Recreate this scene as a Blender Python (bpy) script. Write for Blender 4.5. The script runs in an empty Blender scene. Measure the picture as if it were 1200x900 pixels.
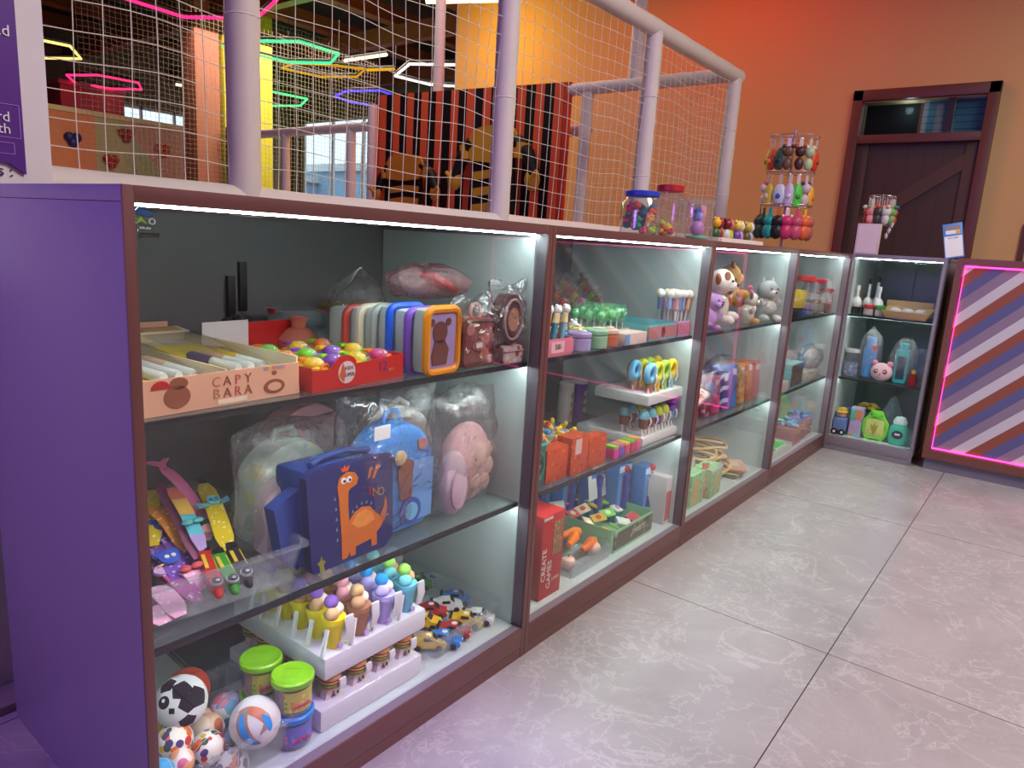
import bpy, bmesh, math, random
from mathutils import Vector, Matrix, Euler
from math import sin, cos, pi, radians as rad
random.seed(7)
SC = bpy.context.scene
COL = SC.collection

# ------------------------------------------------------------------ camera
CAM_F, YAW, PITCH, ROLL = 828.54, rad(37.404), rad(-11.4427), rad(3.5443)
CX, CY, CZ = -0.4005, -0.9185, 1.0114
d = Vector((cos(YAW)*cos(PITCH), sin(YAW)*cos(PITCH), sin(PITCH)))
r = Vector((sin(YAW), -cos(YAW), 0)); u = r.cross(d)
r2 = r*cos(ROLL) + u*sin(ROLL); u2 = u*cos(ROLL) - r*sin(ROLL)
cam = bpy.data.cameras.new('camera'); cam.sensor_width = 36; cam.lens = CAM_F*36/1200
cam.clip_start = 0.02; cam.clip_end = 100
camo = bpy.data.objects.new('camera', cam); COL.objects.link(camo)
camo.matrix_world = Matrix(((r2.x, u2.x, -d.x, CX), (r2.y, u2.y, -d.y, CY), (r2.z, u2.z, -d.z, CZ), (0, 0, 0, 1)))
SC.camera = camo
SC.view_settings.view_transform = 'Standard'; SC.view_settings.look = 'None'
SC.view_settings.gamma = 1; SC.view_settings.use_curve_mapping = False
SC.view_settings.exposure = -0.2
SC.cycles.transparent_max_bounces = 40
SC.cycles.max_bounces = 10
w = bpy.data.worlds.new('world'); SC.world = w; w.use_nodes = True
w.node_tree.nodes['Background'].inputs[0].default_value = (0.62, 0.8, 1, 1)
w.node_tree.nodes['Background'].inputs[1].default_value = 2.0

def area(name, loc, rot, size, col, power, sy=None, spread=None):
    l = bpy.data.lights.new(name, 'AREA'); l.energy = power; l.color = col; l.size = size
    if sy: l.shape = 'RECTANGLE'; l.size_y = sy
    if spread: l.spread = rad(spread)
    o = bpy.data.objects.new(name, l); o.location = loc; o.rotation_euler = rot; COL.objects.link(o); return o
def point(name, loc, col, power, rad_=0.1):
    l = bpy.data.lights.new(name, 'POINT'); l.energy = power; l.color = col; l.shadow_soft_size = rad_
    o = bpy.data.objects.new(name, l); o.location = loc; COL.objects.link(o); return o
# ceiling fixtures of the shop area, two unseen purple lamps added at left, coloured spots over the play area
area('ceiling_panel_lamp', (1.6, -2.2, 3.3), (0, 0, 0), 1.6, (1.0, 0.94, 0.90), 172, 1.6)
area('ceiling_panel_lamp', (4.2, -1.6, 3.3), (0, 0, 0), 1.0, (1.0, 0.88, 0.70), 32, 1.0)
area('purple_fill_lamp', (-2.4, 0.45, 2.1), (0, rad(-78), 0), 1.1, (0.42, 0.20, 1.0), 78, 1.0)  # unseen lamp, no sign modelled; tints the case side and posts purple
sl = bpy.data.lights.new('purple_pool_spot', 'SPOT'); sl.energy = 260; sl.color = (0.42, 0.10, 1.0); sl.spot_size = rad(19); sl.spot_blend = 1.0; sl.shadow_soft_size = 0.08  # added spot, only lays a purple pool by the first case base
slo = bpy.data.objects.new('purple_pool_spot', sl); COL.objects.link(slo); slo.location = (-0.3, -1.3, 3.2)
slo.rotation_euler = (Vector((0.36, -0.12, 0.0))-Vector(slo.location)).to_track_quat('-Z', 'Y').to_euler()
area('magenta_neon_lamp', (0.8, -3.2, 1.9), (rad(75), 0, 0), 2.5, (1.0, 0.25, 0.42), 16, 0.6)
point('yellow_spot_lamp', (5.2, 4.3, 3.1), (1.0, 0.56, 0.03), 46, 0.15)
point('red_spot_lamp', (5.0, 1.7, 3.9), (1.0, 0.035, 0.01), 100, 0.15)
point('green_spot_lamp', (5.7, 7.6, 3.0), (0.05, 1.0, 0.25), 26, 0.2)
area('play_hall_lamp', (6.0, 7.5, 3.6), (0, 0, 0), 3, (1.0, 0.75, 0.62), 260, 3)
area('play_hall_lamp', (3.5, 3.2, 3.6), (0, 0, 0), 2, (1.0, 0.8, 0.7), 40, 2)

# pixel -> point on an axis plane (used to read measurements)
def W(px, py, ax, val):
    v = r2*((px-600)/CAM_F) + u2*(-(py-450)/CAM_F) + d
    o = Vector((CX, CY, CZ)); t = (val-o[ax])/v[ax]
    return o + v*t

# ------------------------------------------------------------------ materials
MC = {}
def _new(name):
    m = bpy.data.materials.new(name); m.use_nodes = True
    nt = m.node_tree; nt.nodes.clear(); out = nt.nodes.new('ShaderNodeOutputMaterial'); return m, nt, out
def col4(c): return (c[0], c[1], c[2], 1)
def S(*c):  # sRGB 0..255 -> linear
    return tuple(((x/255)/12.92 if x/255 <= 0.04045 else ((x/255+0.055)/1.055)**2.4) for x in c)
def mat(name, c=None, rough=0.5, metal=0.0, var=0.08, scale=12, spec=0.5, bump=0, emit=None, es=1.0, c2=None, coat=0):
    if name in MC: return MC[name]
    m, nt, out = _new(name); p = nt.nodes.new('ShaderNodeBsdfPrincipled')
    nt.links.new(p.outputs[0], out.inputs[0])
    p.inputs['Roughness'].default_value = rough; p.inputs['Metallic'].default_value = metal
    p.inputs['Specular IOR Level'].default_value = spec; p.inputs['Coat Weight'].default_value = coat
    tc = nt.nodes.new('ShaderNodeTexCoord'); n = nt.nodes.new('ShaderNodeTexNoise'); n.inputs['Scale'].default_value = scale
    n.inputs['Detail'].default_value = 3
    nt.links.new(tc.outputs['Object'], n.inputs['Vector'])
    mx = nt.nodes.new('ShaderNodeMix'); mx.data_type = 'RGBA'
    a = col4(tuple(max(0, x*(1-var)) for x in c)); b = col4(c2) if c2 else col4(tuple(min(1, x*(1+var)) for x in c))
    mx.inputs[6].default_value = a; mx.inputs[7].default_value = b
    nt.links.new(n.outputs['Fac'], mx.inputs[0]); nt.links.new(mx.outputs[2], p.inputs['Base Color'])
    if bump:
        bp = nt.nodes.new('ShaderNodeBump'); bp.inputs['Strength'].default_value = bump; bp.inputs['Distance'].default_value = 0.003
        nt.links.new(n.outputs['Fac'], bp.inputs['Height']); nt.links.new(bp.outputs[0], p.inputs['Normal'])
    if emit:
        p.inputs['Emission Color'].default_value = col4(emit); p.inputs['Emission Strength'].default_value = es
    m.diffuse_color = col4(c); MC[name] = m; return m
def K(r_, g, b, rough=0.45, **k):
    return mat('plastic_%d_%d_%d_%d' % (r_, g, b, int(rough*100)), S(r_, g, b), rough, **k)
def emis(name, c, s):
    if name in MC: return MC[name]
    m, nt, out = _new(name); e = nt.nodes.new('ShaderNodeEmission'); e.inputs[0].default_value = col4(c); e.inputs[1].default_value = s
    nt.links.new(e.outputs[0], out.inputs[0]); MC[name] = m; return m
def film(name, tint=(1, 1, 1), body=0.06, gloss=0.05, rough=0.1, crinkle=0, bodycol=(0.9, 0.9, 0.9), ior=1.45, scale=22, dist=0.01):
    """clear sheet: transparent + a little diffuse body + fresnel gloss"""
    if name in MC: return MC[name]
    m, nt, out = _new(name); N = nt.nodes; L = nt.links
    t = N.new('ShaderNodeBsdfTransparent'); t.inputs[0].default_value = col4(tint)
    df = N.new('ShaderNodeBsdfDiffuse'); df.inputs[0].default_value = col4(bodycol)
    g = N.new('ShaderNodeBsdfGlossy'); g.inputs['Roughness'].default_value = rough
    # Schlick reflectance, the same from both faces of the sheet
    ge = N.new('ShaderNodeNewGeometry'); dp = N.new('ShaderNodeVectorMath'); dp.operation = 'DOT_PRODUCT'
    L.new(ge.outputs['Incoming'], dp.inputs[0]); L.new(ge.outputs['Normal'], dp.inputs[1])
    ab = N.new('ShaderNodeMath'); ab.operation = 'ABSOLUTE'; L.new(dp.outputs['Value'], ab.inputs[0])
    om = N.new('ShaderNodeMath'); om.operation = 'SUBTRACT'; om.use_clamp = True; om.inputs[0].default_value = 1.0; L.new(ab.outputs[0], om.inputs[1])
    pw = N.new('ShaderNodeMath'); pw.operation = 'POWER'; pw.inputs[1].default_value = 5.0; L.new(om.outputs[0], pw.inputs[0])
    f0 = ((ior-1)/(ior+1))**2
    fr = N.new('ShaderNodeMath'); fr.operation = 'MULTIPLY_ADD'; fr.inputs[1].default_value = 1-f0; fr.inputs[2].default_value = f0; L.new(pw.outputs[0], fr.inputs[0])
    m1 = N.new('ShaderNodeMixShader'); m1.inputs[0].default_value = body
    L.new(t.outputs[0], m1.inputs[1]); L.new(df.outputs[0], m1.inputs[2])
    ad = N.new('ShaderNodeMath'); ad.operation = 'ADD'; ad.use_clamp = True; ad.inputs[1].default_value = gloss
    L.new(fr.outputs[0], ad.inputs[0])
    m2 = N.new('ShaderNodeMixShader'); L.new(ad.outputs[0], m2.inputs[0]); L.new(m1.outputs[0], m2.inputs[1]); L.new(g.outputs[0], m2.inputs[2])
    L.new(m2.outputs[0], out.inputs[0])
    if crinkle:
        tc = N.new('ShaderNodeTexCoord'); n = N.new('ShaderNodeTexNoise'); n.inputs['Scale'].default_value = scale; n.inputs['Detail'].default_value = 4
        n.inputs['Distortion'].default_value = 1.5
        L.new(tc.outputs['Object'], n.inputs['Vector']); bp = N.new('ShaderNodeBump'); bp.inputs['Strength'].default_value = crinkle
        bp.inputs['Distance'].default_value = dist
        L.new(n.outputs['Fac'], bp.inputs['Height']); L.new(bp.outputs[0], g.inputs['Normal']); L.new(bp.outputs[0], dp.inputs[1])
    MC[name] = m; return m
def spots(name, base, cols, scale=30, thr=0.32, rough=0.45, kind='voronoi'):
    """patches of several colours on a base colour (printed pattern)"""
    if name in MC: return MC[name]
    m, nt, out = _new(name); N = nt.nodes; L = nt.links; p = N.new('ShaderNodeBsdfPrincipled'); p.inputs['Roughness'].default_value = rough
    tc = N.new('ShaderNodeTexCoord'); v = N.new('ShaderNodeTexVoronoi'); v.inputs['Scale'].default_value = scale
    L.new(tc.outputs['Object'], v.inputs['Vector'])
    sp = N.new('ShaderNodeSeparateColor'); L.new(v.outputs['Color'], sp.inputs[0])
    cr = N.new('ShaderNodeValToRGB'); cr.color_ramp.interpolation = 'CONSTANT'
    els = cr.color_ramp.elements; n = len(cols)
    for i, c in enumerate(cols):
        e = els[i] if i < 2 else els.new(i/n)
        e.position = i/n; e.color = col4(c)
    L.new(sp.outputs[0], cr.inputs[0])
    lt = N.new('ShaderNodeMath'); lt.operation = 'LESS_THAN'; lt.inputs[1].default_value = thr; L.new(v.outputs['Distance'], lt.inputs[0])
    mx = N.new('ShaderNodeMix'); mx.data_type = 'RGBA'; mx.inputs[6].default_value = col4(base); L.new(lt.outputs[0], mx.inputs[0]); L.new(cr.outputs[0], mx.inputs[7])
    L.new(mx.outputs[2], p.inputs['Base Color']); L.new(p.outputs[0], out.inputs[0]); MC[name] = m; return m
def stripes(name, cols, direction, period, rough=0.5, off=0.0, emit=0):
    if name in MC: return MC[name]
    m, nt, out = _new(name); N = nt.nodes; L = nt.links; p = N.new('ShaderNodeBsdfPrincipled'); p.inputs['Roughness'].default_value = rough
    tc = N.new('ShaderNodeTexCoord'); dt = N.new('ShaderNodeVectorMath'); dt.operation = 'DOT_PRODUCT'; dt.inputs[1].default_value = direction
    L.new(tc.outputs['Object'], dt.inputs[0])
    dv = N.new('ShaderNodeMath'); dv.operation = 'MULTIPLY_ADD'; dv.inputs[1].default_value = 1/period; dv.inputs[2].default_value = off
    L.new(dt.outputs['Value'], dv.inputs[0]); fr = N.new('ShaderNodeMath'); fr.operation = 'FRACT'; L.new(dv.outputs[0], fr.inputs[0])
    cr = N.new('ShaderNodeValToRGB'); cr.color_ramp.interpolation = 'CONSTANT'; els = cr.color_ramp.elements
    tot = sum(q for q, c in cols); acc = 0
    for i, (q, c) in enumerate(cols):
        e = els[i] if i < 2 else els.new(acc/tot)
        e.position = acc/tot; e.color = col4(c); acc += q
    L.new(fr.outputs[0], cr.inputs[0]); L.new(cr.outputs[0], p.inputs['Base Color']); L.new(p.outputs[0], out.inputs[0]); MC[name] = m; return m

def marble():
    m, nt, out = _new('marble_tiles'); N = nt.nodes; L = nt.links; p = N.new('ShaderNodeBsdfPrincipled')
    geo = N.new('ShaderNodeNewGeometry'); tc = geo.outputs['Position']
    n1 = N.new('ShaderNodeTexNoise'); n1.inputs['Scale'].default_value = 2.2; n1.inputs['Detail'].default_value = 8; n1.inputs['Roughness'].default_value = 0.65; n1.inputs['Distortion'].default_value = 0.6
    L.new(tc, n1.inputs['Vector'])
    r1 = N.new('ShaderNodeValToRGB'); r1.color_ramp.elements[0].position = 0.3; r1.color_ramp.elements[0].color = col4(S(146, 140, 140))
    r1.color_ramp.elements[1].position = 0.72; r1.color_ramp.elements[1].color = col4(S(172, 166, 165)); L.new(n1.outputs['Fac'], r1.inputs[0])
    # pale cracked veins : |noise-0.5| thin bands
    def vein(scale, wd, seed):
        n = N.new('ShaderNodeTexNoise'); n.noise_dimensions = '4D'; n.inputs['W'].default_value = seed; n.inputs['Scale'].default_value = scale; n.inputs['Detail'].default_value = 6
        n.inputs['Distortion'].default_value = 1.1; n.inputs['Roughness'].default_value = 0.6; L.new(tc, n.inputs['Vector'])
        s_ = N.new('ShaderNodeMath'); s_.operation = 'SUBTRACT'; s_.inputs[1].default_value = 0.5; L.new(n.outputs['Fac'], s_.inputs[0])
        a = N.new('ShaderNodeMath'); a.operation = 'ABSOLUTE'; L.new(s_.outputs[0], a.inputs[0])
        mr = N.new('ShaderNodeMapRange'); mr.inputs[1].default_value = 0; mr.inputs[2].default_value = wd; mr.inputs[3].default_value = 1; mr.inputs[4].default_value = 0
        L.new(a.outputs[0], mr.inputs[0]); return mr.outputs[0]
    v1 = vein(3.2, 0.012, 1.0); v2 = vein(7.5, 0.016, 5.0)
    msk = N.new('ShaderNodeTexNoise'); msk.inputs['Scale'].default_value = 1.7; L.new(tc, msk.inputs['Vector'])
    mm = N.new('ShaderNodeMapRange'); mm.inputs[1].default_value = 0.42; mm.inputs[2].default_value = 0.62; L.new(msk.outputs['Fac'], mm.inputs[0])
    m2 = N.new('ShaderNodeMath'); m2.operation = 'MULTIPLY'; L.new(v2, m2.inputs[0]); L.new(mm.outputs[0], m2.inputs[1])
    mxm = N.new('ShaderNodeMath'); mxm.operation = 'MAXIMUM'; L.new(v1, mxm.inputs[0]); L.new(m2.outputs[0], mxm.inputs[1])
    sc = N.new('ShaderNodeMath'); sc.operation = 'MULTIPLY'; sc.inputs[1].default_value = 0.28; L.new(mxm.outputs[0], sc.inputs[0])
    mx = N.new('ShaderNodeMix'); mx.data_type = 'RGBA'; mx.inputs[7].default_value = col4(S(212, 207, 205)); L.new(sc.outputs[0], mx.inputs[0]); L.new(r1.outputs[0], mx.inputs[6])
    # tile joints
    sep = N.new('ShaderNodeSeparateXYZ'); L.new(tc, sep.inputs[0])
    def joint(o_, off, per):
        a = N.new('ShaderNodeMath'); a.operation = 'SUBTRACT'; a.inputs[1].default_value = off; L.new(o_, a.inputs[0])
        b = N.new('ShaderNodeMath'); b.operation = 'PINGPONG'; b.inputs[1].default_value = per/2; L.new(a.outputs[0], b.inputs[0])
        c = N.new('ShaderNodeMath'); c.operation = 'LESS_THAN'; c.inputs[1].default_value = 0.0014; L.new(b.outputs[0], c.inputs[0]); return c.outputs[0]
    j = N.new('ShaderNodeMath'); j.operation = 'MAXIMUM'; L.new(joint(sep.outputs[0], 1.471, 1.2), j.inputs[0]); L.new(joint(sep.outputs[1], -0.584, 1.2), j.inputs[1])
    mj = N.new('ShaderNodeMix'); mj.data_type = 'RGBA'; mj.inputs[7].default_value = col4(S(70, 64, 64)); L.new(j.outputs[0], mj.inputs[0]); L.new(mx.outputs[2], mj.inputs[6])
    L.new(mj.outputs[2], p.inputs['Base Color']); p.inputs['Roughness'].default_value = 0.27
    bp = N.new('ShaderNodeBump'); bp.inputs['Strength'].default_value = 0.12; bp.inputs['Distance'].default_value = 0.003
    L.new(n1.outputs['Fac'], bp.inputs['Height']); L.new(bp.outputs[0], p.inputs['Normal'])
    L.new(p.outputs[0], out.inputs[0]); return m

GREY = mat('grey_laminate', S(128, 120, 130), 0.38, var=0.05, scale=2)
BROWN = mat('brown_laminate', S(104, 68, 64), 0.35, var=0.1, scale=3)
WHITEIN = mat('case_inner_white', S(196, 206, 204), 0.45, var=0.03)
BACKIN = mat('case_back_grey', S(112, 112, 112), 0.4, var=0.05, scale=3)
GLASS = film('pane_glass', (0.99, 1.0, 0.995), 0.0, 0.0, 0.02, ior=1.45)
SHELFG = film('shelf_glass', (0.86, 0.93, 0.92), 0.10, 0.03, 0.06, bodycol=(0.55, 0.62, 0.62))
EDGE = mat('shelf_edge_dark', S(38, 42, 46), 0.2)
LED = emis('led_white', (0.82, 1.0, 0.99), 60)
LEDV = emis('led_white_side', (0.82, 1.0, 0.99), 2.5)
CLEAR = film('clear_plastic', (0.95, 0.97, 0.98), 0.10, 0.03, 0.12, bodycol=(0.8, 0.86, 0.9))
JAR = film('clear_jar', (0.98, 0.99, 0.99), 0.03, 0.04, 0.06)
BAG = film('clear_bag', (0.98, 0.98, 0.99), 0.015, 0.10, 0.15, crinkle=1.0, scale=26, dist=0.012)
BAGL = film('clear_bag_milky', (0.96, 0.96, 0.97), 0.07, 0.11, 0.16, crinkle=1.0, scale=30, dist=0.012)
FOAM = mat('white_foam', S(225, 228, 228), 0.8, var=0.04, scale=60)
PADW = mat('padded_white', S(222, 212, 205), 0.6, var=0.05, scale=20, bump=0.25)
NETM = mat('net_cord', S(225, 218, 205), 0.7)
BLK = K(22, 22, 24); WHT = K(235, 235, 232); RED = K(190, 30, 30); YEL = K(240, 205, 20); BLU = K(30, 90, 200); GRN = K(40, 170, 60)

# ------------------------------------------------------------------ mesh builder
class MB:
    def __init__(s): s.bm = bmesh.new(); s.mats = []; s.mi = 0
    def m(s, material):
        if material not in s.mats: s.mats.append(material)
        s.mi = s.mats.index(material); return s
    def _fin(s, vs, M=None):
        if M is not None: bmesh.ops.transform(s.bm, matrix=M, verts=vs)
        vset = set(vs)
        for f in {f for v in vs for f in v.link_faces}:
            f.material_index = s.mi; f.smooth = True
        return s
    def box(s, c, size, rot=None, bev=0, taper=None):
        g = bmesh.ops.create_cube(s.bm, size=1); vs = g['verts']
        for v in vs:
            v.co.x *= size[0]; v.co.y *= size[1]; v.co.z *= size[2]
            if taper and v.co.z > 0: v.co.x *= taper; v.co.y *= taper
        if bev:
            es = list({e for v in vs for e in v.link_edges})
            g2 = bmesh.ops.bevel(s.bm, geom=vs+es, offset=bev, segments=2, profile=0.6, affect='EDGES')
            vs = list({v for f in g2['faces'] for v in f.verts} | {v for v in vs if v.is_valid})
            # include every vert of the island
            seen = set(vs); st = list(vs)
            while st:
                a = st.pop()
                for e in a.link_edges:
                    b = e.other_vert(a)
                    if b not in seen: seen.add(b); st.append(b)
            vs = list(seen)
        M = Matrix.Translation(c)
        if rot: M = M @ Euler(rot).to_matrix().to_4x4()
        return s._fin(vs, M)
    def bb(s, x0, x1, y0, y1, z0, z1, bev=0):
        return s.box(((x0+x1)/2, (y0+y1)/2, (z0+z1)/2), (abs(x1-x0), abs(y1-y0), abs(z1-z0)), bev=bev)
    def lathe(s, prof, c=(0, 0, 0), seg=24, rot=None, sc=(1, 1, 1), arc=2*pi):
        rings = []
        for (rr, z) in prof:
            if rr < 1e-6: rings.append([s.bm.verts.new((0, 0, z))])
            else: rings.append([s.bm.verts.new((rr*cos(2*pi*i/seg), rr*sin(2*pi*i/seg), z)) for i in range(seg)])
        vs = [v for q in rings for v in q]
        for a, b in zip(rings, rings[1:]):
            for i in range(seg):
                j = (i+1) % seg
                if len(a) == 1 and len(b) == 1: continue
                if len(a) == 1: s.bm.faces.new((a[0], b[i], b[j]))
                elif len(b) == 1: s.bm.faces.new((a[i], b[0], a[j]))
                else: s.bm.faces.new((a[i], b[i], b[j], a[j]))
        M = Matrix.Translation(c)
        if rot: M = M @ Euler(rot).to_matrix().to_4x4()
        M = M @ Matrix.Diagonal((sc[0], sc[1], sc[2], 1))
        return s._fin(vs, M)
    def cyl(s, c, rr, h, seg=20, rot=None, r2_=None, bev=0.0):
        if r2_ is None: r2_ = rr
        p = [(0, 0), (rr-bev, 0), (rr, bev), (r2_, h-bev), (r2_-bev, h), (0, h)] if bev else [(0, 0), (rr, 0), (r2_, h), (0, h)]
        return s.lathe(p, c, seg, rot)
    def sph(s, c, rr, seg=14, sc=(1, 1, 1), rot=None):
        n = max(6, seg//2)
        return s.lathe([(rr*sin(pi*i/n) if 0 < i < n else 0, -rr*cos(pi*i/n)) for i in range(n+1)], c, seg, rot, sc)
    def tube(s, pts, rr, seg=8, closed=False):
        pts = [Vector(p) for p in pts]; n = len(pts); rings = []; nrm = None
        for i, p in enumerate(pts):
            a = pts[(i-1) % n] if (closed or i > 0) else p
            b = pts[(i+1) % n] if (closed or i < n-1) else p
            t = (b-a).normalized() if (b-a).length > 1e-9 else Vector((0, 0, 1))
            if nrm is None:
                nrm = t.orthogonal().normalized()
            nrm = (nrm - t*nrm.dot(t)); nrm = nrm.normalized() if nrm.length > 1e-6 else t.orthogonal().normalized()
            bn = t.cross(nrm); q = rr[i] if isinstance(rr, (list, tuple)) else rr
            rings.append([s.bm.verts.new(p + nrm*(q*cos(2*pi*k/seg)) + bn*(q*sin(2*pi*k/seg))) for k in range(seg)])
        pr = list(zip(rings, rings[1:])) + ([(rings[-1], rings[0])] if closed else [])
        for a, b in pr:
            for k in range(seg):
                j = (k+1) % seg; s.bm.faces.new((a[k], a[j], b[j], b[k]))
        if not closed:
            s.bm.faces.new(rings[0][::-1]); s.bm.faces.new(rings[-1])
        return s._fin([v for q in rings for v in q])
    def prism(s, pts, th, M=None, z0=0):
        """outline in XZ plane, thickness along +Y"""
        a = [s.bm.verts.new((p[0], z0, p[1])) for p in pts]; b = [s.bm.verts.new((p[0], z0+th, p[1])) for p in pts]
        n = len(pts)
        s.bm.faces.new(a); s.bm.faces.new(b[::-1])
        for i in range(n): s.bm.faces.new((a[i], b[i], b[(i+1) % n], a[(i+1) % n]))
        return s._fin(a+b, M)
    def strip(s, pts, wd, th, wdir=(1, 0, 0)):
        """flat band following pts, width along wdir"""
        wd_v = Vector(wdir).normalized(); pts = [Vector(p) for p in pts]; n = len(pts); rings = []
        for i, p in enumerate(pts):
            t = (pts[min(i+1, n-1)]-pts[max(i-1, 0)]).normalized(); nn = t.cross(wd_v).normalized()
            wv = nn.cross(t).normalized()
            hw = (wd[i] if isinstance(wd, (list, tuple)) else wd)/2
            rings.append([s.bm.verts.new(p + wv*a_*hw + nn*b_*th/2) for a_, b_ in ((-1, -1), (1, -1), (1, 1), (-1, 1))])
        for a, b in zip(rings, rings[1:]):
            for k in range(4):
                j = (k+1) % 4; s.bm.faces.new((a[k], a[j], b[j], b[k]))
        s.bm.faces.new(rings[0][::-1]); s.bm.faces.new(rings[-1])
        return s._fin([v for q in rings for v in q])
    def tray(s, x0, x1, y0, y1, z0, h, th=0.003, flare=0.0, rim=0.0):
        """open box with walls"""
        f = flare
        def ring(xa, xb, ya, yb, z, rr=0.012):
            out = []
            rr = min(rr, (xb-xa)/3, (yb-ya)/3)
            for (cx_, cy_, a0) in ((xb-rr, yb-rr, 0), (xa+rr, yb-rr, pi/2), (xa+rr, ya+rr, pi), (xb-rr, ya+rr, 1.5*pi)):
                for k in range(4):
                    a = a0+k*pi/6; out.append(s.bm.verts.new((cx_+rr*cos(a), cy_+rr*sin(a), z)))
            return out
        R = [ring(x0, x1, y0, y1, z0), ring(x0-f, x1+f, y0-f, y1+f, z0+h-(0.006 if rim else 0))]
        if rim:
            R += [ring(x0-f-rim, x1+f+rim, y0-f-rim, y1+f+rim, z0+h-0.006), ring(x0-f-rim, x1+f+rim, y0-f-rim, y1+f+rim, z0+h)]
        R += [ring(x0-f+th, x1+f-th, y0-f+th, y1+f-th, z0+h), ring(x0+th, x1-th, y0+th, y1-th, z0+th)]
        n = len(R[0])
        for a, b in zip(R, R[1:]):
            for i in range(n): s.bm.faces.new((a[i], a[(i+1) % n], b[(i+1) % n], b[i]))
        s.bm.faces.new(R[0][::-1]); s.bm.faces.new(R[-1])
        return s._fin([v for q in R for v in q])
    def build(s, name, parent=None, material=None, flat=False):
        if material is not None: s.mats = [material]
        bmesh.ops.recalc_face_normals(s.bm, faces=s.bm.faces[:])
        me = bpy.data.meshes.new(name); s.bm.to_mesh(me); s.bm.free()
        for q in s.mats: me.materials.append(q)
        if flat: me.shade_flat()
        else:
            try: me.set_sharp_from_angle(angle=rad(38))
            except Exception: pass
        o = bpy.data.objects.new(name, me); COL.objects.link(o)
        if parent: o.parent = parent
        return o
def mb(m_=None):
    q = MB()
    if m_ is not None: q.m(m_)
    return q
def build_each(b, name, parent, material=None):
    """every loose piece of the builder becomes an object of its own"""
    bm = b.bm; bm.verts.ensure_lookup_table(); seen = set(); out = []
    for v0 in list(bm.verts):
        if v0 in seen: continue
        isl = {v0}; st = [v0]
        while st:
            a = st.pop()
            for e in a.link_edges:
                q = e.other_vert(a)
                if q not in isl: isl.add(q); st.append(q)
        seen |= isl; n = MB(); n.mats = list(b.mats); mp = {v: n.bm.verts.new(v.co) for v in isl}
        for f in {f for v in isl for f in v.link_faces}:
            g = n.bm.faces.new([mp[v] for v in f.verts]); g.material_index = f.material_index; g.smooth = f.smooth
        out.append(n.build(name, parent, material))
    bm.free(); return out
def tag(o, label=None, cat=None, group=None, kind=None):
    if label: o['label'] = label
    if cat: o['category'] = cat
    if group: o['group'] = group
    if kind: o['kind'] = kind
    return o
def thing(name, label, cat, loc=(0, 0, 0), rz=0, group=None, rot=None, scale=1):
    o = bpy.data.objects.new(name, None); COL.objects.link(o); o.location = loc
    o.rotation_euler = rot if rot else (0, 0, rz); o.scale = (scale,)*3 if not isinstance(scale, tuple) else scale
    o.empty_display_size = 0.05
    return tag(o, label, cat, group)
def struct(name, b, material=None, label=None, flat=False):
    return tag(b.build(name, None, material, flat), label, None, None, 'structure')
def dup(root, loc=None, rot=None, label=None, group=None, scale=None):
    def cp(o, par):
        c = o.copy(); COL.objects.link(c); c.parent = par
        for ch in list(o.children): cp(ch, c)
        return c
    c = cp(root, None)
    if loc is not None: c.location = loc
    if rot is not None: c.rotation_euler = rot if isinstance(rot, (tuple, list)) else (0, 0, rot)
    if scale is not None: c.scale = (scale,)*3
    if label: c['label'] = label
    if group: c['group'] = group
    return c
def recolor(root, mp):
    """give a copied thing its own mesh data with swapped materials"""
    def go(o):
        if o.type == 'MESH':
            if any(mt in mp for mt in o.data.materials):
                o.data = o.data.copy()
                for i, mt in enumerate(o.data.materials):
                    if mt in mp: o.data.materials[i] = mp[mt]
        for ch in o.children: go(ch)
    go(root); return root
def text(name, s_, size, material, parent, loc, rot=(pi/2, 0, 0), ext=0.0004, align='CENTER', sx=1.0):
    cu = bpy.data.curves.new(name, 'FONT'); cu.body = s_; cu.size = size; cu.extrude = ext; cu.align_x = align; cu.align_y = 'CENTER'
    cu.resolution_u = 2
    t = bpy.data.objects.new(name+'_tmp', cu); COL.objects.link(t)
    bpy.context.view_layer.update()
    me = bpy.data.meshes.new_from_object(t.evaluated_get(bpy.context.evaluated_depsgraph_get()))
    bpy.data.objects.remove(t); bpy.data.curves.remove(cu)
    me.materials.clear(); me.materials.append(material)
    o = bpy.data.objects.new(name, me); COL.objects.link(o); o.location = loc; o.rotation_euler = rot; o.scale = (sx, 1, 1)
    if parent: o.parent = parent
    return o

exec_order = []
# ================================================================== the room
XW = 6.0      # far wall of the shop with the door
b = mb(marble()); b.bb(-4, 10.1, -5, 14.1, -0.05, 0); struct('floor', b)
CEILM = mat('ceiling_dark', S(52, 34, 30), 0.8, var=0.3, scale=3)
b = mb(CEILM); b.bb(-4, 10.1, -5, 14.1, 4.3, 4.4); struct('ceiling', b)
WALLB = mat('wall_beige', S(204, 168, 116), 0.75, var=0.03, scale=2)
b = mb(WALLB)
b.bb(XW, XW+0.15, 0.62, 5.08, 0, 4.3); b.bb(XW, XW+0.15, -5, -0.24, 0, 4.3); b.bb(XW, XW+0.15, -0.24, 0.62, 2.26, 4.3)
struct('wall_right', b)
b = mb(mat('wall_grey', S(84, 76, 84), 0.8)); b.bb(-4.1, -4, -5, 14.1, 0, 4.3); struct('wall_left', b)
b = mb(mat('wall_mauve', S(70, 58, 60), 0.8)); b.bb(-4, 10.1, -5.1, -5, 0, 4.3); struct('wall_front', b)
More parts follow.
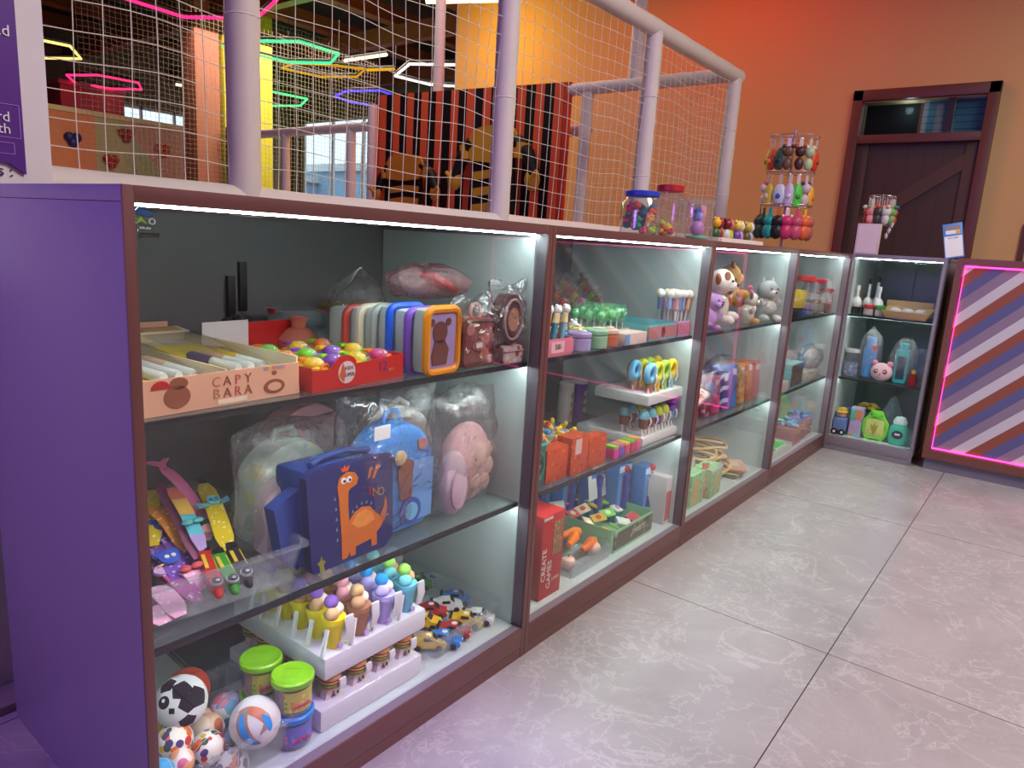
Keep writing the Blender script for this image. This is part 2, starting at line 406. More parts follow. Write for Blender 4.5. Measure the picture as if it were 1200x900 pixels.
# far wall of the play hall with a long window band
FARW = mat('far_wall', S(128, 122, 104), 0.8)
b = mb(FARW); b.bb(-4, 10.1, 14, 14.1, 0, 1.0); b.bb(-4, 10.1, 14, 14.1, 3.15, 4.3); b.bb(-4, 5.9, 14, 14.1, 1.0, 3.15); b.bb(7.95, 10.1, 14, 14.1, 1.0, 3.15)
struct('wall_back', b)
b = mb(FARW); b.bb(10, 10.1, 5, 14, 0, 0.9); b.bb(10, 10.1, 5, 14, 3.4, 4.3); b.bb(10, 10.1, 5, 10.4, 0.9, 3.4); b.bb(10, 10.1, 13.55, 14.0, 0.9, 3.4)
struct('wall_side', b)
b = mb(WALLB); b.bb(XW+0.15, 10, 5.0, 5.08, 0, 4.3); struct('wall_partition', b)
WFR = mat('window_frame_white', S(220, 220, 215), 0.5)
def window(nm, alongx, a0, a1, z0, z1, pos, n):
    b = mb(WFR); t = 0.05
    def bx(p0, p1, q0, q1):
        if alongx: b.bb(p0, p1, pos, pos+0.06, q0, q1)
        else: b.bb(pos, pos+0.06, p0, p1, q0, q1)
    bx(a0, a1, z0, z0+t); bx(a0, a1, z1-t, z1)
    for i in range(n+1):
        x = a0+(a1-a0-t)*i/n; bx(x, x+t, z0, z1)
    o = struct(nm, b)
    g = mb(film('window_glass', (1, 1, 1), 0.0, 0.02, 0.03))
    if alongx: g.bb(a0, a1, pos+0.025, pos+0.033, z0, z1)
    else: g.bb(pos+0.025, pos+0.033, a0, a1, z0, z1)
    g.build('pane', o)
    return o
window('window_1', True, 5.9, 7.95, 1.0, 3.15, 14.02, 3)
window('window_2', False, 10.4, 13.55, 0.9, 3.4, 10.02, 3)
# pale building seen outside the windows
BLD = mat('outside_wall', S(120, 170, 200), 0.9, emit=S(150, 205, 235), es=0.75)
t = thing('building', 'pale blue building seen through the far windows of the hall', 'building', (18, 16, 0))
b = mb(mat('outside_building_pale', S(150, 190, 215), 0.9)); b.bb(-2, 2, -9, 9, 0, 3.0); b.bb(-16, -2, 5, 9, 0, 2.6); b.build('wall', t)
b = mb(mat('outside_roof', S(215, 220, 215), 0.7)); b.bb(-2.2, 2, -9, 9, 3.0, 3.25); b.bb(-16, -2, 4.8, 9, 2.6, 2.8); b.build('roof', t)
b = mb(mat('outside_ground', S(120, 120, 120), 0.9)); b.bb(-10, 40, 14.2, 40, -0.1, -0.02); b.bb(10.2, 40, -5, 14.2, -0.1, -0.02); struct('ground', b)

# roof beams and purlins of the hall
BEAM = mat('roof_beam_red', S(120, 66, 44), 0.6, var=0.2, scale=4)
BEAMD = mat('roof_panel_black', S(24, 20, 20), 0.9, var=0.3)
for i in range(9):
    y = 2.0+1.35*i
    b = mb(BEAM); b.bb(-1, 9.9, y-0.05, y+0.05, 3.98, 4.18); b.bb(-1, 9.9, y-0.09, y+0.09, 3.96, 3.99)
    o = struct('trim_%d' % (i+1), b)
for i in range(7):
    x = -0.4+1.9*i
    b = mb(BEAM); b.bb(x-0.07, x+0.07, 1, 14, 3.72, 3.96)
    for k in range(8):
        y = 1.6+1.6*k; b.box((x, y, 3.84), (0.05, 0.5, 0.05), rot=(rad(35 if k % 2 else -35), 0, 0))
    struct('trim_%d' % (i+10), b)
DUCT = mat('duct_grey', S(150, 140, 132), 0.6)
t = thing('ceiling_panel', 'pale square ceiling panel above the pink hexagon light', 'ceiling panel', (3.9, 5.6, 3.62))
b = mb(DUCT); b.bb(-0.9, 0.9, -0.8, 0.8, 0, 0.05, bev=0.01); b.build('panel', t)
b = mb(BEAM); b.bb(-0.95, 0.95, -0.85, -0.8, -0.02, 0.07); b.bb(-0.95, 0.95, 0.8, 0.85, -0.02, 0.07); b.build('frame', t)

# columns
def column(nm, label, material, x0, x1, y0, y1):
    t = thing(nm, label, 'column', ((x0+x1)/2, (y0+y1)/2, 0))
    b = mb(material); b.bb(-(x1-x0)/2, (x1-x0)/2, -(y1-y0)/2, (y1-y0)/2, 0, 4.2, bev=0.01); b.build('shaft', t)
    b = mb(BEAM); b.bb(-(x1-x0)/2-0.02, (x1-x0)/2+0.02, -(y1-y0)/2-0.02, (y1-y0)/2+0.02, 3.62, 3.76, bev=0.005); b.build('collar', t)
    b = mb(DUCT); b.bb(-(x1-x0)/2-0.02, (x1-x0)/2+0.02, -(y1-y0)/2-0.02, (y1-y0)/2+0.02, 0, 0.12, bev=0.005); b.build('base', t)
column('column', 'yellow green painted column in the hall behind the tall padded post', mat('paint_yellow_green', S(196, 190, 46), 0.6), 5.42, 6.2, 9.0, 9.5)
column('column', 'salmon brown painted column left of the yellow green column', mat('paint_salmon', S(150, 88, 68), 0.6), 5.0, 5.36, 9.02, 9.4)

# leafy green wall strip next to the yellow column
t = thing('artificial_hedge', 'dark green artificial hedge strip beside the yellow green column', 'plant', (5.5, 8.9, 0))
b = mb(mat('hedge_green', S(40, 62, 30), 0.8, var=0.4, scale=40))
for i in range(420):
    z = random.uniform(0.9, 2.3); x = random.uniform(-0.12, 0.12); y = random.uniform(-0.08, 0)
    b.box((x, y-0.04, z), (0.05, 0.012, 0.07), rot=(random.uniform(-1, 1), random.uniform(-1, 1), random.uniform(0, 3)))
b.build('leaves', t)
b = mb(K(30, 45, 28)); b.bb(-0.13, 0.13, -0.06, 0.02, 0.05, 2.35, bev=0.01); b.build('backing', t)

# climbing wall with holds
t = thing('climbing_wall', 'pastel peach, sage and pink climbing wall in the far hall', 'climbing wall', (4.9, 11.0, 0))
PE = mat('panel_peach', S(222, 140, 98), 0.6); SG = mat('panel_sage', S(176, 176, 132), 0.6); PK = mat('panel_dusty_pink', S(206, 150, 136), 0.6)
b = mb(PE); b.bb(-2.4, -0.42, 0, 0.12, 0, 2.46); b.build('panel', t)
b = mb(SG); b.prism([(-0.42, 0), (0.75, 0), (0.75, 1.5), (0.25, 2.1), (0.0, 2.46), (-0.42, 2.46)], 0.12); b.build('panel', t)
b = mb(PK); b.prism([(0.75, 0), (1.42, 0), (1.42, 2.52), (0.0, 2.46), (0.25, 2.1), (0.75, 1.5)], 0.12); b.build('panel', t)
b = mb(mat('panel_cream', S(222, 204, 160), 0.6)); b.bb(-2.4, 1.42, -0.02, 0.14, 2.46, 2.53); b.build('top_rail', t)
def hold(x, z, c, lab):
    h = thing('climbing_hold', lab, 'climbing hold', (x, 10.97, z), group=None)
    q = mb(c); q.sph((-0.05, 0, 0.03), 0.07, 10, (1, 0.5, 1)); q.sph((0.05, 0, 0.03), 0.07, 10, (1, 0.5, 1)); q.sph((0, 0, -0.04), 0.075, 10, (1, 0.5, 1)); q.build('grip', h)
    q = mb(BLK); q.cyl((0, -0.03, 0), 0.015, 0.012, 8, rot=(pi/2, 0, 0)); q.build('bolt', h)
hold(4.16, 2.08, K(40, 40, 120), 'blue heart hold on the peach climbing panel')
hold(4.92, 2.25, K(150, 40, 40), 'dark red hold high on the pink climbing panel')
hold(5.48, 2.09, K(200, 70, 40), 'orange red hold right on the pink climbing panel')
hold(4.68, 1.83, K(170, 30, 40), 'crimson hold low on the sage climbing panel')
t = thing('playhouse', 'pink boxy playhouse top behind the climbing wall', 'playhouse', (5.3, 13.0, 0))
b = mb(mat('playhouse_pink', S(230, 92, 110), 0.6)); b.bb(-0.52, 0.52, 0, 0.6, 0, 3.15, bev=0.02); b.build('wall', t)
b = mb(mat('playhouse_pink_trim', S(235, 130, 140), 0.6)); b.bb(-0.55, 0.55, -0.03, 0.63, 3.15, 3.22, bev=0.01); b.build('roof', t)

# hexagon ceiling lights
def hexlight(label, pts, z, colr, strength, group=None, top=3.96):
    cx_ = sum(p[0] for p in pts)/len(pts); cy_ = sum(p[1] for p in pts)/len(pts)
    t = thing('hexagon_light', label, 'ceiling light', (cx_, cy_, z), group=group)
    P = [(p[0]-cx_, p[1]-cy_, 0) for p in pts]
    b = mb(emis('neon_%s' % '_'.join('%d' % (c*100) for c in colr), colr, strength))
    n = len(P)
    b.tube(P, 0.017, 8, closed=True)
    b.build('neon_tube', t)
    b = mb(BLK)
    b.tube([(q[0], q[1], 0.04) for q in P], 0.016, 6, closed=True)
    b.build('housing', t)
    b = mb(BLK)
    for i in range(0, n, 2): b.tube([(P[i][0], P[i][1], 0.04), (P[i][0], P[i][1], top-z)], 0.003, 5)
    build_each(b, 'suspension_wire', t)
def hx(pxs, z): return [tuple(W(x, y, 2, z)[:2]) for x, y in pxs]
def hexa(cx_, cy_, R_, a0): return [(cx_+R_*cos(a0+i*pi/3), cy_+R_*sin(a0+i*pi/3)) for i in range(6)]
def fit_hex(pxs, z):
    P = hx(pxs, z); return P
PINK = (1.0, 0.02, 0.15); GREENL = (0.06, 1.0, 0.26); WARM = (1.0, 0.82, 0.5); AMB = (1.0, 0.5, 0.02); BLUEL = (0.10, 0.06, 1.0); WHL = (1.0, 0.96, 0.9)
a, b_, c_ = [Vector(q) for q in hx([(215, 20), (300, 22), (309, 0)], 3.2)]
v1 = a-b_; v2 = c_-b_
# the near pink ring: corners from three seen ones, closed by symmetry about its centre
cen = (a + (hx([(150, 0)], 3.2)[0][0]*0+c_.x, c_.y) if False else a) 
P0 = Vector(hx([(140, -4)], 3.2)[0])
ctr = a + (P0-a) + (b_-a)
pp = [P0, a, b_, ctr*2-P0, ctr*2-a, ctr*2-b_]
hexlight('large pink hexagon light nearest the net, at the top left', [tuple(p) for p in pp], 3.2, PINK, 2.6, top=3.55)
hexlight('large green hexagon light left of centre', hx([(272, 51), (301, 48), (350, 49), (397, 63), (387, 74), (338, 73)], 3.2)[1:]+hx([(262, 55)], 3.2), 3.2, GREENL, 2.2)
hexlight('yellow hexagon light at the far left edge', hx([(25, 42), (53, 48), (82, 54), (95, 69), (53, 68), (15, 66)], 3.2), 3.2, (1.0, 0.75, 0.2), 2)
hexlight('small pink hexagon light over the pink playhouse', hx([(78, 88), (115, 88), (162, 97), (166, 105), (130, 104), (88, 97)], 3.2), 3.2, PINK, 2.4)
hexlight('white hexagon light above the striped board', hx([(463, 89), (480, 75), (537, 76), (575, 90), (560, 103), (503, 99)], 3.2), 3.2, WHL, 2.5)
hexlight('blue violet hexagon light above the striped board', hx([(392, 113), (405, 107), (445, 106), (470, 115), (442, 124), (412, 120)], 3.2), 3.2, BLUEL, 2)
hexlight('small green hexagon light below the large green one', hx([(272, 100), (312, 106), (360, 116), (352, 124), (312, 124), (262, 112)], 3.2), 3.2, GREENL, 2)
hexlight('dim amber hexagon light between the green and blue ones', hx([(385, 76), (428, 81), (418, 90), (376, 90), (330, 80), (345, 74)], 3.3), 3.3, (0.8, 0.38, 0.01), 1.0)
def barlight(label, p0, p1, z, colr, s_, rr=0.02):
    a = W(*p0, 2, z); c = W(*p1, 2, z); t = thing('bar_light', label, 'ceiling light', a)
    q = mb(emis('bar_%s' % '_'.join('%d' % (x*100) for x in colr), colr, s_)); q.tube([(0, 0, 0), c-a], rr, 8); q.build('tube', t)
    q = mb(BLK); q.tube([(0, 0, 0.035), c-a+Vector((0, 0, 0.035))], rr*0.7, 6); q.build('housing', t)
barlight('warm white straight tube light beside the green hexagon', (404, 71), (453, 64), 3.3, WARM, 4)
barlight('amber straight light bar left of the white hexagon', (430, 82), (462, 81), 3.3, (0.9, 0.42, 0.01), 1.2)
barlight('short warm light under the beams at the far left', (206, 99), (220, 101), 3.3, WARM, 2)
barlight('bright yellow white tube light at the top of the yellow wall', (500, 1), (585, -1), 3.35, (1.0, 0.8, 0.35), 6, 0.03)
t = thing('exit_light', 'green light on the wall above the cage rail', 'light', W(722, 3, 0, 5.9))
b = mb(emis('green_lamp', (0.05, 1, 0.2), 1.5)); b.sph((0, 0, 0), 0.05, 12, (0.7, 1, 0.8)); b.build('lens', t)
b = mb(WHT); b.bb(0.02, 0.1, -0.07, 0.07, -0.05, 0.05, bev=0.01); b.build('housing', t)

# ================================================================== net cage
NY = 0.9; RX = 4.05; R0 = 0.043
posts = [W(285, 100, 1, NY).x, W(592, 100, 1, NY).x, W(757, 150, 1, NY).x, 4.03]
ZT = 2.06; ZB = 1.07
def padpost(x, y, z0, z1, label, name='padded_post'):
    t = thing(name, label, 'post', (x, y, z0), group=None)
    b = mb(PADW); h = z1-z0; n = 40
    b.lathe([(0, 0), (R0, 0)]+[(R0+0.0012*sin(i*2.4)+0.0008*random.random(), h*i/n) for i in range(1, n)]+[(R0, h), (0, h)], seg=20)
    b.build('foam_sleeve', t)
    b = mb(DUCT); b.cyl((0, 0, -0.01), R0*0.6, h+0.02, 12); b.build('pipe', t)
    b = mb(WHT)
    for k in range(5):
        b.tube([((R0+0.002)*cos(q*pi/6), (R0+0.002)*sin(q*pi/6), h*(k+0.6)/5.4) for q in range(12)], 0.002, 5, closed=True)
    build_each(b, 'strap', t)
    return t
labs = ['thick padded post nearest the camera, lit purple', 'white padded net post in front of the striped board', 'white padded net post beyond the candy jars', 'white padded corner post at the far end of the net cage']
for i, x in enumerate(posts): padpost(x, NY, 0, 3.2 if i < 2 else ZT, labs[i])
padpost(posts[0]-1.13, NY, 0, 3.2, 'padded post behind the purple banner')
def padrail(p0, p1, label):
    p0 = Vector(p0); p1 = Vector(p1); t = thing('padded_rail', label, 'rail', p0)
    n = 24; b = mb(PADW); b.tube([(p1-p0)*i/n for i in range(n+1)], [R0+0.0015*sin(i*2.1) for i in range(n+1)], 16); b.build('foam_sleeve', t)
    q = mb(DUCT); e = (p1-p0).normalized()*0.01; q.tube([-e, p1-p0+e], R0*0.6, 10); q.build('pipe', t)
padrail((-0.6, NY, ZB), (4.0, NY, ZB), 'long white padded rail running just above the display cases')
padrail((posts[1]-0.2, NY, ZT+0.02), (4.08, NY, ZT+0.02), 'padded top rail sloping along the right of the cage')
padrail((RX, NY+0.04, ZT+0.03), (RX, 2.12, ZT+0.03), 'padded top rail at the far end of the cage')
padrail((RX+0.1, 2.0, 1.83), (RX+0.1, 2.3, 1.83), 'short padded rail at the right edge of the striped board')
padpost(RX, 1.97, 0, ZT, 'slim padded post right of the striped board')
padpost(RX+0.02, 1.62, ZT+0.07, 3.6, 'pole rising above the far cage rail against the red wall')
padpost(RX+0.12, 3.56, 0, 3.6, 'pole rising above the left part of the striped board')
padpost(RX, 4.24, 0, 2.12, 'pink padded post at the left edge of the striped board')
padpost(RX, 4.53, 0, 1.94, 'slim padded post just left of the striped board')
padpost(RX, 5.55, 0, 1.94, 'slim padded post in front of the hall columns')
padrail((RX, 4.28, 1.94), (RX, 6.4, 1.94), 'thin padded rail left of the striped board')

def net(label, org, ux, uz, nu, nv, cell, rr, group, jitter=0.006, matl=None):
    """rectangular cord net: ux, uz unit directions"""
    t = thing('safety_net', label, 'net', org, group=group)
    ux = Vector(ux); uz = Vector(uz); nn = ux.cross(uz).normalized()
    def P(i, j):
        s_ = sin(i*0.9+j*0.35)*jitter*0.6+sin(j*0.7+i*0.3)*jitter*0.5
        return ux*(i*cell+s_*0.7)+uz*(j*cell+sin(i*0.55)*jitter+s_)+nn*(0.012*sin(i*0.25)*sin(j*0.3))
    b = mb(matl or NETM)
    for i in range(nu+1): b.tube([P(i, j) for j in range(nv+1)], rr, 4)
    for j in range(nv+1): b.tube([P(i, j) for i in range(nu+1)], rr, 4)
    b.build('mesh', t)
CE = 0.061
xs = [posts[0]-1.13]+posts
nl = ['square cord net behind the purple banner, left of the thick post', 'square cord net between the two nearest padded posts', 'square cord net in front of the right half of the striped board', 'square cord net in the last bay of the cage']
for k in range(4):
    x0 = xs[k]+R0; x1 = xs[k+1]-R0; nu = round((x1-x0)/CE); ce = (x1-x0)/nu; z1 = 2.6 if k < 2 else ZT
    net(nl[k], (x0, NY, ZB+0.03), (1, 0, 0), (0, 0, 1), nu, round((z1-ZB)/ce), ce, 0.0014 if k < 2 else 0.0012, None)
net('cord net closing the far end of the cage', (RX, NY+0.05, ZB), (0, 1, 0), (0, 0, 1), 22, 20, 0.0475, 0.0014, None)
net('finer dark cord net deep in the play hall', (3.2, 8.2, 1.2), (1, 0, 0), (0, 0, 1), 72, 42, 0.06, 0.002, None, matl=mat('net_cord_dull', S(150, 140, 125), 0.8))

# striped board with two bee figures
t = thing('photo_board', 'red and black striped board with two cartoon bee bodies', 'board', (RX, 3.13, 0))
b = mb(stripes('board_stripes', [(1, S(18, 12, 14)), (0.95, S(236, 98, 56))], (0, 1, 0), 0.17, 0.5, 0.25))
b.prism([(-1.02, 0.0), (1.0, 0.0), (1.0, 2.19), (-1.02, 2.14)], 0.03, Matrix.Rotation(pi/2, 4, 'Z')); b.build('striped_panel', t)
b = mb(K(196, 56, 38)); b.bb(-0.035, 0.0, -1.03, -0.98, 0, 2.14, bev=0.005); b.bb(-0.035, 0, 0.98, 1.01, 0, 2.19, bev=0.005); build_each(b, 'edge_trim', t)
BY = mat('bee_yellow', S(214, 158, 40), 0.6, var=0.15, scale=9); BB_ = mat('bee_black', S(14, 11, 12), 0.6)
def bee(cy_, zt, s_, wd, yel):
    f = thing('bee_figure', 'tmp', 'cutout figure', (RX-0.092, cy_, 0))
    f.rotation_euler = (0, 0, -pi/2)       # local x -> -y (right in the picture)
    q = mb(BB_)
    q.prism([(-0.26*wd, zt-0.22*s_), (0.26*wd, zt-0.22*s_), (0.3*wd, zt-0.6), (0.27*wd, 0.9), (-0.27*wd, 0.9), (-0.3*wd, zt-0.6)], 0.02, z0=-0.02)
    q.tube([(-0.27*wd, -0.01, zt-0.12*s_), (-0.42*wd, -0.01, zt-0.25*s_), (-0.5*wd, -0.01, zt-0.42*s_)], [0.06*s_, 0.055*s_, 0.045*s_], 10)
    q.tube([(0.27*wd, -0.01, zt-0.12*s_), (0.42*wd, -0.01, zt-0.22*s_), (0.52*wd, -0.01, zt-0.4*s_)], [0.06*s_, 0.055*s_, 0.045*s_], 10)
    q.build('body', f)
    q = mb(yel)
    q.prism([(-0.31*wd, zt-0.12*s_), (-0.24*wd, zt-0.03*s_), (-0.08*wd, zt), (0.10*wd, zt), (0.26*wd, zt-0.03*s_), (0.34*wd, zt-0.12*s_), (0.25*wd, zt-0.27*s_), (0, zt-0.29*s_), (-0.26*wd, zt-0.27*s_)], 0.025, z0=-0.05)
    q.build('collar', f)
    q = mb(yel)
    for k in range(5):
        z = zt-0.36*s_-k*0.13*s_
        pts = [(-0.24*wd, z), (0, z+0.02), (0.24*wd, z+0.01), (0.23*wd, z-0.055*s_), (0, z-0.045*s_), (-0.23*wd, z-0.065*s_)]
        q.prism(pts, 0.012, z0=-0.034)
    q.build('belly_stripes', f)
    q = mb(yel)
    for sx in (-1, 1):
        q.tube([(sx*0.36*wd, -0.01, zt-0.14*s_), (sx*0.34*wd, -0.01, zt-0.26*s_)], 0.062*s_, 10)
        q.sph((sx*0.5*wd, -0.02, zt-0.42*s_), 0.075*s_, 12, (1, 0.5, 1.2)); q.tube([(sx*0.5*wd, -0.04, zt-0.42*s_), (sx*0.58*wd, -0.05, zt-0.36*s_)], 0.018, 6)
    build_each(q, 'glove', f); return f
f1 = bee(3.68, 1.67, 0.75, 0.72, mat('bee_orange', S(205, 128, 36), 0.6, var=0.15, scale=9)); f1['label'] = 'small orange bee body cutout on the left of the striped board'
f2 = bee(2.72, 1.86, 0.95, 0.78, BY); f2['label'] = 'large yellow bee body cutout on the right of the striped board'

# ------------------------------------------------------------------ door with transom
DK = mat('door_frame_wood', S(92, 50, 40), 0.45, var=0.2, scale=5)
DW = stripes('door_planks', [(1, S(62, 45, 38)), (0.02, S(26, 18, 16))], (0, 1, 0), 0.125, 0.55)
D0, D1 = -0.30, 0.69
b = mb(DK)
b.bb(XW-0.05, XW+0.1, D1-0.075, D1, 0, 2.345, bev=0.004); b.bb(XW-0.05, XW+0.1, D0, D0+0.075, 0, 2.345, bev=0.004)
b.bb(XW-0.05, XW+0.1, D0, D1, 2.265, 2.345, bev=0.004); b.bb(XW-0.045, XW+0.1, D0+0.07, D1-0.07, 1.94, 2.005, bev=0.004)
dr = struct('door_1', b)
b = mb(DW); b.bb(XW+0.02, XW+0.06, D0+0.075, D1-0.075, 0.01, 1.94); b.build('door_panel', dr)
b = mb(mat('door_brace_wood', S(74, 54, 44), 0.55, var=0.15))
b.bb(XW, XW+0.02, D0+0.075, D0+0.16, 0.01, 1.94, bev=0.002); b.bb(XW, XW+0.02, D1-0.16, D1-0.075, 0.01, 1.94, bev=0.002)
b.bb(XW, XW+0.02, D0+0.16, D1-0.16, 0.95, 1.05, bev=0.002)
L_ = math.hypot(D1-D0-0.17, 0.66)
b.box((XW+0.011, (D0+D1)/2, 1.55), (0.016, L_, 0.1), rot=(-math.atan2(0.5, D1-D0-0.3), 0, 0))
b.build('brace', dr)
b = mb(film('transom_glass', (0.75, 0.85, 0.88), 0.0, 0.12, 0.03, bodycol=(0.1, 0.1, 0.1))); b.bb(XW+0.02, XW+0.03, D0+0.075, D1-0.075, 2.005, 2.265); b.build('transom_pane', dr)
b = mb(BLK); b.bb(XW+0.005, XW+0.05, -0.02, 0.03, 2.005, 2.265); b.build('glazing_bar', dr)
BLI = stripes('blind_slats', [(1, S(120, 180, 200)), (0.12, S(60, 100, 120))], (0, 0, 1), 0.05, 0.5)
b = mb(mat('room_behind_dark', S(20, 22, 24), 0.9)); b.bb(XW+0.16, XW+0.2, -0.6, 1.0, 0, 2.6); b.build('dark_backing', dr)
b = mb(BLI); b.bb(XW+0.10, XW+0.12, -0.22, 0.2, 2.0, 2.26); b.build('blind', dr)
point('blind_fill_lamp', (XW+0.08, 0.3, 2.2), (0.8, 0.95, 1.0), 0.6, 0.03)  # added lamp just in front of the blind, brightens its slats
b = mb(K(150, 150, 150, 30, metal=1.0)); b.cyl((XW-0.03, D1-0.13, 1.0), 0.022, 0.03, 14, rot=(0, pi/2, 0)); b.tube([(XW-0.04, D1-0.13, 1.0), (XW-0.045, D1-0.24, 1.0)], 0.009, 8); b.build('handle', dr)
b = mb(mat('wall_corner_brown', S(80, 44, 34), 0.5)); b.bb(XW-0.03, XW, -0.62, -0.585, 0, 1.35); struct('trim_20', b)

# ================================================================== purple banner
PUR = mat('banner_purple', S(74, 26, 130), 0.35, var=0.15, scale=3)
t = thing('banner_stand', 'white banner board with dark purple poster at the far left', 'banner', (-0.33, 0.72, 0))
b = mb(mat('banner_white', S(226, 220, 226), 0.6)); b.bb(-0.5, 0.517, 0, 0.03, 0.02, 2.2, bev=0.004); b.build('board', t)
b = mb(PUR); b.prism([(-0.48, 1.125), (0.3, 1.11), (0.44, 1.098), (0.468, 1.08), (0.468, 2.1), (-0.48, 2.1)], 0.006, z0=-0.008); b.build('poster', t)
text('lettering', 'loyalty card: load', 0.028, WHT, t, (0.457, -0.01, 1.335), align='RIGHT')
text('lettering', 'card', 0.026, WHT, t, (0.447, -0.01, 1.182), align='RIGHT')
text('lettering', 'month', 0.026, WHT, t, (0.447, -0.01, 1.16), align='RIGHT')
text('lettering', 'Prices :', 0.03, K(40, 10, 70), t, (0.448, -0.003, 1.083), align='RIGHT')
b = mb(mat('banner_line', S(170, 130, 220), 0.5))
for (x0, x1, z0, z1) in ((0.1, 0.462, 1.145, 1.205), (0.1, 0.45, 1.115, 1.135)):
    for s_ in (z0, z1): b.bb(x0, x1, -0.0095, -0.008, s_, s_+0.001)
    b.bb(x1, x1+0.001, -0.0095, -0.008, z0, z1)
b.build('border_line', t)
b = mb(DUCT); b.bb(-0.45, 0.45, -0.08, 0.12, 0, 0.02, bev=0.004); b.build('foot', t)
# ================================================================== display cases
UW = 0.9109; DEP = 0.55
ZC, ZB_, ZA = 0.08, 0.40, 0.741      # tops of case floor, lower shelf, upper shelf
LEDS = emis('led_shelf', (0.82, 1.0, 0.99), 60)
LEDC = emis('led_dim', (0.75, 1.0, 0.95), 30)
def case(label, wd, H, loc, rz, frame, led=True, side=GREY, backdoor=True):
    t = thing('display_case', label, 'display case', loc, rz, None)
    e = 0.0006
    b = mb(side); b.bb(e, 0.014, 0.0, DEP, 0.045, H-0.021, bev=0.0008); b.build('side_panel', t)
    b = mb(side); b.bb(wd-0.014, wd-e, 0.0, DEP, 0.045, H-0.021, bev=0.0008); b.build('side_panel', t)
    # white lining of the right and left sides
    b = mb(WHITEIN); b.bb(0.014, 0.0165, 0.03, DEP-0.02, 0.08, H-0.03); b.bb(wd-0.0165, wd-0.014, 0.03, DEP-0.02, 0.08, H-0.03); build_each(b, 'inner_lining', t)
    b = mb(side); b.bb(e, wd-e, 0.0, DEP, H-0.0205, H, bev=0.001); b.build('top_panel', t)
    b = mb(WHITEIN); b.bb(0.0165, wd-0.0165, 0.022, DEP-0.02, 0.06, ZC-0.0005); b.build('base_panel', t)
    if led: BK = BACKIN
    else: BK = mat('corner_back_green_grey', S(96, 112, 110), 0.35)
    hw = wd/2
    for (a0, a1, yy, hx_) in ((0.0165, hw+0.01, DEP-0.03, 0), (hw-0.01, wd-0.0165, DEP-0.018, 1)):
        b = mb(BK); b.bb(a0, a1, yy, yy+0.01, ZC, H-0.022); bd = b.build('sliding_back_door', t)
        if backdoor:
            q = mb(BLK); x = a1-0.02 if not hx_ else a0+0.035; q.bb(x-0.009, x+0.009, yy-0.012, yy-0.0005, 0.80+0.02*hx_, 0.9+0.03*hx_, bev=0.002); q.build('door_handle', bd)
    # front frame: stiles and rails, brown face
    b = mb(frame)
    b.bb(e, 0.015, -0.004, 0.0, 0.0, H, bev=0.0006); b.bb(wd-0.015, wd-e, -0.004, 0.0, 0.0, H, bev=0.0006)
    b.bb(0.015, wd-0.015, -0.004, 0.0, H-0.021, H, bev=0.0006); b.bb(0.015, wd-0.015, -0.004, 0.0, 0.028, 0.08, bev=0.0006)
    b.bb(0.015, wd-0.015, -0.003, 0.0, 0.0, 0.0265)
    b.build('front_frame', t)
    b = mb(side); b.bb(0.014, wd-0.014, 0.0, 0.022, 0.045, 0.0795); b.build('sill', t)
    b = mb(side); b.bb(0.03, wd-0.03, 0.02, DEP-0.08, 0, 0.045); b.build('plinth', t)
    b = mb(GLASS); b.bb(0.0145, wd-0.0145, 0.022, 0.027, 0.08, H-0.021); b.build('glass_pane', t)
    for z in (ZB_, ZA):
        b = mb(SHELFG); b.bb(0.017, wd-0.017, 0.036, DEP-0.035, z-0.010, z-0.0006); sh = b.build('glass_shelf', t)
        q = mb(EDGE); q.bb(0.017, wd-0.017, 0.031, 0.036, z-0.012, z-0.0006, bev=0.001); q.build('edge_strip', sh)
        q = mb(EDGE); q.bb(0.017, wd-0.017, 0.0362, 0.052, z-0.0108, z-0.0102); q.build('led_light_shield', sh)  # opaque strip added to stop the LED shining up through the glass
        q = mb(LEDS if led else LEDC); q.bb(0.02, wd-0.02, 0.038, 0.043, z-0.0125, z-0.0110); q.build('led_strip', sh)
    if led:
        b = mb(LED); b.bb(0.02, wd-0.018, 0.030, 0.037, H-0.0245, H-0.0215); b.build('led_strip', t)
    else:
        b = mb(LEDC); b.bb(0.02, wd-0.018, 0.030, 0.036, H-0.0245, H-0.0215); b.build('led_strip', t)
    return t
names = ['large display case nearest the camera, with balls and toy cars on its floor', 'second display case from the left, with orange boxes and lollipops',
         'third display case, with brown and white plush toys on top shelf', 'fourth display case, with red lidded jars on top shelf']
for i in range(4): case(names[i], UW, 1.05, (UW*i, 0, 0), 0, BROWN)
case('narrow corner display case facing left, with green bottles and wooden tray', 0.43, 1.055, (4*UW, -0.004, 0), rad(-90), GREY, led=False, backdoor=False)

t = thing('corner_cabinet', 'plain laminate corner block filling the bend between the display cases', 'cabinet', (4*UW, 0, 0))
b = mb(GREY); b.bb(0.001, 0.55, 0.0, DEP, 0.05, 1.029); b.build('body', t)
b = mb(GREY); b.bb(0.001, 0.552, 0.0, DEP, 1.0295, 1.05, bev=0.001); b.build('top_panel', t)
b = mb(GREY); b.bb(0.02, 0.52, 0.03, DEP-0.03, 0, 0.049); b.build('plinth', t)

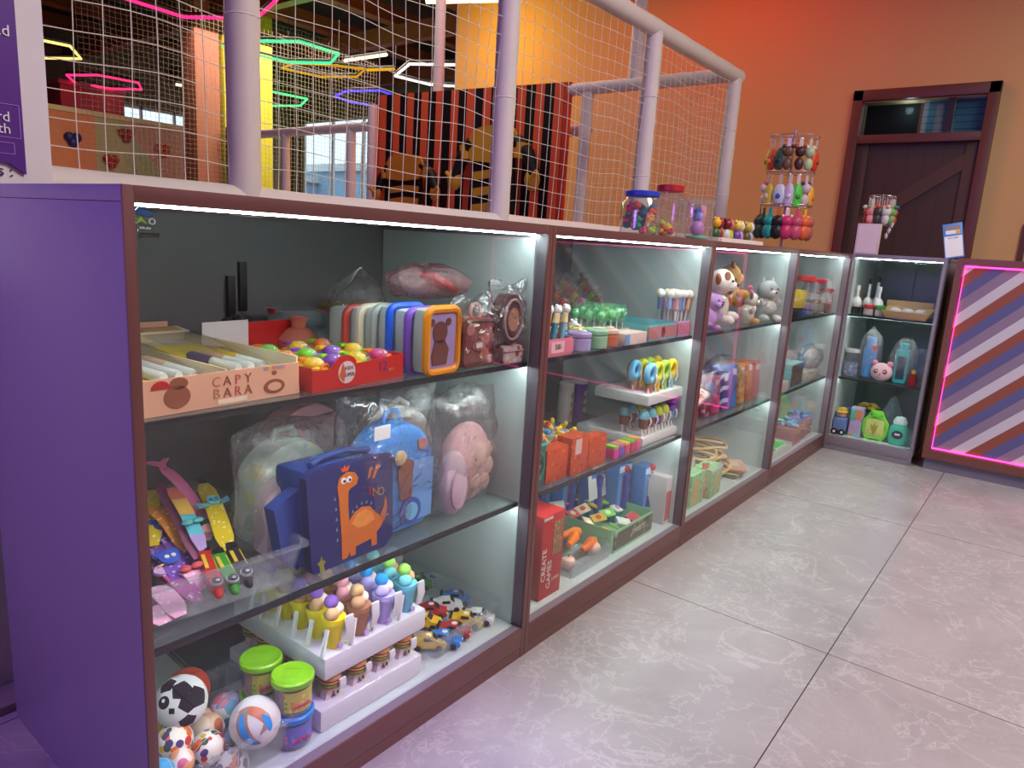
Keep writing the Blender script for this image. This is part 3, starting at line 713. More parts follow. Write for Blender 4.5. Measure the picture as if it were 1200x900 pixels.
# counter with striped panel and pink neon
CB = mat('counter_brown', S(112, 66, 50), 0.4, var=0.12, scale=3)
cy0, cy1 = -0.475, -2.42
t = thing('reception_counter', 'brown counter with diagonal striped front and pink neon outline', 'counter', (4*UW, cy0, 0))
L2 = cy0-cy1
b = mb(CB); b.bb(0.03, 0.6, -L2, 0, 0.06, 1.035, bev=0.001); b.build('body', t)
b = mb(CB); b.bb(0.0, 0.03, -0.028, 0.0, 0.06, 1.06); b.bb(0.0, 0.03, -L2, -L2+0.028, 0.06, 1.06); b.bb(0.0, 0.03, -L2+0.028, -0.028, 1.03, 1.06); b.bb(0.0, 0.03, -L2+0.028, -0.028, 0.06, 0.105); b.build('frame', t)
b = mb(CB); b.bb(0.0305, 0.62, -L2, 0, 1.0355, 1.06, bev=0.002); b.build('counter_top', t)
ST = stripes('counter_stripes', [(0.98, S(192, 186, 192)), (1.0, S(136, 72, 52)), (1.0, S(84, 84, 128)), (1.0, S(130, 112, 132))], (0, -0.7071, -0.7071), 0.1772, 0.55, 0.01)
b = mb(ST); b.bb(0.022, 0.03, -L2+0.028, -0.028, 0.105, 1.03); b.build('striped_panel', t)
b = mb(emis('pink_neon', (1.0, 0.05, 0.32), 4.5))
zz0, zz1, ya, yb = 0.113, 1.022, -0.036, -L2+0.036
b.tube([(0.015, ya, zz0), (0.015, ya, zz1), (0.015, yb, zz1), (0.015, yb, zz0)], 0.0045, 8, closed=True); b.build('neon_strip', t)
b = mb(mat('kick_grey', S(110, 104, 118), 0.5)); b.bb(0.02, 0.58, -L2, -0.012, 0, 0.058); b.build('kick_board', t)
# ================================================================== goods, first display case
def fl(x, y, z): return (x, y, z)
def tri_sh(name, lab, cat, *a, **k): return thing(name, lab, cat, *a, **k)
CARD = mat('card_peach', S(232, 178, 146), 0.6, var=0.04); CARDIN = mat('card_cream', S(232, 214, 180), 0.65, var=0.04); BRN = mat('card_brown', S(150, 84, 60), 0.6, var=0.1, scale=30)

# --- peach display box with two paint sets (upper shelf)
t = thing('display_box', 'peach cardboard display box printed with a sitting brown animal, two compartments', 'display box', (0.035, 0.05, ZA), rad(3))
Wd, Dp = 0.265, 0.40
def slab(b, x0, x1, y0, y1, z0, z1): b.bb(x0, x1, y0, y1, z0, z1, bev=0.0006)
b = mb(CARD); slab(b, 0, Wd, 0, 0.003, 0, 0.052); b.prism([(0, 0), (0.004, 0.052), (Wd-0.004, 0.052), (Wd, 0)], 0.0015, z0=-0.0016); fp = b.build('front_panel', t)
b = mb(CARDIN); slab(b, 0, 0.003, 0.003, Dp, 0, 0.062); b.build('side_panel', t)
b = mb(CARDIN); slab(b, Wd-0.003, Wd, 0.003, Dp, 0, 0.062); b.build('side_panel', t)
b = mb(CARDIN); slab(b, 0.003, Wd-0.003, 0.003, Dp, 0, 0.003); b.build('bottom_panel', t)
b = mb(CARDIN); slab(b, Wd/2-0.0015, Wd/2+0.0015, 0.003, Dp-0.003, 0.003, 0.055); b.build('divider', t)
b = mb(CARD); slab(b, 0, Wd, Dp-0.003, Dp, 0, 0.075); b.build('back_panel', t)
# sitting animal drawing, umbrella, flowers and lettering on the front
q = mb(BRN)
q.prism([(0.052+0.02*cos(a*pi/8), 0.024+0.017*sin(a*pi/8)) for a in range(16)], 0.0006, z0=-0.0023)
q.prism([(0.055+0.014*cos(a*pi/6), 0.043+0.009*sin(a*pi/6)) for a in range(12)], 0.0006, z0=-0.0023); q.build('animal_print', fp)
q = mb(RED); q.prism([(0.028+0.014*cos(a*pi/8), 0.038+0.012*sin(a*pi/8)) for a in range(9)], 0.0006, z0=-0.0030); q.build('umbrella_print', fp)
q = mb(BRN)
for k, (px, pz) in enumerate(((0.215, 0.018), )):
    q.prism([(px+0.02*cos(a*pi/8), pz+0.012*sin(a*pi/8)) for a in range(16)], 0.0006, z0=-0.0023)
    q.prism([(px+0.005*cos(a*pi/4), pz+0.022+0.004*sin(a*pi/4)) for a in range(8)], 0.0006, z0=-0.0023)
q.build('mascot_print', fp)
q = mb(CARD); q.prism([(0.215+0.013*cos(a*pi/8), 0.018+0.007*sin(a*pi/8)) for a in range(16)], 0.0006, z0=-0.0030); q.build('mascot_face_print', fp)
for s_, x, z, sz, c_ in (('CAPY', 0.14, 0.037, 0.021, BRN), ('BARA', 0.14, 0.019, 0.021, BRN)):
    for k, ch in enumerate(s_): text('lettering', ch, sz, [mat('ink_tan', S(196, 130, 92), 0.6), BRN, mat('ink_rose', S(200, 96, 80), 0.6), BRN][k], fp, (x-0.027+k*0.018, -0.0022, z))
q = mb(mat('ink_cream', S(245, 225, 200), 0.6)); q.bb(0.115, 0.165, -0.0023, -0.0016, 0.003, 0.010); q.build('price_patch', fp)
for k, (x, c_) in enumerate(((0.199, K(170, 150, 190)), (0.207, K(220, 180, 90)), (0.215, K(230, 130, 130)), (0.223, K(150, 180, 170)), (0.231, K(220, 140, 160)))):
    q = mb(c_); q.prism([(x-0.0036, 0.0455), (x+0.0036, 0.0455), (x+0.0036, 0.051), (x-0.0036, 0.051)], 0.0006, z0=-0.0023); q.build('colour_patch', fp)
def paint_set(x, label, caps):
    s_ = thing('paint_set', label, 'paint set', W(*x, 2, ZA+0.03) if len(x) == 2 else x, rad(3))
    s_.rotation_euler = (rad(5), 0, rad(3))
    q = mb(CARDIN); q.bb(-0.062, 0.062, -0.185, 0.185, 0, 0.012, bev=0.001); q.bb(-0.062, 0.062, 0.14, 0.185, 0.012, 0.03, bev=0.002); q.build('card_box', s_)
    q = mb(mat('capy_print', S(205, 160, 110), 0.6, var=0.3, scale=60)); q.bb(-0.05, 0.05, 0.145, 0.18, 0.03, 0.0306); q.build('header_print', s_)
    q = mb(WHT); q.bb(0.0, 0.035, 0.12, 0.139, 0.0121, 0.013); q.build('label', s_)
    q = mb(YEL); q.prism([(-0.05, -0.02), (0.045, -0.02), (0.045, 0.02), (-0.05, 0.09)], 0.001, Matrix.Translation((0, 0, 0.0135)) @ Matrix.Rotation(-pi/2, 4, 'X')); q.bb(-0.050, 0.050, -0.10, 0.10, 0.0125, 0.0145); build_each(q, 'yellow_card', s_)
    for k, c_ in enumerate(caps):
        xx = -0.018+k*0.024
        pn = mb(WHT); pn.lathe([(0, 0), (0.0075, 0.003), (0.0085, 0.01), (0.0085, 0.06), (0, 0.06)], (xx+0.012, -0.12, 0.024), 12, rot=(-pi/2, 0, rad(12))); po = pn.build('marker_barrel', s_)
        pc = mb(c_); pc.lathe([(0, 0), (0.009, 0), (0.009, 0.045), (0.007, 0.052), (0, 0.052)], (xx-0.0005, -0.0613, 0.024), 12, rot=(-pi/2, 0, rad(12))); pc.build('marker_cap', s_)
    q = mb(JAR); q.bb(-0.055, 0.055, -0.15, 0.11, 0.0125, 0.036, bev=0.004); q.build('blister', s_)
    return s_
paint_set((0.108, 0.25, ZA+0.022), 'left paint set with white capped markers on yellow card', [WHT, WHT, K(235, 190, 160)])
paint_set((0.236, 0.258, ZA+0.022), 'right paint set with purple, peach and yellow capped markers', [K(90, 60, 120), K(235, 180, 140), K(240, 200, 40)])

# --- red tray box with "12" and toy robots
RC = mat('card_red', S(200, 32, 30), 0.45, var=0.04)
p0 = Vector((0.312, 0.045, ZA)); ang = math.atan2(0.02, 0.23)
t = thing('display_box', 'red cardboard tray with the number 12 and a round white sticker', 'display box', p0, ang)
Wd = 0.225
b = mb(RC); b.prism([(0, 0), (Wd, 0), (Wd, 0.046), (0.10, 0.04)]+[(0.075+0.028*cos(a*pi/8), 0.036+0.022*sin(a*pi/8)) for a in range(1, 8)]+[(0.04, 0.036), (0, 0.038)], 0.002); b.build('front_panel', t)
b = mb(RC); slab(b, 0, 0.002, 0.002, 0.30, 0, 0.042); b.build('side_panel', t)
b = mb(RC); slab(b, Wd-0.002, Wd, 0.002, 0.30, 0, 0.046); b.build('side_panel', t)
b = mb(RC); slab(b, 0.002, Wd-0.002, 0.002, 0.30, 0, 0.002); b.build('bottom_panel', t)
b = mb(WHT); slab(b, 0, Wd*0.45, 0.30, 0.302, 0, 0.085); b.build('back_flap', t)
b = mb(RC); slab(b, Wd*0.45, Wd, 0.30, 0.302, 0, 0.08); b.build('back_flap', t)
b = mb(mat('sticker_pink', S(230, 205, 205), 0.5)); b.prism([(0.078+0.02*cos(a*pi/10), 0.027+0.02*sin(a*pi/10)) for a in range(20)], 0.0006, z0=-0.0007); b.build('round_sticker', t)
b = mb(mat('sticker_orange', S(205, 96, 40), 0.5)); b.prism([(0.060, 0.022), (0.068, 0.045), (0.074, 0.03), (0.071, 0.01)], 0.0006, z0=-0.0014); b.build('sticker_print', t)
text('lettering', 'KIDS', 0.0095, K(90, 60, 110), t, (0.083, -0.001, 0.034)); text('lettering', 'SUPER', 0.0095, K(60, 50, 90), t, (0.083, -0.001, 0.022))
text('lettering', '12', 0.026, K(70, 40, 130), t, (0.168, -0.0004, 0.027)); text('lettering', 'pcs', 0.010, K(230, 140, 60), t, (0.192, -0.0004, 0.020))
def robot(loc, rz, c1, c2, label):
    r_ = thing('toy_car', label, 'toy', loc, rz, None)
    q = mb(c1); q.box((0, 0, 0.017), (0.034, 0.055, 0.022), bev=0.008); q.sph((0, -0.004, 0.028), 0.017, 14, (1, 1.15, 0.85)); q.build('body', r_)
    q = mb(CLEAR); q.sph((0, -0.008, 0.031), 0.0165, 12, (0.85, 1.05, 0.8)); q.build('windscreen', r_)
    q = mb(c2); q.tube([(0.0135*cos(a*pi/8), -0.026, 0.02+0.012*sin(a*pi/8)) for a in range(9)], 0.0025, 6); q.build('front_hoop', r_)
    for sx in (-1, 1):
        q = mb(c2); q.cyl((sx*0.017-0.005, 0.016, 0.011), 0.011, 0.010, 12, rot=(0, pi/2, 0), bev=0.002); q.build('wheel', r_)
        q = mb(c2); q.cyl((sx*0.017-0.005, -0.017, 0.010), 0.010, 0.010, 12, rot=(0, pi/2, 0), bev=0.002); q.build('wheel', r_)
    q = mb(c2); q.box((0, 0.02, 0.036), (0.02, 0.012, 0.006), bev=0.002); q.build('spoiler', r_)
    return r_
PU, YE, GR, OR, PKT = K(140, 70, 190), K(245, 200, 40), K(120, 200, 40), K(240, 120, 30), K(210, 60, 130)
ca, sa = cos(ang), sin(ang)
def rl(x, y, z): return (p0.x+x*ca-y*sa, p0.y+x*sa+y*ca, ZA+z)
specs = [(0.03, 0.035, YE, OR), (0.08, 0.04, PU, GR), (0.13, 0.035, YE, GR), (0.19, 0.035, PKT, OR), (0.028, 0.105, OR, GR), (0.08, 0.11, GR, PU), (0.135, 0.105, PU, YE), (0.19, 0.105, YE, GR),
         (0.05, 0.18, GR, OR), (0.12, 0.18, YE, PU), (0.18, 0.18, OR, GR)]
cn = ['yellow and orange', 'purple and green', 'yellow and green', 'magenta and orange', 'orange and green', 'green and purple', 'purple and yellow', 'yellow and green', 'green and orange', 'yellow and purple', 'orange and green']
for k, (x, y, a, c) in enumerate(specs):
    row = 'front row' if k < 4 else ('middle row' if k < 8 else 'back row')
    robot(rl(x, y, 0.012 if k < 4 else 0.014), rad(20), a, c, 'chubby %s toy car in %s of the red tray' % (cn[k], row))
PIGGY = K(214, 120, 100)
t = thing('toy_jug', 'terracotta round jug toy behind the red tray', 'toy', W(350, 402, 1, 0.34) + Vector((0, 0, -0.012)))
t.location.z = ZA
b = mb(PIGGY); b.lathe([(0, 0), (0.03, 0), (0.04, 0.02), (0.042, 0.04), (0.025, 0.06), (0.014, 0.065), (0.016, 0.08), (0, 0.08)], seg=20); b.build('body', t)
b = mb(PIGGY); b.cyl((0, 0, 0.08), 0.018, 0.008, 16, bev=0.002); b.build('cap', t)

# --- containers at the back of the upper shelf
def lid_box(name, label, cat, loc, sz, body, lid, rz=0, clips=None, open_=False):
    t = thing(name, label, cat, loc, rz); x, y, z = sz
    b = mb(body); b.tray(-x/2, x/2, -y/2, y/2, 0, z*0.86, 0.003, flare=0.003); b.build('body', t)
    b = mb(lid); b.box((0, 0, z*0.9), (x+0.014, y+0.014, z*0.12), bev=0.003); b.build('lid', t)
    if clips:
        for sx in (-1, 1):
            b = mb(clips); b.box((sx*(x/2+0.008), 0, z*0.82), (0.006, y*0.35, z*0.28), bev=0.002); b.build('clip', t)
    return t
GOLD = mat('box_gold', S(150, 130, 74), 0.35, var=0.1)
t = lid_box('lunch_box', 'olive gold lunch box with brown picture at the back of top shelf', 'lunch box', (0.49, 0.475, ZA+0.0), (0.085, 0.07, 0.055), GOLD, GOLD, rad(8), GOLD)
b = mb(BRN); b.prism([(-0.02, 0.012), (0.02, 0.012), (0.02, 0.04), (-0.02, 0.04)], 0.001, z0=-0.0405); b.build('picture', t)
t = lid_box('lunch_box', 'flat yellow gold box below the olive gold lunch box', 'lunch box', (0.395, 0.44, ZA), (0.09, 0.07, 0.02), K(200, 180, 70), K(220, 190, 60), rad(8))
t = lid_box('storage_box', 'grey translucent storage box with a white price tag', 'storage box', (0.565, 0.42, ZA), (0.11, 0.09, 0.06), CLEAR, CLEAR, rad(5))
b = mb(WHT); b.bb(-0.04, -0.015, -0.0505, -0.049, 0.014, 0.038); b.build('price_tag', t)
t = lid_box('storage_box', 'small clear box with red clips on top of the grey storage box', 'storage box', (0.545, 0.42, ZA+0.062), (0.10, 0.08, 0.035), CLEAR, CLEAR, rad(-4), RED)
t = lid_box('storage_box', 'clear container with red lid beside the stacked lunch boxes', 'storage box', (0.635, 0.36, ZA+0.052), (0.085, 0.07, 0.045), CLEAR, K(190, 50, 45), rad(6))
t = lid_box('storage_box', 'clear plain box under the red lidded container', 'storage box', (0.635, 0.36, ZA), (0.085, 0.07, 0.05), CLEAR, CLEAR, rad(6))
t = lid_box('lunch_box', 'clear box with wide yellow gold lid at the very back', 'lunch box', (0.76, 0.475, ZA), (0.14, 0.07, 0.10), CLEAR, K(176, 150, 70), rad(4))

# crumpled bags
def bag(label, loc, sz, m_, seed=1, rz=0, name='plastic_bag', n=1.0, knot=True, parent=None):
    R_ = random.Random(seed); x, y, z = sz
    t = parent or thing(name, label, 'bag', loc, rz)
    b = MB().m(m_); nu, nv = 28, 16; rings = []
    ph = [R_.uniform(0, 6.28) for _ in range(8)]
    for j in range(nv+1):
        v = j/nv; rr = (sin(pi*min(v*0.94+0.03, 1)))**0.45
        if knot and v > 0.82: rr *= max(0.12, 1-(v-0.82)*4.6)
        ring = []
        for i in range(nu):
            a = 2*pi*i/nu
            k = 1+0.07*n*sin(3*a+ph[0]+5*v)+0.06*n*sin(7*a+ph[1]-9*v)+0.04*n*sin(13*a+ph[2]+14*v)+R_.uniform(-.025, .025)*n
            cx_ = cos(a); sy_ = sin(a)
            q_ = (abs(cx_)**3+abs(sy_)**3)**(-1/3)
            ring.append(b.bm.verts.new((x/2*rr*k*cx_*q_, y/2*rr*k*sy_*q_, z*v+0.006*n*sin(5*a+ph[3])*(v > 0.1))))
        rings.append(ring)
    for a_, b2 in zip(rings, rings[1:]):
        for i in range(nu): b.bm.faces.new((a_[i], a_[(i+1) % nu], b2[(i+1) % nu], b2[i]))
    b.bm.faces.new(rings[0][::-1]); b.bm.faces.new(rings[-1])
    b._fin([v for q in rings for v in q])
    o = b.build('film' if parent or True else name, t)
    return t
def flatbag(m_, parent, x, z, y, seed, th=0.05, name='bag_film'):
    """pillow of film : outline x by z, thickness th, with ruffled edges"""
    R_ = random.Random(seed); b = MB().m(m_); nu, nv = 18, 22
    ph = [R_.uniform(0, 6.28) for _ in range(6)]
    def P(i, j, s_):
        u = i/nu; v = j/nv; e = (sin(pi*u)*sin(pi*v))**0.35 if 0 < i < nu and 0 < j < nv else 0
        wv = 0.006*sin(11*u+ph[0]+3*v)+0.005*sin(17*v+ph[1]+5*u)+0.004*sin(29*u*v+ph[2])+R_.uniform(-.002, .002)
        ex = 0.008*sin(9*v+ph[3])*(2*u-1); ez = 0.010*sin(8*u+ph[4])*v
        return Vector(((u-0.5)*x+ex, y+s_*(th/2)*e+wv*(0.4+e), v*z+ez))
    for s_ in (-1, 1):
        g = [[b.bm.verts.new(P(i, j, s_)) for j in range(nv+1)] for i in range(nu+1)]
        for i in range(nu):
            for j in range(nv): b.bm.faces.new((g[i][j], g[i+1][j], g[i+1][j+1], g[i][j+1]))
        b._fin([v for c in g for v in c])
    return b.build(name, parent)

# --- standing row of lunch boxes
def std_box(x, rz, label, frame, side, w_=0.105, h=0.135, th=0.036, y=0.10, win=None, handle=False, hollow=True):
    """a lunch box standing on its long edge, lid facing the glass (-y)"""
    t = thing('lunch_box', label, 'lunch box', (x, y, ZA), rz)
    b = mb(side); b.box((0, th*0.3, h/2), (w_*0.94, th*1.3, h*0.94), bev=0.012); b.build('body', t)
    # lid rim as a rounded ring
    b = mb(frame); rr = 0.022; pts = []
    for (cx_, cz_, a0) in ((w_/2-rr, h-rr, 0), (-w_/2+rr, h-rr, pi/2), (-w_/2+rr, rr, pi), (w_/2-rr, rr, 1.5*pi)):
        for k in range(5): a = a0+k*pi/8; pts.append((cx_+(rr-0.005)*cos(a), -th*0.42, cz_+(rr-0.005)*sin(a)))
    b.tube(pts, 0.0085, 8, closed=True); b.build('lid_rim', t)
    for zz in (h-0.002, 0.006):
        b = mb(frame); b.box((0, -th*0.25, zz), (w_*0.42, th*0.5, 0.008), bev=0.002); b.build('latch', t)
    if win:
        b = mb(win[0]); b.box((0, -th*0.42, h/2), (w_-0.02, 0.004, h-0.02), bev=0.001); lid = b.build('lid_window', t)
        if win[1]:
            q = mb(win[1]); yy = -th*0.42-0.004
            q.prism([(-0.01+0.022*cos(a*pi/8), 0.085+0.022*sin(a*pi/8)) for a in range(16)], 0.001, z0=yy)
            q.prism([(-0.03, 0.02), (0.012, 0.02), (0.018, 0.05), (0.004, 0.07), (-0.024, 0.07), (-0.034, 0.04)], 0.001, z0=yy)
            q.prism([(-0.035+0.008*cos(a*pi/4), 0.105+0.008*sin(a*pi/4)) for a in range(8)], 0.001, z0=yy); q.prism([(0.015+0.008*cos(a*pi/4), 0.105+0.008*sin(a*pi/4)) for a in range(8)], 0.001, z0=yy)
            q.build('bear_print', lid)
    return t
SIDEM = mat('lunch_side_grey', S(176, 182, 184), 0.35)
cols = [('red', K(170, 60, 55), 'clear', 0.520, 0.21, 0.125), ('pale cream', K(206, 200, 176), 'cream', 0.535, 0.185, 0.128), ('grey', K(150, 160, 160), 'grey', 0.548, 0.16, 0.13), ('bright blue', K(20, 90, 215), 'b', 0.562, 0.13, 0.135),
        ('purple', K(120, 80, 190), 'b', 0.578, 0.095, 0.13)]
for nm, c_, _, x, y, h in cols:
    std_box(x+0.025, rad(4), 'standing lunch box with %s rim, in the row behind the orange one' % nm, c_, SIDEM, y=y, h=h)
std_box(0.618, rad(4), 'front standing lunch box with orange rim and bear picture on lavender', K(232, 148, 28), SIDEM, y=0.058, h=0.135, win=(mat('win_lavender', S(160, 140, 190), 0.3), mat('bear_brown', S(110, 66, 60), 0.5)))
BRT = mat('tin_brown', S(134, 60, 52), 0.35, var=0.12, scale=30)
t = thing('lunch_tin', 'square brown lunch tin with a monkey face, wrapped in clear film', 'lunch tin', (0.726, 0.062, ZA), rad(-2))
b = mb(BRT); b.box((0, 0, 0.055), (0.108, 0.05, 0.105), bev=0.014); b.build('body', t)
b = mb(mat('tin_rim', S(96, 44, 40), 0.35)); b.tube([(x, -0.026, z) for x, z in ((-0.04, 0.008), (0.04, 0.008), (0.048, 0.016), (0.048, 0.094), (0.04, 0.102), (-0.04, 0.102), (-0.048, 0.094), (-0.048, 0.016))], 0.004, 6, closed=True); b.build('lid_rim', t)
b = mb(mat('tin_face', S(190, 120, 104), 0.4, var=0.15, scale=60))
for (x, z, rr) in ((-0.028, 0.085, 0.012), (0.02, 0.064, 0.012), (0.018, 0.032, 0.013)): b.prism([(x+rr*cos(a*pi/8), z+rr*sin(a*pi/8)) for a in range(16)], 0.001, z0=-0.027)
b.prism([(0.0+0.02*cos(a*pi/8), 0.05+0.01*sin(a*pi/8)) for a in range(16)], 0.001, z0=-0.0275); b.build('face_print', t)
b = mb(WHT); b.bb(-0.012, 0.008, -0.0292, -0.028, 0.046, 0.056); b.build('label', t)
b = mb(K(205, 160, 150)); b.tube([(0.012+0.016*cos(a*pi/8), 0, 0.118+0.016*sin(a*pi/8)) for a in range(-3, 12)], 0.0045, 8); b.build('handle', t)
flatbag(BAG, t, 0.125, 0.15, 0.0, 4, 0.085)
t = thing('lunch_tin', 'oval brown lunch tin with round picture in crumpled clear bag', 'lunch tin', (0.835, 0.055, ZA+0.045), rad(-2))
b = mb(mat('tin_dark_brown', S(84, 50, 50), 0.35, var=0.15, scale=40)); b.lathe([(0, -0.02), (0.04, -0.02), (0.046, -0.014), (0.046, 0.02), (0, 0.022)], (0, 0, 0.055), 28, rot=(pi/2, 0, 0), sc=(0.8, 1.2, 1)); b.build('body', t)
b = mb(mat('tin_ring', S(176, 150, 146), 0.35)); b.tube([(0.030*cos(a*pi/12), -0.0225, 0.055+0.044*sin(a*pi/12)) for a in range(24)], 0.003, 6, closed=True); b.build('lid_ring', t)
b = mb(mat('tin_pic', S(180, 120, 80), 0.4, var=0.4, scale=60)); b.prism([(0.018*cos(a*pi/10), 0.055+0.026*sin(a*pi/10)) for a in range(20)], 0.001, z0=-0.0235); b.build('picture', t)
flatbag(BAG, t, 0.1, 0.135, 0.0, 9, 0.075)
t = thing('snack_case', 'small pinkish printed case under the oval tin', 'case', (0.84, 0.055, ZA))
b = mb(spots('case_print', S(176, 150, 150), [S(140, 70, 60), S(200, 180, 170), S(120, 60, 60)], 60, 0.4)); b.box((0, 0, 0.021), (0.075, 0.05, 0.042), bev=0.01); b.build('body', t)
b = mb(K(160, 130, 130)); b.tube([(-0.034, -0.026, 0.03), (0.034, -0.026, 0.03)], 0.0018, 6); b.build('zip', t)
PINKBAG = film('bag_pink_film', (1, 0.93, 0.94), 0.22, 0.05, 0.15, crinkle=1.0, bodycol=S(214, 150, 156), scale=34)
t = bag('clear crinkled bag of pinkish items lying on the lunch boxes', (0.70, 0.17, ZA+0.137), (0.2, 0.12, 0.07), PINKBAG, 3, knot=False)
b = mb(K(200, 60, 60)); b.box((0.035, 0, 0.035), (0.08, 0.05, 0.014), rot=(0, rad(25), 0), bev=0.004); b.build('red_pouch', t)
b = mb(K(60, 60, 66)); b.box((0.065, 0.01, 0.045), (0.04, 0.05, 0.01), rot=(0, rad(40), 0), bev=0.003); b.build('dark_pouch', t)
bag('tall clear bag standing behind the purple rimmed lunch box', (0.60, 0.27, ZA), (0.12, 0.10, 0.19), BAG, 12)
bag('dark crumpled bag beside the olive gold lunch box', (0.39, 0.40, ZA+0.025), (0.07, 0.06, 0.06), film('bag_dark', (0.5, 0.5, 0.5), 0.3, 0.05, 0.15, crinkle=1.0, bodycol=S(70, 70, 70)), 21)
t = thing('sticker', 'blue and green shop sticker in the top left corner of the glass', 'sticker', (0.036, 0.0205, 1.013))
b = mb(K(60, 150, 210)); b.prism([(-0.014, 0.004), (-0.004, 0.013), (0.016, 0.003), (0.006, 0.001)], 0.0008); b.build('blue_shape', t)
b = mb(K(150, 200, 60)); b.prism([(-0.008, -0.009), (-0.002, 0.0), (0.004, -0.009), (-0.002, -0.006)], 0.0008); b.build('green_shape', t)
text('lettering', 'O', 0.012, K(210, 215, 215), t, (0.011, 0, -0.006)); text('lettering', 'C', 0.010, K(210, 215, 215), t, (-0.012, 0, -0.006)); text('lettering', 'kids play', 0.004, K(210, 215, 215), t, (0.002, 0, -0.014))
CLP = mat('corner_clip_clear', S(150, 130, 120), 0.15)
t = thing('glass_clamp', 'clear hinge clamp high on the back of the first case', 'clamp', (0.235, 0.505, 0.985))
b = mb(CLEAR); b.box((0, 0, 0), (0.035, 0.012, 0.035), bev=0.006); b.build('block', t); b = mb(mat('steel', S(170, 165, 160), 0.3, metal=1)); b.tube([(0.012, -0.008, -0.006), (0.05, -0.008, -0.006)], 0.004, 8); b.build('pin', t)
for k_, (x_, z_) in enumerate(((0.53, 0.985), )):
    pass

# ------------------------------------------------------------------ lower shelf of the first case
t = thing('tray', 'clear plastic tray of slap bands and car pens', 'tray', (0.03, 0.075, ZB_), rad(-4))
b = mb(CLEAR); b.tray(0.02, 0.262, 0.012, 0.40, 0.0, 0.075, 0.002, flare=0.014, rim=0.008); b.build('body', t)
def dots(name, base, dot, scale=110, thr=0.28): return spots(name, base, [dot, dot], scale, thr)
def slap(p0, p1, wd, material, label, charm=None, arch=0.012, twist=0.0):
    p0 = Vector(p0); p1 = Vector(p1); n = 14; L = (p1-p0).length
    t = thing('slap_band', label, 'wristband', p0)
    wd = wd*1.22; D_ = p1-p0; side = D_.cross(Vector((0, 0, 1))).normalized()
    pts = [D_*i/n + Vector((0, 0, arch*sin(pi*i/n))) for i in range(n+1)]
    wds = [wd*min(1, 0.55+3*min(i, n-i)/n) for i in range(n+1)]
    b = mb(material); b.strip(pts, wds, 0.0022, side + Vector((0, 0, twist))); b.build('band', t)
    if charm:
        c_, shape, pos = charm; P = D_*pos+Vector((0, 0, arch*sin(pi*pos)+0.006)); q = mb(c_)
        nn = Vector((0, -0.35, 0.93)); R_ = nn.to_track_quat('Z', 'Y').to_euler()
        if shape == 'bear':
            q.cyl(P, 0.0165, 0.005, 16, rot=R_, bev=0.001); q.cyl(P+Vector((-0.013, 0.010, 0.003)), 0.0075, 0.005, 10, rot=R_); q.cyl(P+Vector((0.013, 0.010, 0.003)), 0.0075, 0.005, 10, rot=R_)
            ch = q.build('charm', t); q = mb(WHT); q.cyl(P+Vector((-0.005, -0.003, 0.0045)), 0.004, 0.002, 8, rot=R_); q.cyl(P+Vector((0.006, -0.003, 0.0045)), 0.004, 0.002, 8, rot=R_); build_each(q, 'eye', ch)
        elif shape == 'wing':
            q.cyl(P, 0.012, 0.005, 14, rot=R_, bev=0.001)
            for sx in (-1, 1): q.prism([(sx*0.008, -0.004), (sx*0.032, 0.006), (sx*0.03, -0.006), (sx*0.012, -0.010)], 0.004, Matrix.Translation(P) @ R_.to_matrix().to_4x4() @ Matrix.Rotation(-pi/2, 4, 'X'))
            ch = q.build('charm', t); q = mb(K(60, 160, 210)); q.cyl(P+Vector((-0.005, -0.002, 0.0045)), 0.004, 0.002, 8, rot=R_); q.cyl(P+Vector((0.006, -0.002, 0.0045)), 0.004, 0.002, 8, rot=R_); build_each(q, 'eye', ch)
        elif shape == 'moon':
            q.prism([(0.024*cos(a*pi/8), 0.013*sin(a*pi/8)) for a in range(16)], 0.005, Matrix.Translation(P) @ R_.to_matrix().to_4x4() @ Matrix.Rotation(-pi/2, 4, 'X'))
            ch = q.build('charm', t); q = mb(K(240, 220, 90)); q.tube([P+Vector((0.017*cos(a*pi/8), 0.008*sin(a*pi/8)-0.002, 0.005)) for a in range(1, 8)], 0.0015, 6); q.build('rainbow', ch)
        elif shape == 'tail':
            q.prism([(-0.004, -0.01), (0.004, -0.01), (0.006, 0.004), (0.022, 0.02), (0.008, 0.018), (0, 0.012), (-0.008, 0.018), (-0.022, 0.02), (-0.006, 0.004)], 0.005, Matrix.Translation(P) @ R_.to_matrix().to_4x4() @ Matrix.Rotation(-pi/2, 4, 'X')); q.build('charm', t)
        elif shape == 'bow':
            for sx in (-1, 1): q.sph(P+Vector((sx*0.01, 0, 0.002)), 0.010, 10, (1, 0.8, 0.5))
            q.build('charm', t)
    return t
zz = ZB_
def PZ(x, y, z): return W(x, y, 2, z)
LIL = dots('band_lilac', S(158, 110, 200), S(225, 205, 240)); YLB = dots('band_yellow', S(232, 200, 30), S(250, 240, 190)); ORB = dots('band_orange', S(240, 150, 60), S(250, 210, 150)); PKB = dots('band_pink', S(240, 178, 208), S(250, 225, 238))
MAG = dots('band_magenta', S(176, 80, 150), S(235, 190, 225)); VIO = dots('band_violet', S(120, 80, 180), S(200, 180, 235)); RNB = stripes('band_rainbow', [(1, S(176, 150, 214)), (1, S(90, 190, 210)), (1, S(245, 190, 90)), (1, S(240, 130, 110))], (0.3, 1, 0), 0.16)
def bandpx(a, za, b_, zb, *rest, **k): return slap(PZ(a[0], a[1], za), PZ(b_[0], b_[1], zb), *rest, **k)
bandpx((238, 567), 0.51, (268, 645), 0.455, 0.026, YLB, 'long yellow slap band with a winged charm, rightmost in the tray', (K(120, 200, 220), 'wing', 0.42))
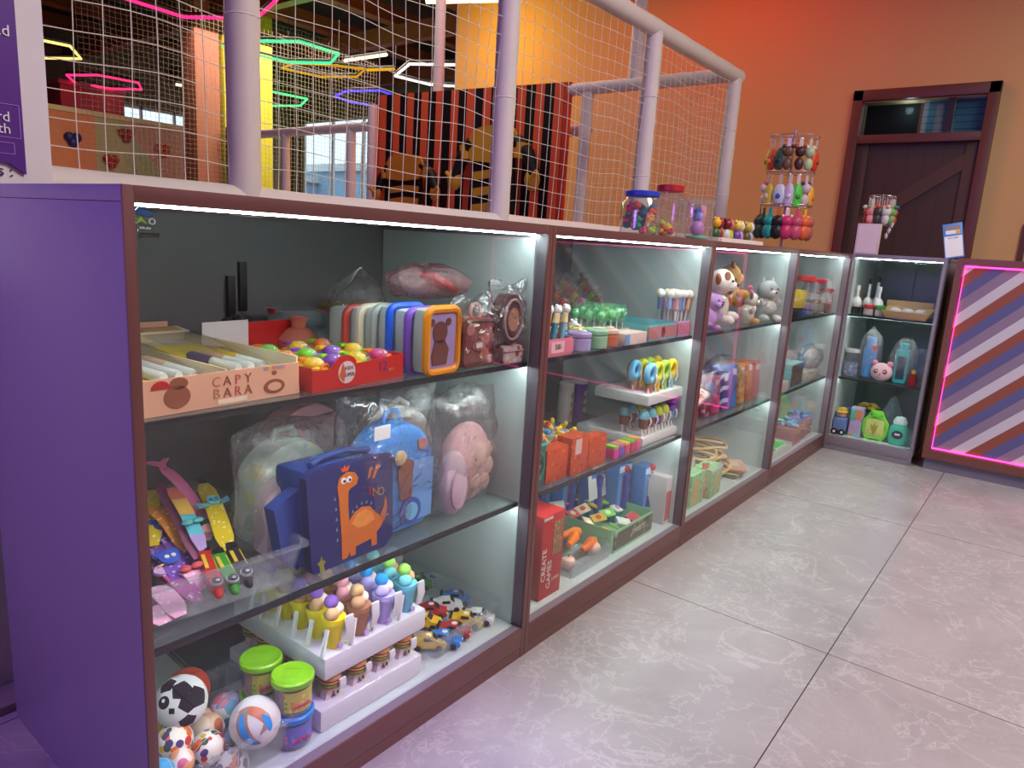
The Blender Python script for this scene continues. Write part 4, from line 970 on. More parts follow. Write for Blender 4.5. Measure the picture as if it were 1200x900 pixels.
bandpx((190, 548), 0.55, (240, 608), 0.47, 0.020, stripes('band_tail', [(1, S(190, 110, 200)), (1, S(236, 130, 180))], (0, 1, 0), 0.5), 'pink and violet slap band with a fish tail end', (K(240, 130, 180), 'tail', 0.02))
bandpx((186, 567), 0.53, (232, 655), 0.45, 0.020, mat('band_plum', S(140, 70, 110), 0.5), 'dark plum curved slap band behind the rainbow one')
bandpx((200, 572), 0.53, (238, 645), 0.46, 0.020, RNB, 'rainbow slap band ending above the red car pen', (K(90, 190, 190), 'bow', 0.7))
bandpx((176, 575), 0.51, (180, 640), 0.46, 0.024, YLB, 'short yellow slap band at the left edge of the tray')
bandpx((180, 595), 0.50, (222, 645), 0.45, 0.030, ORB, 'orange slap band crossing behind the violet ones')
bandpx((172, 602), 0.48, (222, 665), 0.435, 0.028, VIO, 'violet slap band with a blue bear charm', (K(50, 80, 200), 'bear', 0.4))
bandpx((172, 638), 0.455, (222, 690), 0.428, 0.026, VIO, 'violet slap band with a second blue bear charm lower down', (K(60, 90, 200), 'bear', 0.55))
bandpx((172, 655), 0.44, (232, 705), 0.42, 0.026, MAG, 'magenta slap band with a pale moon charm', (K(205, 170, 220), 'moon', 0.45))
bandpx((176, 690), 0.43, (212, 722), 0.412, 0.028, PKB, 'pale pink slap band at the front left of the tray')
bandpx((215, 668), 0.44, (240, 690), 0.42, 0.030, PKB, 'pale pink slap band with a red strap beside the red pen', (K(220, 90, 90), 'bow', 0.4))
bandpx((178, 712), 0.42, (195, 730), 0.408, 0.034, PKB, 'pink rounded band end touching the tray front')
bandpx((186, 668), 0.425, (215, 705), 0.412, 0.024, mat('band_rose', S(200, 90, 140), 0.5), 'rose band between the magenta and pink ones')
t = thing('toy_mushroom', 'small pink mushroom toy between the yellow and rainbow bands', 'toy', PZ(243, 632, 0.45))
b = mb(K(224, 160, 160)); b.lathe([(0, 0.012), (0.016, 0.010), (0.015, 0.02), (0.006, 0.028), (0, 0.029)], seg=16); b.build('cap', t); b = mb(K(240, 210, 200)); b.cyl((0, 0, 0), 0.007, 0.012, 12); b.build('stem', t)
def carpen(a, b_, c_, label):
    p0 = PZ(*a); p1 = PZ(*b_); D_ = p1-p0; L = D_.length; t = thing('car_pen', label, 'pen', p0)
    t.rotation_euler = D_.to_track_quat('Y', 'Z').to_euler()
    q = mb(c_); q.box((0, L*0.42, 0.004), (0.024, L*0.85, 0.022), bev=0.006); q.build('body', t)
    q = mb(BLK); q.box((0, L*0.05, 0.010), (0.020, L*0.14, 0.016), bev=0.004); q.build('rear_vent', t)
    q = mb(K(200, 205, 210)); q.cyl((0, L*0.80, 0.013), 0.010, 0.004, 18); q.build('face_ring', t)
    q = mb(BLK); q.cyl((0, L*0.80, 0.0165), 0.008, 0.002, 16); q.build('face', t)
    q = mb(WHT); q.cyl((-0.002, L*0.81, 0.018), 0.0035, 0.001, 10); q.build('eye_glint', t)
    q = mb(K(230, 200, 60)); q.box((-0.008, L*0.4, 0.0153), (0.0015, L*0.4, 0.0006)); q.build('line', t)
    q = mb(K(230, 200, 60)); q.box((0.006, L*0.35, 0.0153), (0.006, L*0.3, 0.0006)); q.build('plate', t)
    q = mb(c_); q.lathe([(0.008, 0), (0.006, 0.012), (0, 0.02)], (0, L*0.87, 0.002), 12, rot=(-pi/2, 0, 0)); q.build('nib', t)
carpen((238, 648, 0.447), (258, 702, 0.425), K(200, 40, 35), 'red car shaped pen in the clear tray')
carpen((254, 652, 0.447), (277, 696, 0.425), K(60, 160, 50), 'green car shaped pen between the red and black ones')
carpen((270, 645, 0.447), (293, 688, 0.425), K(30, 28, 32), 'black car shaped pen at the right of the tray')

# backpacks and bags
NAVY = mat('fabric_navy', S(40, 44, 104), 0.5, var=0.1, scale=8, bump=0.2); NVB = mat('fabric_blue', S(48, 72, 146), 0.6, var=0.12, scale=10, bump=0.3)
t = thing('lunch_bag', 'navy lunch bag with an orange dinosaur and the word DINO', 'bag', (0.332, 0.062, ZB_), rad(1))
t.rotation_euler = (rad(-3), 0, rad(1))
FW = 0.183; FH = 0.192
b = mb(NAVY); b.prism([(0.0, 0.0), (FW*0.93, 0.0), (FW+0.008, 0.02), (FW+0.012, FH-0.008), (FW, FH-0.002), (0.004, FH), (-0.012, FH-0.012), (-0.006, 0.01)], 0.02); b.build('front_panel', t)
b = mb(NVB); b.box((FW/2, 0.065, FH/2-0.001), (FW+0.004, 0.09, FH-0.006), bev=0.012); b.build('body', t)
b = mb(NVB); b.prism([(0.0, 0.01), (0.0, 0.155), (-0.055, 0.128), (-0.04, 0.03), (-0.012, 0.004)], 0.03, z0=0.035); b.build('side_pocket', t)
b = mb(NVB); b.tube([(0.02, 0.03, FH+0.002), (0.05, 0.04, FH+0.008), (0.11, 0.045, FH+0.01), (0.16, 0.03, FH+0.004)], 0.006, 8); b.build('handle', t)
OD = mat('dino_orange', S(214, 116, 34), 0.55, var=0.12, scale=30); DK_ = K(50, 24, 20)
dino = [(0.062, 0.008), (0.062, 0.045), (0.060, 0.09), (0.058, 0.125), (0.055, 0.15), (0.060, 0.166), (0.078, 0.175), (0.096, 0.170), (0.104, 0.158), (0.100, 0.146), (0.086, 0.142), (0.080, 0.137), (0.079, 0.11), (0.080, 0.078),
        (0.095, 0.092), (0.112, 0.098), (0.132, 0.094), (0.146, 0.078), (0.158, 0.068), (0.168, 0.085), (0.172, 0.105), (0.176, 0.085), (0.172, 0.062), (0.158, 0.045), (0.148, 0.038), (0.148, 0.012), (0.135, 0.012), (0.134, 0.028), (0.095, 0.024), (0.094, 0.008), (0.082, 0.008), (0.08, 0.018), (0.074, 0.008)]
q = mb(OD); q.prism(dino, 0.0015, z0=-0.0015); dn = q.build('dinosaur_print', t)
q = mb(mat('dino_belly', S(232, 150, 60), 0.55, var=0.2, scale=80)); q.prism([(0.085, 0.072), (0.1, 0.088), (0.12, 0.092), (0.136, 0.082), (0.142, 0.066), (0.12, 0.058), (0.1, 0.06)], 0.001, z0=-0.0025); q.build('back_patch', dn)
for x in (0.069, 0.082):
    q = mb(WHT); q.prism([(x+0.0062*cos(a*pi/6), 0.160+0.0062*sin(a*pi/6)) for a in range(12)], 0.001, z0=-0.0025); e_ = q.build('eye', dn)
    q = mb(DK_); q.prism([(x+0.001+0.0028*cos(a*pi/4), 0.159+0.0028*sin(a*pi/4)) for a in range(8)], 0.001, z0=-0.0034); q.build('pupil', dn)
q = mb(K(220, 90, 30)); q.prism([(0.066, 0.177), (0.063, 0.187), (0.069, 0.182), (0.073, 0.189), (0.077, 0.182), (0.084, 0.186), (0.080, 0.177)], 0.0015, z0=-0.0015); q.build('crown_print', t)
q = mb(K(120, 150, 150))
for (x, z) in ((0.053, 0.05), (0.052, 0.07), (0.052, 0.09), (0.051, 0.11), (0.049, 0.13), (0.09, 0.095), (0.1, 0.102), (0.112, 0.106), (0.124, 0.105), (0.136, 0.1)): q.prism([(x-0.0025, z-0.003), (x+0.0025, z-0.003), (x, z+0.004)], 0.001, z0=-0.001)
q.build('spine_print', t)
q = mb(K(220, 110, 30)); q.prism([(0.128, 0.15), (0.133, 0.17), (0.139, 0.172), (0.134, 0.152)], 0.001, z0=-0.001); q.prism([(0.138, 0.148), (0.15, 0.172), (0.158, 0.172), (0.145, 0.148)], 0.001, z0=-0.001); q.build('claw_print', t)
for k, (ch, c_) in enumerate((('D', K(70, 40, 90)), ('I', K(190, 60, 50)), ('N', K(200, 110, 50)), ('O', K(170, 150, 90)))): text('lettering', ch, 0.024, c_, t, (0.118+k*0.0145, -0.0006, 0.128-k*0.004))
q = mb(K(150, 150, 60)); q.prism([(0.012, 0.0), (0.022, 0.0), (0.02, 0.012), (0.025, 0.018), (0.018, 0.022), (0.016, 0.03), (0.012, 0.022), (0.006, 0.018), (0.011, 0.012)], 0.001, z0=-0.001); q.build('plant_print', t)

def round_pack(label, loc, rz, wd, h, th, material, name='backpack'):
    t = thing(name, label, 'backpack', loc, rz)
    b = mb(material); n = 26; pts = []
    for i in range(n+1):
        a = pi*i/n; pts.append((wd/2*cos(a), h*0.58+h*0.42*sin(a)))
    pts += [(-wd/2, h*0.1), (-wd/2+0.02, 0.0), (wd/2-0.02, 0.0), (wd/2, h*0.1)]
    # puffed body
    prof = [(-th/2, 0.86), (-th*0.38, 0.97), (0, 1.0), (th*0.38, 0.97), (th/2, 0.86)]
    rings = [[b.bm.verts.new((p[0]*s_, y, (p[1]-h/2)*s_+h/2)) for p in pts] for y, s_ in prof]
    m_ = len(pts)
    for a_, b2 in zip(rings, rings[1:]):
        for i in range(m_): b.bm.faces.new((a_[i], a_[(i+1) % m_], b2[(i+1) % m_], b2[i]))
    b.bm.faces.new(rings[0]); b.bm.faces.new(rings[-1][::-1]); b._fin([v for q in rings for v in q]); b.build('body', t)
    return t, pts
BLF = mat('fabric_sky', S(56, 140, 220), 0.55, var=0.1, scale=10, bump=0.3); BLF2 = mat('fabric_sky_pale', S(110, 165, 225), 0.55, var=0.1)
t, pts = round_pack('sky blue toddler backpack with a car wheel print, in a clear bag', (0.565, 0.125, ZB_+0.002), rad(2), 0.19, 0.235, 0.08, BLF)
yy = -0.042
b = mb(BLF2); b.prism([(0.02, 0.02), (0.085, 0.02), (0.088, 0.15), (0.03, 0.15), (0.02, 0.1)], 0.002, z0=yy); b.build('blue_panel', t)
b = mb(BRN); b.prism([(-0.01, 0.075), (0.022, 0.075), (0.024, 0.155), (0.0, 0.165), (-0.02, 0.14)], 0.003, z0=yy-0.002); b.build('brown_patch', t)
b = mb(K(70, 90, 170)); b.prism([(0.02+0.03*cos(a*pi/10), 0.045+0.03*sin(a*pi/10)) for a in range(20)], 0.004, z0=yy-0.003); wh = b.build('wheel_print', t)
b = mb(K(120, 190, 230)); b.prism([(0.02+0.019*cos(a*pi/10), 0.045+0.019*sin(a*pi/10)) for a in range(20)], 0.002, z0=yy-0.005); b.build('hub_print', wh)
b = mb(K(200, 130, 120)); b.prism([(0.04, 0.175), (0.062, 0.17), (0.066, 0.19), (0.055, 0.197), (0.038, 0.195)], 0.003, z0=yy-0.001); b.build('pink_patch', t)
b = mb(K(230, 200, 150)); b.sph((-0.016, yy-0.004, 0.168), 0.016, 14, (1, 0.4, 1)); b.build('face_patch', t)
b = mb(K(240, 210, 60)); b.bb(-0.062, -0.04, yy-0.002, yy, 0.155, 0.165); b.build('star_patch', t)
b = mb(BLF2); b.tube([(wd_, -0.03, z_) for wd_, z_ in [(p[0]*0.93, (p[1]-0.1175)*0.93+0.1175) for p in pts]], 0.0035, 6, closed=True); b.build('piping', t)
b = mb(BLF); b.tube([(-0.025, 0, 0.235), (-0.015, 0, 0.255), (0.015, 0, 0.255), (0.025, 0, 0.235)], 0.006, 8); b.build('handle', t)
t = thing('plastic_bag', 'large clear crinkled bag around the blue backpack', 'bag', (0.56, 0.125, ZB_+0.003), rad(2)); flatbag(BAG, t, 0.275, 0.30, 0, 31, 0.13)
b = mb(WHT); b.bb(-0.105, -0.065, -0.07, -0.068, 0.225, 0.252); b.build('label', t)
t, pts = round_pack('pale green and white printed backpack behind the navy lunch bag', (0.40, 0.255, ZB_), rad(8), 0.20, 0.20, 0.07, spots('pack_green', S(206, 222, 200), [S(224, 220, 160), S(190, 210, 190), S(230, 232, 222)], 22, 0.4, 0.7))
b = mb(K(190, 210, 190, 70)); b.tube([(-0.03, 0, 0.2), (-0.02, 0, 0.22), (0.02, 0, 0.22), (0.03, 0, 0.2)], 0.006, 8); b.build('handle', t)
t, pts = round_pack('pale pink lace backpack half hidden left of the navy lunch bag', (0.365, 0.185, ZB_), rad(6), 0.14, 0.155, 0.05, mat('fabric_pink_pale', S(224, 190, 196), 0.8, var=0.08, scale=30, bump=0.4))
b = mb(K(230, 205, 208, 80)); b.tube([(-0.02, 0, 0.155), (0, 0, 0.172), (0.02, 0, 0.155)], 0.005, 8); b.build('handle', t)
t = thing('plastic_bag', 'clear bag around the pale green backpack, with tied ribbon', 'bag', (0.415, 0.23, ZB_+0.002), rad(6)); flatbag(BAGL, t, 0.29, 0.245, 0, 37, 0.155)
b = mb(BAGL); b.strip([(-0.14, 0.0, 0.24), (-0.155, -0.01, 0.17), (-0.15, -0.015, 0.12), (-0.165, -0.02, 0.07)], 0.008, 0.001, (0, 1, 0)); b.build('ribbon', t)
t, pts = round_pack('dusty rose backpack behind the blue one', (0.50, 0.335, ZB_), rad(4), 0.22, 0.245, 0.07, mat('fabric_rose', S(190, 140, 150), 0.7, var=0.1, scale=14, bump=0.3))
b = mb(K(180, 130, 140, 70)); b.tube([(-0.03, 0, 0.245), (0, 0, 0.262), (0.03, 0, 0.245)], 0.006, 8); b.build('handle', t)
t, pts = round_pack('cream backpack right of the blue one, inside clear film', (0.665, 0.21, ZB_), rad(4), 0.17, 0.235, 0.08, mat('fabric_cream', S(222, 210, 196), 0.7, var=0.08, scale=14, bump=0.3))
b = mb(K(222, 210, 196, 70)); b.tube([(-0.03, 0, 0.235), (0, 0, 0.252), (0.03, 0, 0.235)], 0.006, 8); b.build('handle', t)
# pink furry paw bag
PKF = mat('plush_pink', S(226, 176, 178), 0.9, var=0.12, scale=60, bump=0.6); PKF2 = mat('plush_peach', S(230, 190, 174), 0.9, var=0.08, scale=60, bump=0.5)
t = thing('plush_bag', 'pale pink fluffy paw shaped bag in crinkled film', 'bag', (0.80, 0.125, ZB_+0.002), rad(8))
b = mb(PKF); b.sph((0.0, 0, 0.10), 0.088, 20, (0.98, 0.5, 1.05)); b.sph((0.02, 0, 0.05), 0.06, 16, (1.0, 0.6, 0.82)); b.build('body', t)
b = mb(PKF2); b.sph((0.0, -0.032, 0.115), 0.034, 14, (1, 0.5, 1.1)); b.build('heel_pad', t)
for (x, z) in ((0.035, 0.125), (0.043, 0.085), (0.03, 0.05), (-0.012, 0.06)):
    b = mb(PKF2); b.sph((x, -0.036, z), 0.021, 12, (1, 0.5, 1.1)); b.build('toe_pad', t)
t = thing('plush_bag', 'pale blue and pink plush pouch left of the fluffy paw bag', 'bag', (0.715, 0.085, ZB_+0.002), rad(8))
b = mb(mat('plush_mix', S(206, 190, 206), 0.9, c2=S(230, 190, 200), scale=14, bump=0.5)); b.sph((0, 0, 0.075), 0.07, 16, (0.6, 0.45, 1.07)); b.build('body', t)
b = mb(K(190, 150, 180, 80)); b.tube([(0.03*cos(a*pi/8), -0.02, 0.07+0.05*sin(a*pi/8)) for a in range(16)], 0.004, 6, closed=True); b.build('seam', t)
t = thing('plastic_bag', 'crinkled clear bag around the pink paw bag', 'bag', (0.775, 0.115, ZB_+0.003), rad(7)); flatbag(BAGL, t, 0.215, 0.28, 0, 41, 0.13)

# ------------------------------------------------------------------ floor of the first case
TEAL = film('teal_plastic', (0.55, 0.75, 0.7), 0.5, 0.03, 0.2, bodycol=S(70, 120, 112))
t = thing('container_lid', 'translucent teal green container lid lying flat', 'lid', (0.40, 0.40, ZC), rad(-3))
b = mb(TEAL); b.box((0, 0, 0.011), (0.27, 0.20, 0.018), bev=0.008); b.build('plate', t)
b = mb(TEAL); b.tray(-0.137, 0.137, -0.102, 0.102, 0.0, 0.012, 0.004); b.build('rim', t)
b = mb(K(130, 170, 160)); b.box((0.03, -0.01, 0.0205), (0.02, 0.014, 0.001), rot=(0, 0, 0.7)); b.build('mark', t)
t = thing('tub', 'clear tub heaped with toy balls in the front left corner', 'tub', (0.155, 0.16, ZC), rad(-2))
b = mb(CLEAR); b.tray(-0.105, 0.115, -0.10, 0.10, 0.0, 0.075, 0.002, flare=0.012, rim=0.006); b.build('body', t)
def ball(label, px, y, rr, material, seg=24, z=None):
    p = W(px[0], px[1], 1, y); t = thing('toy_ball', label, 'ball', p)
    b = mb(material); b.sph((0, 0, 0), rr, seg); return t, b
FLOR = [S(222, 180, 40), S(200, 50, 40), S(60, 90, 60), S(240, 232, 210), S(230, 120, 40), S(70, 60, 120)]
fm = spots('ball_floral', S(240, 236, 220), FLOR, 75, 0.55)
fm2 = spots('ball_floral_pink', S(240, 225, 220), [S(220, 110, 150), S(240, 170, 120), S(240, 240, 220), S(200, 80, 90)], 45, 0.55)
fm3 = spots('ball_floral_blue', S(220, 232, 240), [S(120, 180, 220), S(230, 150, 170), S(240, 240, 240), S(150, 200, 230)], 45, 0.6)
fm4 = spots('ball_floral_brown', S(226, 190, 160), [S(200, 110, 70), S(240, 225, 205), S(170, 90, 60), S(235, 200, 190)], 35, 0.6)
def add_seam(t, rr, c_=None):
    q = mb(c_ or K(230, 220, 200)); q.tube([(rr*1.002*cos(a*pi/14), 0, rr*1.002*sin(a*pi/14)) for a in range(28)], 0.0006, 5, closed=True); o = q.build('seam', t); t.rotation_euler = (0.4, 0.6, random.uniform(0, 3))
for lab, px, y, rr, m_ in (('yellow and red floral ball at the left of the tub', (205, 868), 0.12, 0.029, fm), ('floral ball with orange patches in the middle of the tub', (243, 876), 0.115, 0.029, fm),
                         ('floral ball nearest the front right of the tub', (272, 895), 0.09, 0.029, fm), ('pink and yellow floral ball low in front', (212, 893), 0.08, 0.021, fm2),
                         ('brown patched ball between the soccer and floral balls', (243, 856), 0.165, 0.030, fm4), ('pale blue and pink patterned ball behind the swirl ball', (266, 828), 0.20, 0.030, fm3),
                         ('brown ball mostly hidden behind the soccer ball', (236, 848), 0.20, 0.028, fm4), ('yellow ball peeking out at the far left', (184, 850), 0.19, 0.026, K(220, 190, 60)),
                         ('light blue ball at the bottom left corner', (190, 903), 0.06, 0.018, K(60, 170, 220)), ('orange red ball under the swirl ball', (303, 876), 0.12, 0.024, K(214, 80, 50))):
    t, b = ball(lab, px, y, rr, m_); b.build('body', t); add_seam(t, rr)
# orange ball behind soccer ball
t, b = ball('orange ball behind the black and white panda soccer ball', (220, 808), 0.235, 0.039, K(206, 76, 46)); b.build('body', t); add_seam(t, 0.039, K(170, 50, 30))
# panda soccer ball: black pentagons, eye
t, b = ball('black and white soccer ball with a winking panda face', (212, 822), 0.145, 0.043, K(226, 228, 226, 30)); b.build('body', t)
def cap_patch(t, dirv, ang_, rr, material, n=5, name='patch', lift=1.012, rot0=0, parent=None, asp=1):
    dv = Vector(dirv).normalized(); a_ = dv.orthogonal().normalized(); c_ = dv.cross(a_)
    q = mb(material); rings = []
    c0 = q.bm.verts.new(dv*rr*lift); prev = None; vs = [c0]
    for k in range(1, 4):
        rg = []
        for i in range(n*3):
            th_ = 2*pi*i/(n*3)+rot0; sub = (i % 3)
            A = ang_*k/3
            if n < 9:
                f = cos(pi/n)/cos(((th_-rot0) % (2*pi/n))-pi/n)
            else: f = 1
            A2 = A*f
            rg.append(q.bm.verts.new((dv*cos(A2)+(a_*cos(th_)+c_*asp*sin(th_))*sin(A2)).normalized()*rr*(lift if k < 3 else 1.0)))
        if prev is None:
            for i in range(len(rg)): q.bm.faces.new((c0, rg[i], rg[(i+1) % len(rg)]))
        else:
            for i in range(len(rg)): q.bm.faces.new((prev[i], prev[(i+1) % len(rg)], rg[(i+1) % len(rg)], rg[i]))
        prev = rg; vs += rg
    q._fin(vs); return q.build(name, parent or t)
vd = Vector((CX, CY, CZ)) - Vector(t.location); vd.normalize(); rt = r2; up = u2
def vv(a, b_): return vd+rt*a+up*b_
BK_ = K(26, 24, 34, 30)
cap_patch(t, vv(0.05, 0.62), 0.42, 0.043, BK_); cap_patch(t, vv(0.35, -0.05), 0.40, 0.043, BK_, rot0=0.5); cap_patch(t, vv(0.35, -1.0), 0.36, 0.043, BK_, rot0=0.2)
e_ = cap_patch(t, vv(-0.62, -0.05), 0.24, 0.043, BK_, n=12, name='eye'); cap_patch(t, vv(-0.64, 0.02), 0.07, 0.0435, WHT, n=9, name='eye_glint', parent=e_)
cap_patch(t, vv(-0.3, -0.32), 0.15, 0.043, BK_, n=4, name='nose'); cap_patch(t, vv(1.6, 0.5), 0.45, 0.043, BK_); cap_patch(t, vv(-1.0, 1.2), 0.36, 0.043, BK_)
# swirl volley ball
t, b = ball('white ball with blue and grey swirl panels on the tub edge', (299, 846), 0.082, 0.044, K(228, 226, 220, 30)); b.build('body', t)
vd = (Vector((CX, CY, CZ)) - Vector(t.location)).normalized()
def arc_patch(t, a0, a1, wd, material, rr, lift, tilt, name):
    q = mb(material); n = 14; pts = []; ws = []
    for i in range(n+1):
        s_ = a0+(a1-a0)*i/n; v = vv(sin(s_)*1.1*cos(tilt)-0.5*cos(s_*1.3)*sin(tilt), sin(s_)*1.1*sin(tilt)+0.5*cos(s_*1.3)*cos(tilt)).normalized()
        pts.append(v*rr*lift); ws.append(wd*max(0.08, sin(pi*i/n))**0.7)
    rings = []
    for i, p in enumerate(pts):
        tg = (pts[min(i+1, n)]-pts[max(i-1, 0)]).normalized(); sd = p.cross(tg).normalized()
        rings.append([q.bm.verts.new((p+sd*ws[i]*k).normalized()*rr*lift) for k in (-0.5, -0.17, 0.17, 0.5)])
    for a_, b2 in zip(rings, rings[1:]):
        for k in range(3): q.bm.faces.new((a_[k], a_[k+1], b2[k+1], b2[k]))
    q._fin([v for g in rings for v in g]); return q.build(name, t)
GYP = K(150, 136, 130); SKY = K(40, 150, 225, 30); ORL = K(200, 110, 70)
arc_patch(t, -1.1, 1.0, 0.022, ORL, 0.044, 1.006, 1.9, 'orange_band'); arc_patch(t, -1.1, 1.0, 0.018, GYP, 0.044, 1.012, 1.9, 'grey_band'); arc_patch(t, -1.0, 0.5, 0.012, SKY, 0.044, 1.02, 1.9, 'blue_panel')
arc_patch(t, -1.2, 1.2, 0.018, ORL, 0.044, 1.006, -0.5, 'orange_band'); arc_patch(t, 0.1, 1.2, 0.012, SKY, 0.044, 1.02, -0.5, 'blue_panel'); arc_patch(t, -1.2, 0.2, 0.012, GYP, 0.044, 1.012, -2.4, 'grey_band'); arc_patch(t, -1.2, 1.2, 0.010, K(90, 90, 170), 0.036, 1.008, -2.7, 'violet_band')

# slime cans
def can(loc, lid, label, printc):
    t = thing('slime_can', label, 'can', loc, rad(0))
    rr, h = 0.034, 0.058
    b = mb(CLEAR); b.lathe([(0, 0), (rr-0.003, 0), (rr, 0.003), (rr, h), (rr-0.002, h), (rr-0.002, 0.004), (0, 0.003)], seg=30); b.build('body', t)
    b = mb(mat('slime_%s' % label[:3], S(150, 90, 80), 0.4)); b.cyl((0, 0, 0.004), rr-0.004, 0.045, 24); b.build('dough', t)
    # wrap label on the front part
    b = mb(printc); n = 10; pts = []; a0, a1 = rad(-150), rad(-20)
    q_ = [b.bm.verts.new(((rr+0.0006)*cos(a0+(a1-a0)*i/n), (rr+0.0006)*sin(a0+(a1-a0)*i/n), z)) for z in (0.01, 0.05) for i in range(n+1)]
    for i in range(n): b.bm.faces.new((q_[i], q_[i+1], q_[n+2+i], q_[n+1+i]))
    b._fin(q_); lb = b.build('wrap_label', t)
    text('lettering', 'Friends', 0.013, K(225, 80, 110), lb, ((rr+0.001)*cos(rad(-100)), (rr+0.0012)*sin(rad(-100))-0.001, 0.024), rot=(pi/2, 0, rad(-8)), ext=0.001)
    b = mb(lid); b.lathe([(0, h-0.002), (rr+0.004, h-0.002), (rr+0.005, h+0.002), (rr+0.005, h+0.008), (rr+0.002, h+0.011), (rr-0.002, h+0.009), (0, h+0.009)], seg=36); ld = b.build('lid', t)
    q = mb(lid); q.tube([((0.017+0.003*cos(4*a*pi/12))*cos(a*pi/12), (0.017+0.003*cos(4*a*pi/12))*sin(a*pi/12), h+0.0093) for a in range(24)], 0.0009, 5, closed=True); q.build('relief', ld)
    return t
LIME = mat('lid_lime', S(140, 208, 20), 0.35, var=0.03); LBLU = mat('lid_blue', S(40, 140, 225), 0.35, var=0.03)
pa = spots('can_print_a', S(196, 190, 90), [S(220, 120, 60), S(120, 170, 60), S(230, 210, 120)], 90, 0.35); pbp = spots('can_print_b', S(110, 120, 200), [S(90, 160, 220), S(220, 120, 160), S(140, 110, 200)], 90, 0.35)
can((0.292, 0.072, ZC), LBLU, 'slime can with blue lid, under the green lidded one', pbp)
can((0.292, 0.072, ZC+0.0695), LIME, 'slime can with lime green lid stacked on the blue lidded can', pa)
can((0.283, 0.158, ZC), LIME, 'slime can underneath the rear lime green lidded can', pbp)
can((0.283, 0.158, ZC+0.0695), LIME, 'rear slime can with lime green lid, beside the foam tray', pa)

# foam trays of novelty pens
def foam(label, x0, x1, y0, y1, z, h=0.046, rz=0):
    t = thing('foam_tray', label, 'foam tray', ((x0+x1)/2, (y0+y1)/2, z), rz)
    b = mb(FOAM); b.box((0, 0, h/2), (x1-x0, y1-y0, h), bev=0.006); b.build('block', t)
    b = mb(K(170, 172, 172))
    for i in range(3):
        for j in range(3): b.cyl((-(x1-x0)/2+(i+0.5)*(x1-x0)/3+0.02, -(y1-y0)/2+(j+0.5)*(y1-y0)/3+0.02, h-0.0005), 0.003, 0.0007, 8)
    b.build('pen_holes', t); return t
FX0, FX1, FY0, FY1 = 0.335, 0.60, 0.055, 0.36
foam('lower white foam tray holding burger pens', FX0, FX1, FY0-0.01, FY1, ZC)
foam('upper white foam tray holding ice cream pens', FX0+0.012, FX1+0.012, FY0-0.005, FY1, 0.181)
SCOOPS = {'p': K(130, 84, 176, 60), 'b': K(196, 150, 110, 60), 'w': K(224, 205, 190, 60), 'B': K(40, 140, 220, 60), 'l': K(180, 165, 225, 60), 'k': K(225, 150, 165, 60), 't': K(120, 205, 210, 60), 'g': K(150, 205, 90, 60), 'y': K(236, 210, 60, 60)}
def icecream(loc, cup, s1, s2, s3, label):
    t = thing('ice_cream_pen', label, 'pen', loc, rad(random.uniform(-6, 6)), scale=1.38)
    b = mb(cup); b.lathe([(0, 0), (0.0095, 0), (0.0155, 0.038), (0.0172, 0.039), (0.0172, 0.046), (0.0145, 0.046), (0, 0.044)], seg=14); b.build('cup', t)
    for k, (x, y, z, rr, c_) in enumerate(((-0.006, -0.004, 0.052, 0.0105, s1), (0.007, 0.003, 0.053, 0.0105, s2), (-0.001, 0.004, 0.066, 0.0105, s3))):
        b = mb(SCOOPS[c_]); b.sph((x, y, z), rr, 12, (1, 1, 0.9)); b.build('scoop', t)
    b = mb(WHT); b.strip([(0.012, -0.019, 0.05), (0.012, -0.021, 0.03), (0.011, -0.0165, 0.012)], [0.013, 0.013, 0.01], 0.003, (1, 0, 0)); b.build('clip', t)
    b = mb(WHT); b.strip([(-0.016, -0.008, 0.034), (-0.024, -0.012, 0.014), (-0.029, -0.014, 0.001)], 0.006, 0.003, (0, 1, 0)); b.build('spoon', t)
    b = mb(K(180, 150, 210)); b.cyl((0.001, -0.0128, 0.006), 0.004, 0.003, 8, rot=(rad(70), 0, 0)); b.build('paw_dot', t)
    return t
cups = [('yellow', K(240, 215, 20)), ('brown', K(170, 112, 80)), ('lilac', K(176, 160, 222)), ('aqua', K(112, 196, 216))]
sets = [('b', 'w', 'p'), ('b', 'w', 'b'), ('l', 'w', 'B'), ('t', 'b', 'g')]
protos = {}
ordn = ['front', 'second', 'third', 'fourth', 'fifth', 'rear']
for ci, (cn_, cm) in enumerate(cups):
    for ri in range(6):
        x = FX0+0.052+ci*0.063+0.002*(ri % 2); y = FY0+0.022+ri*0.05
        lab = 'ice cream pen with %s cup in the %s row of the upper foam tray' % (cn_, ordn[ri])
        lp = (x, y, 0.2275)
        if ri == 0:
            protos[ci] = icecream(lp, cm, *sets[ci], lab); protos[ci]['group'] = 'ice cream pens in the upper foam tray'
        else:
            o = dup(protos[ci], lp, rad(random.uniform(-8, 8)), lab, 'ice cream pens in the upper foam tray')
            if ci == 1 and ri % 2: recolor(o, {SCOOPS['b']: SCOOPS['k']})
            if ci == 0 and ri > 2 and ri % 2: recolor(o, {SCOOPS['p']: SCOOPS['y']})
            if ci == 3 and ri > 1: recolor(o, {SCOOPS['g']: SCOOPS['t']})
BUN = K(206, 140, 84, 60)
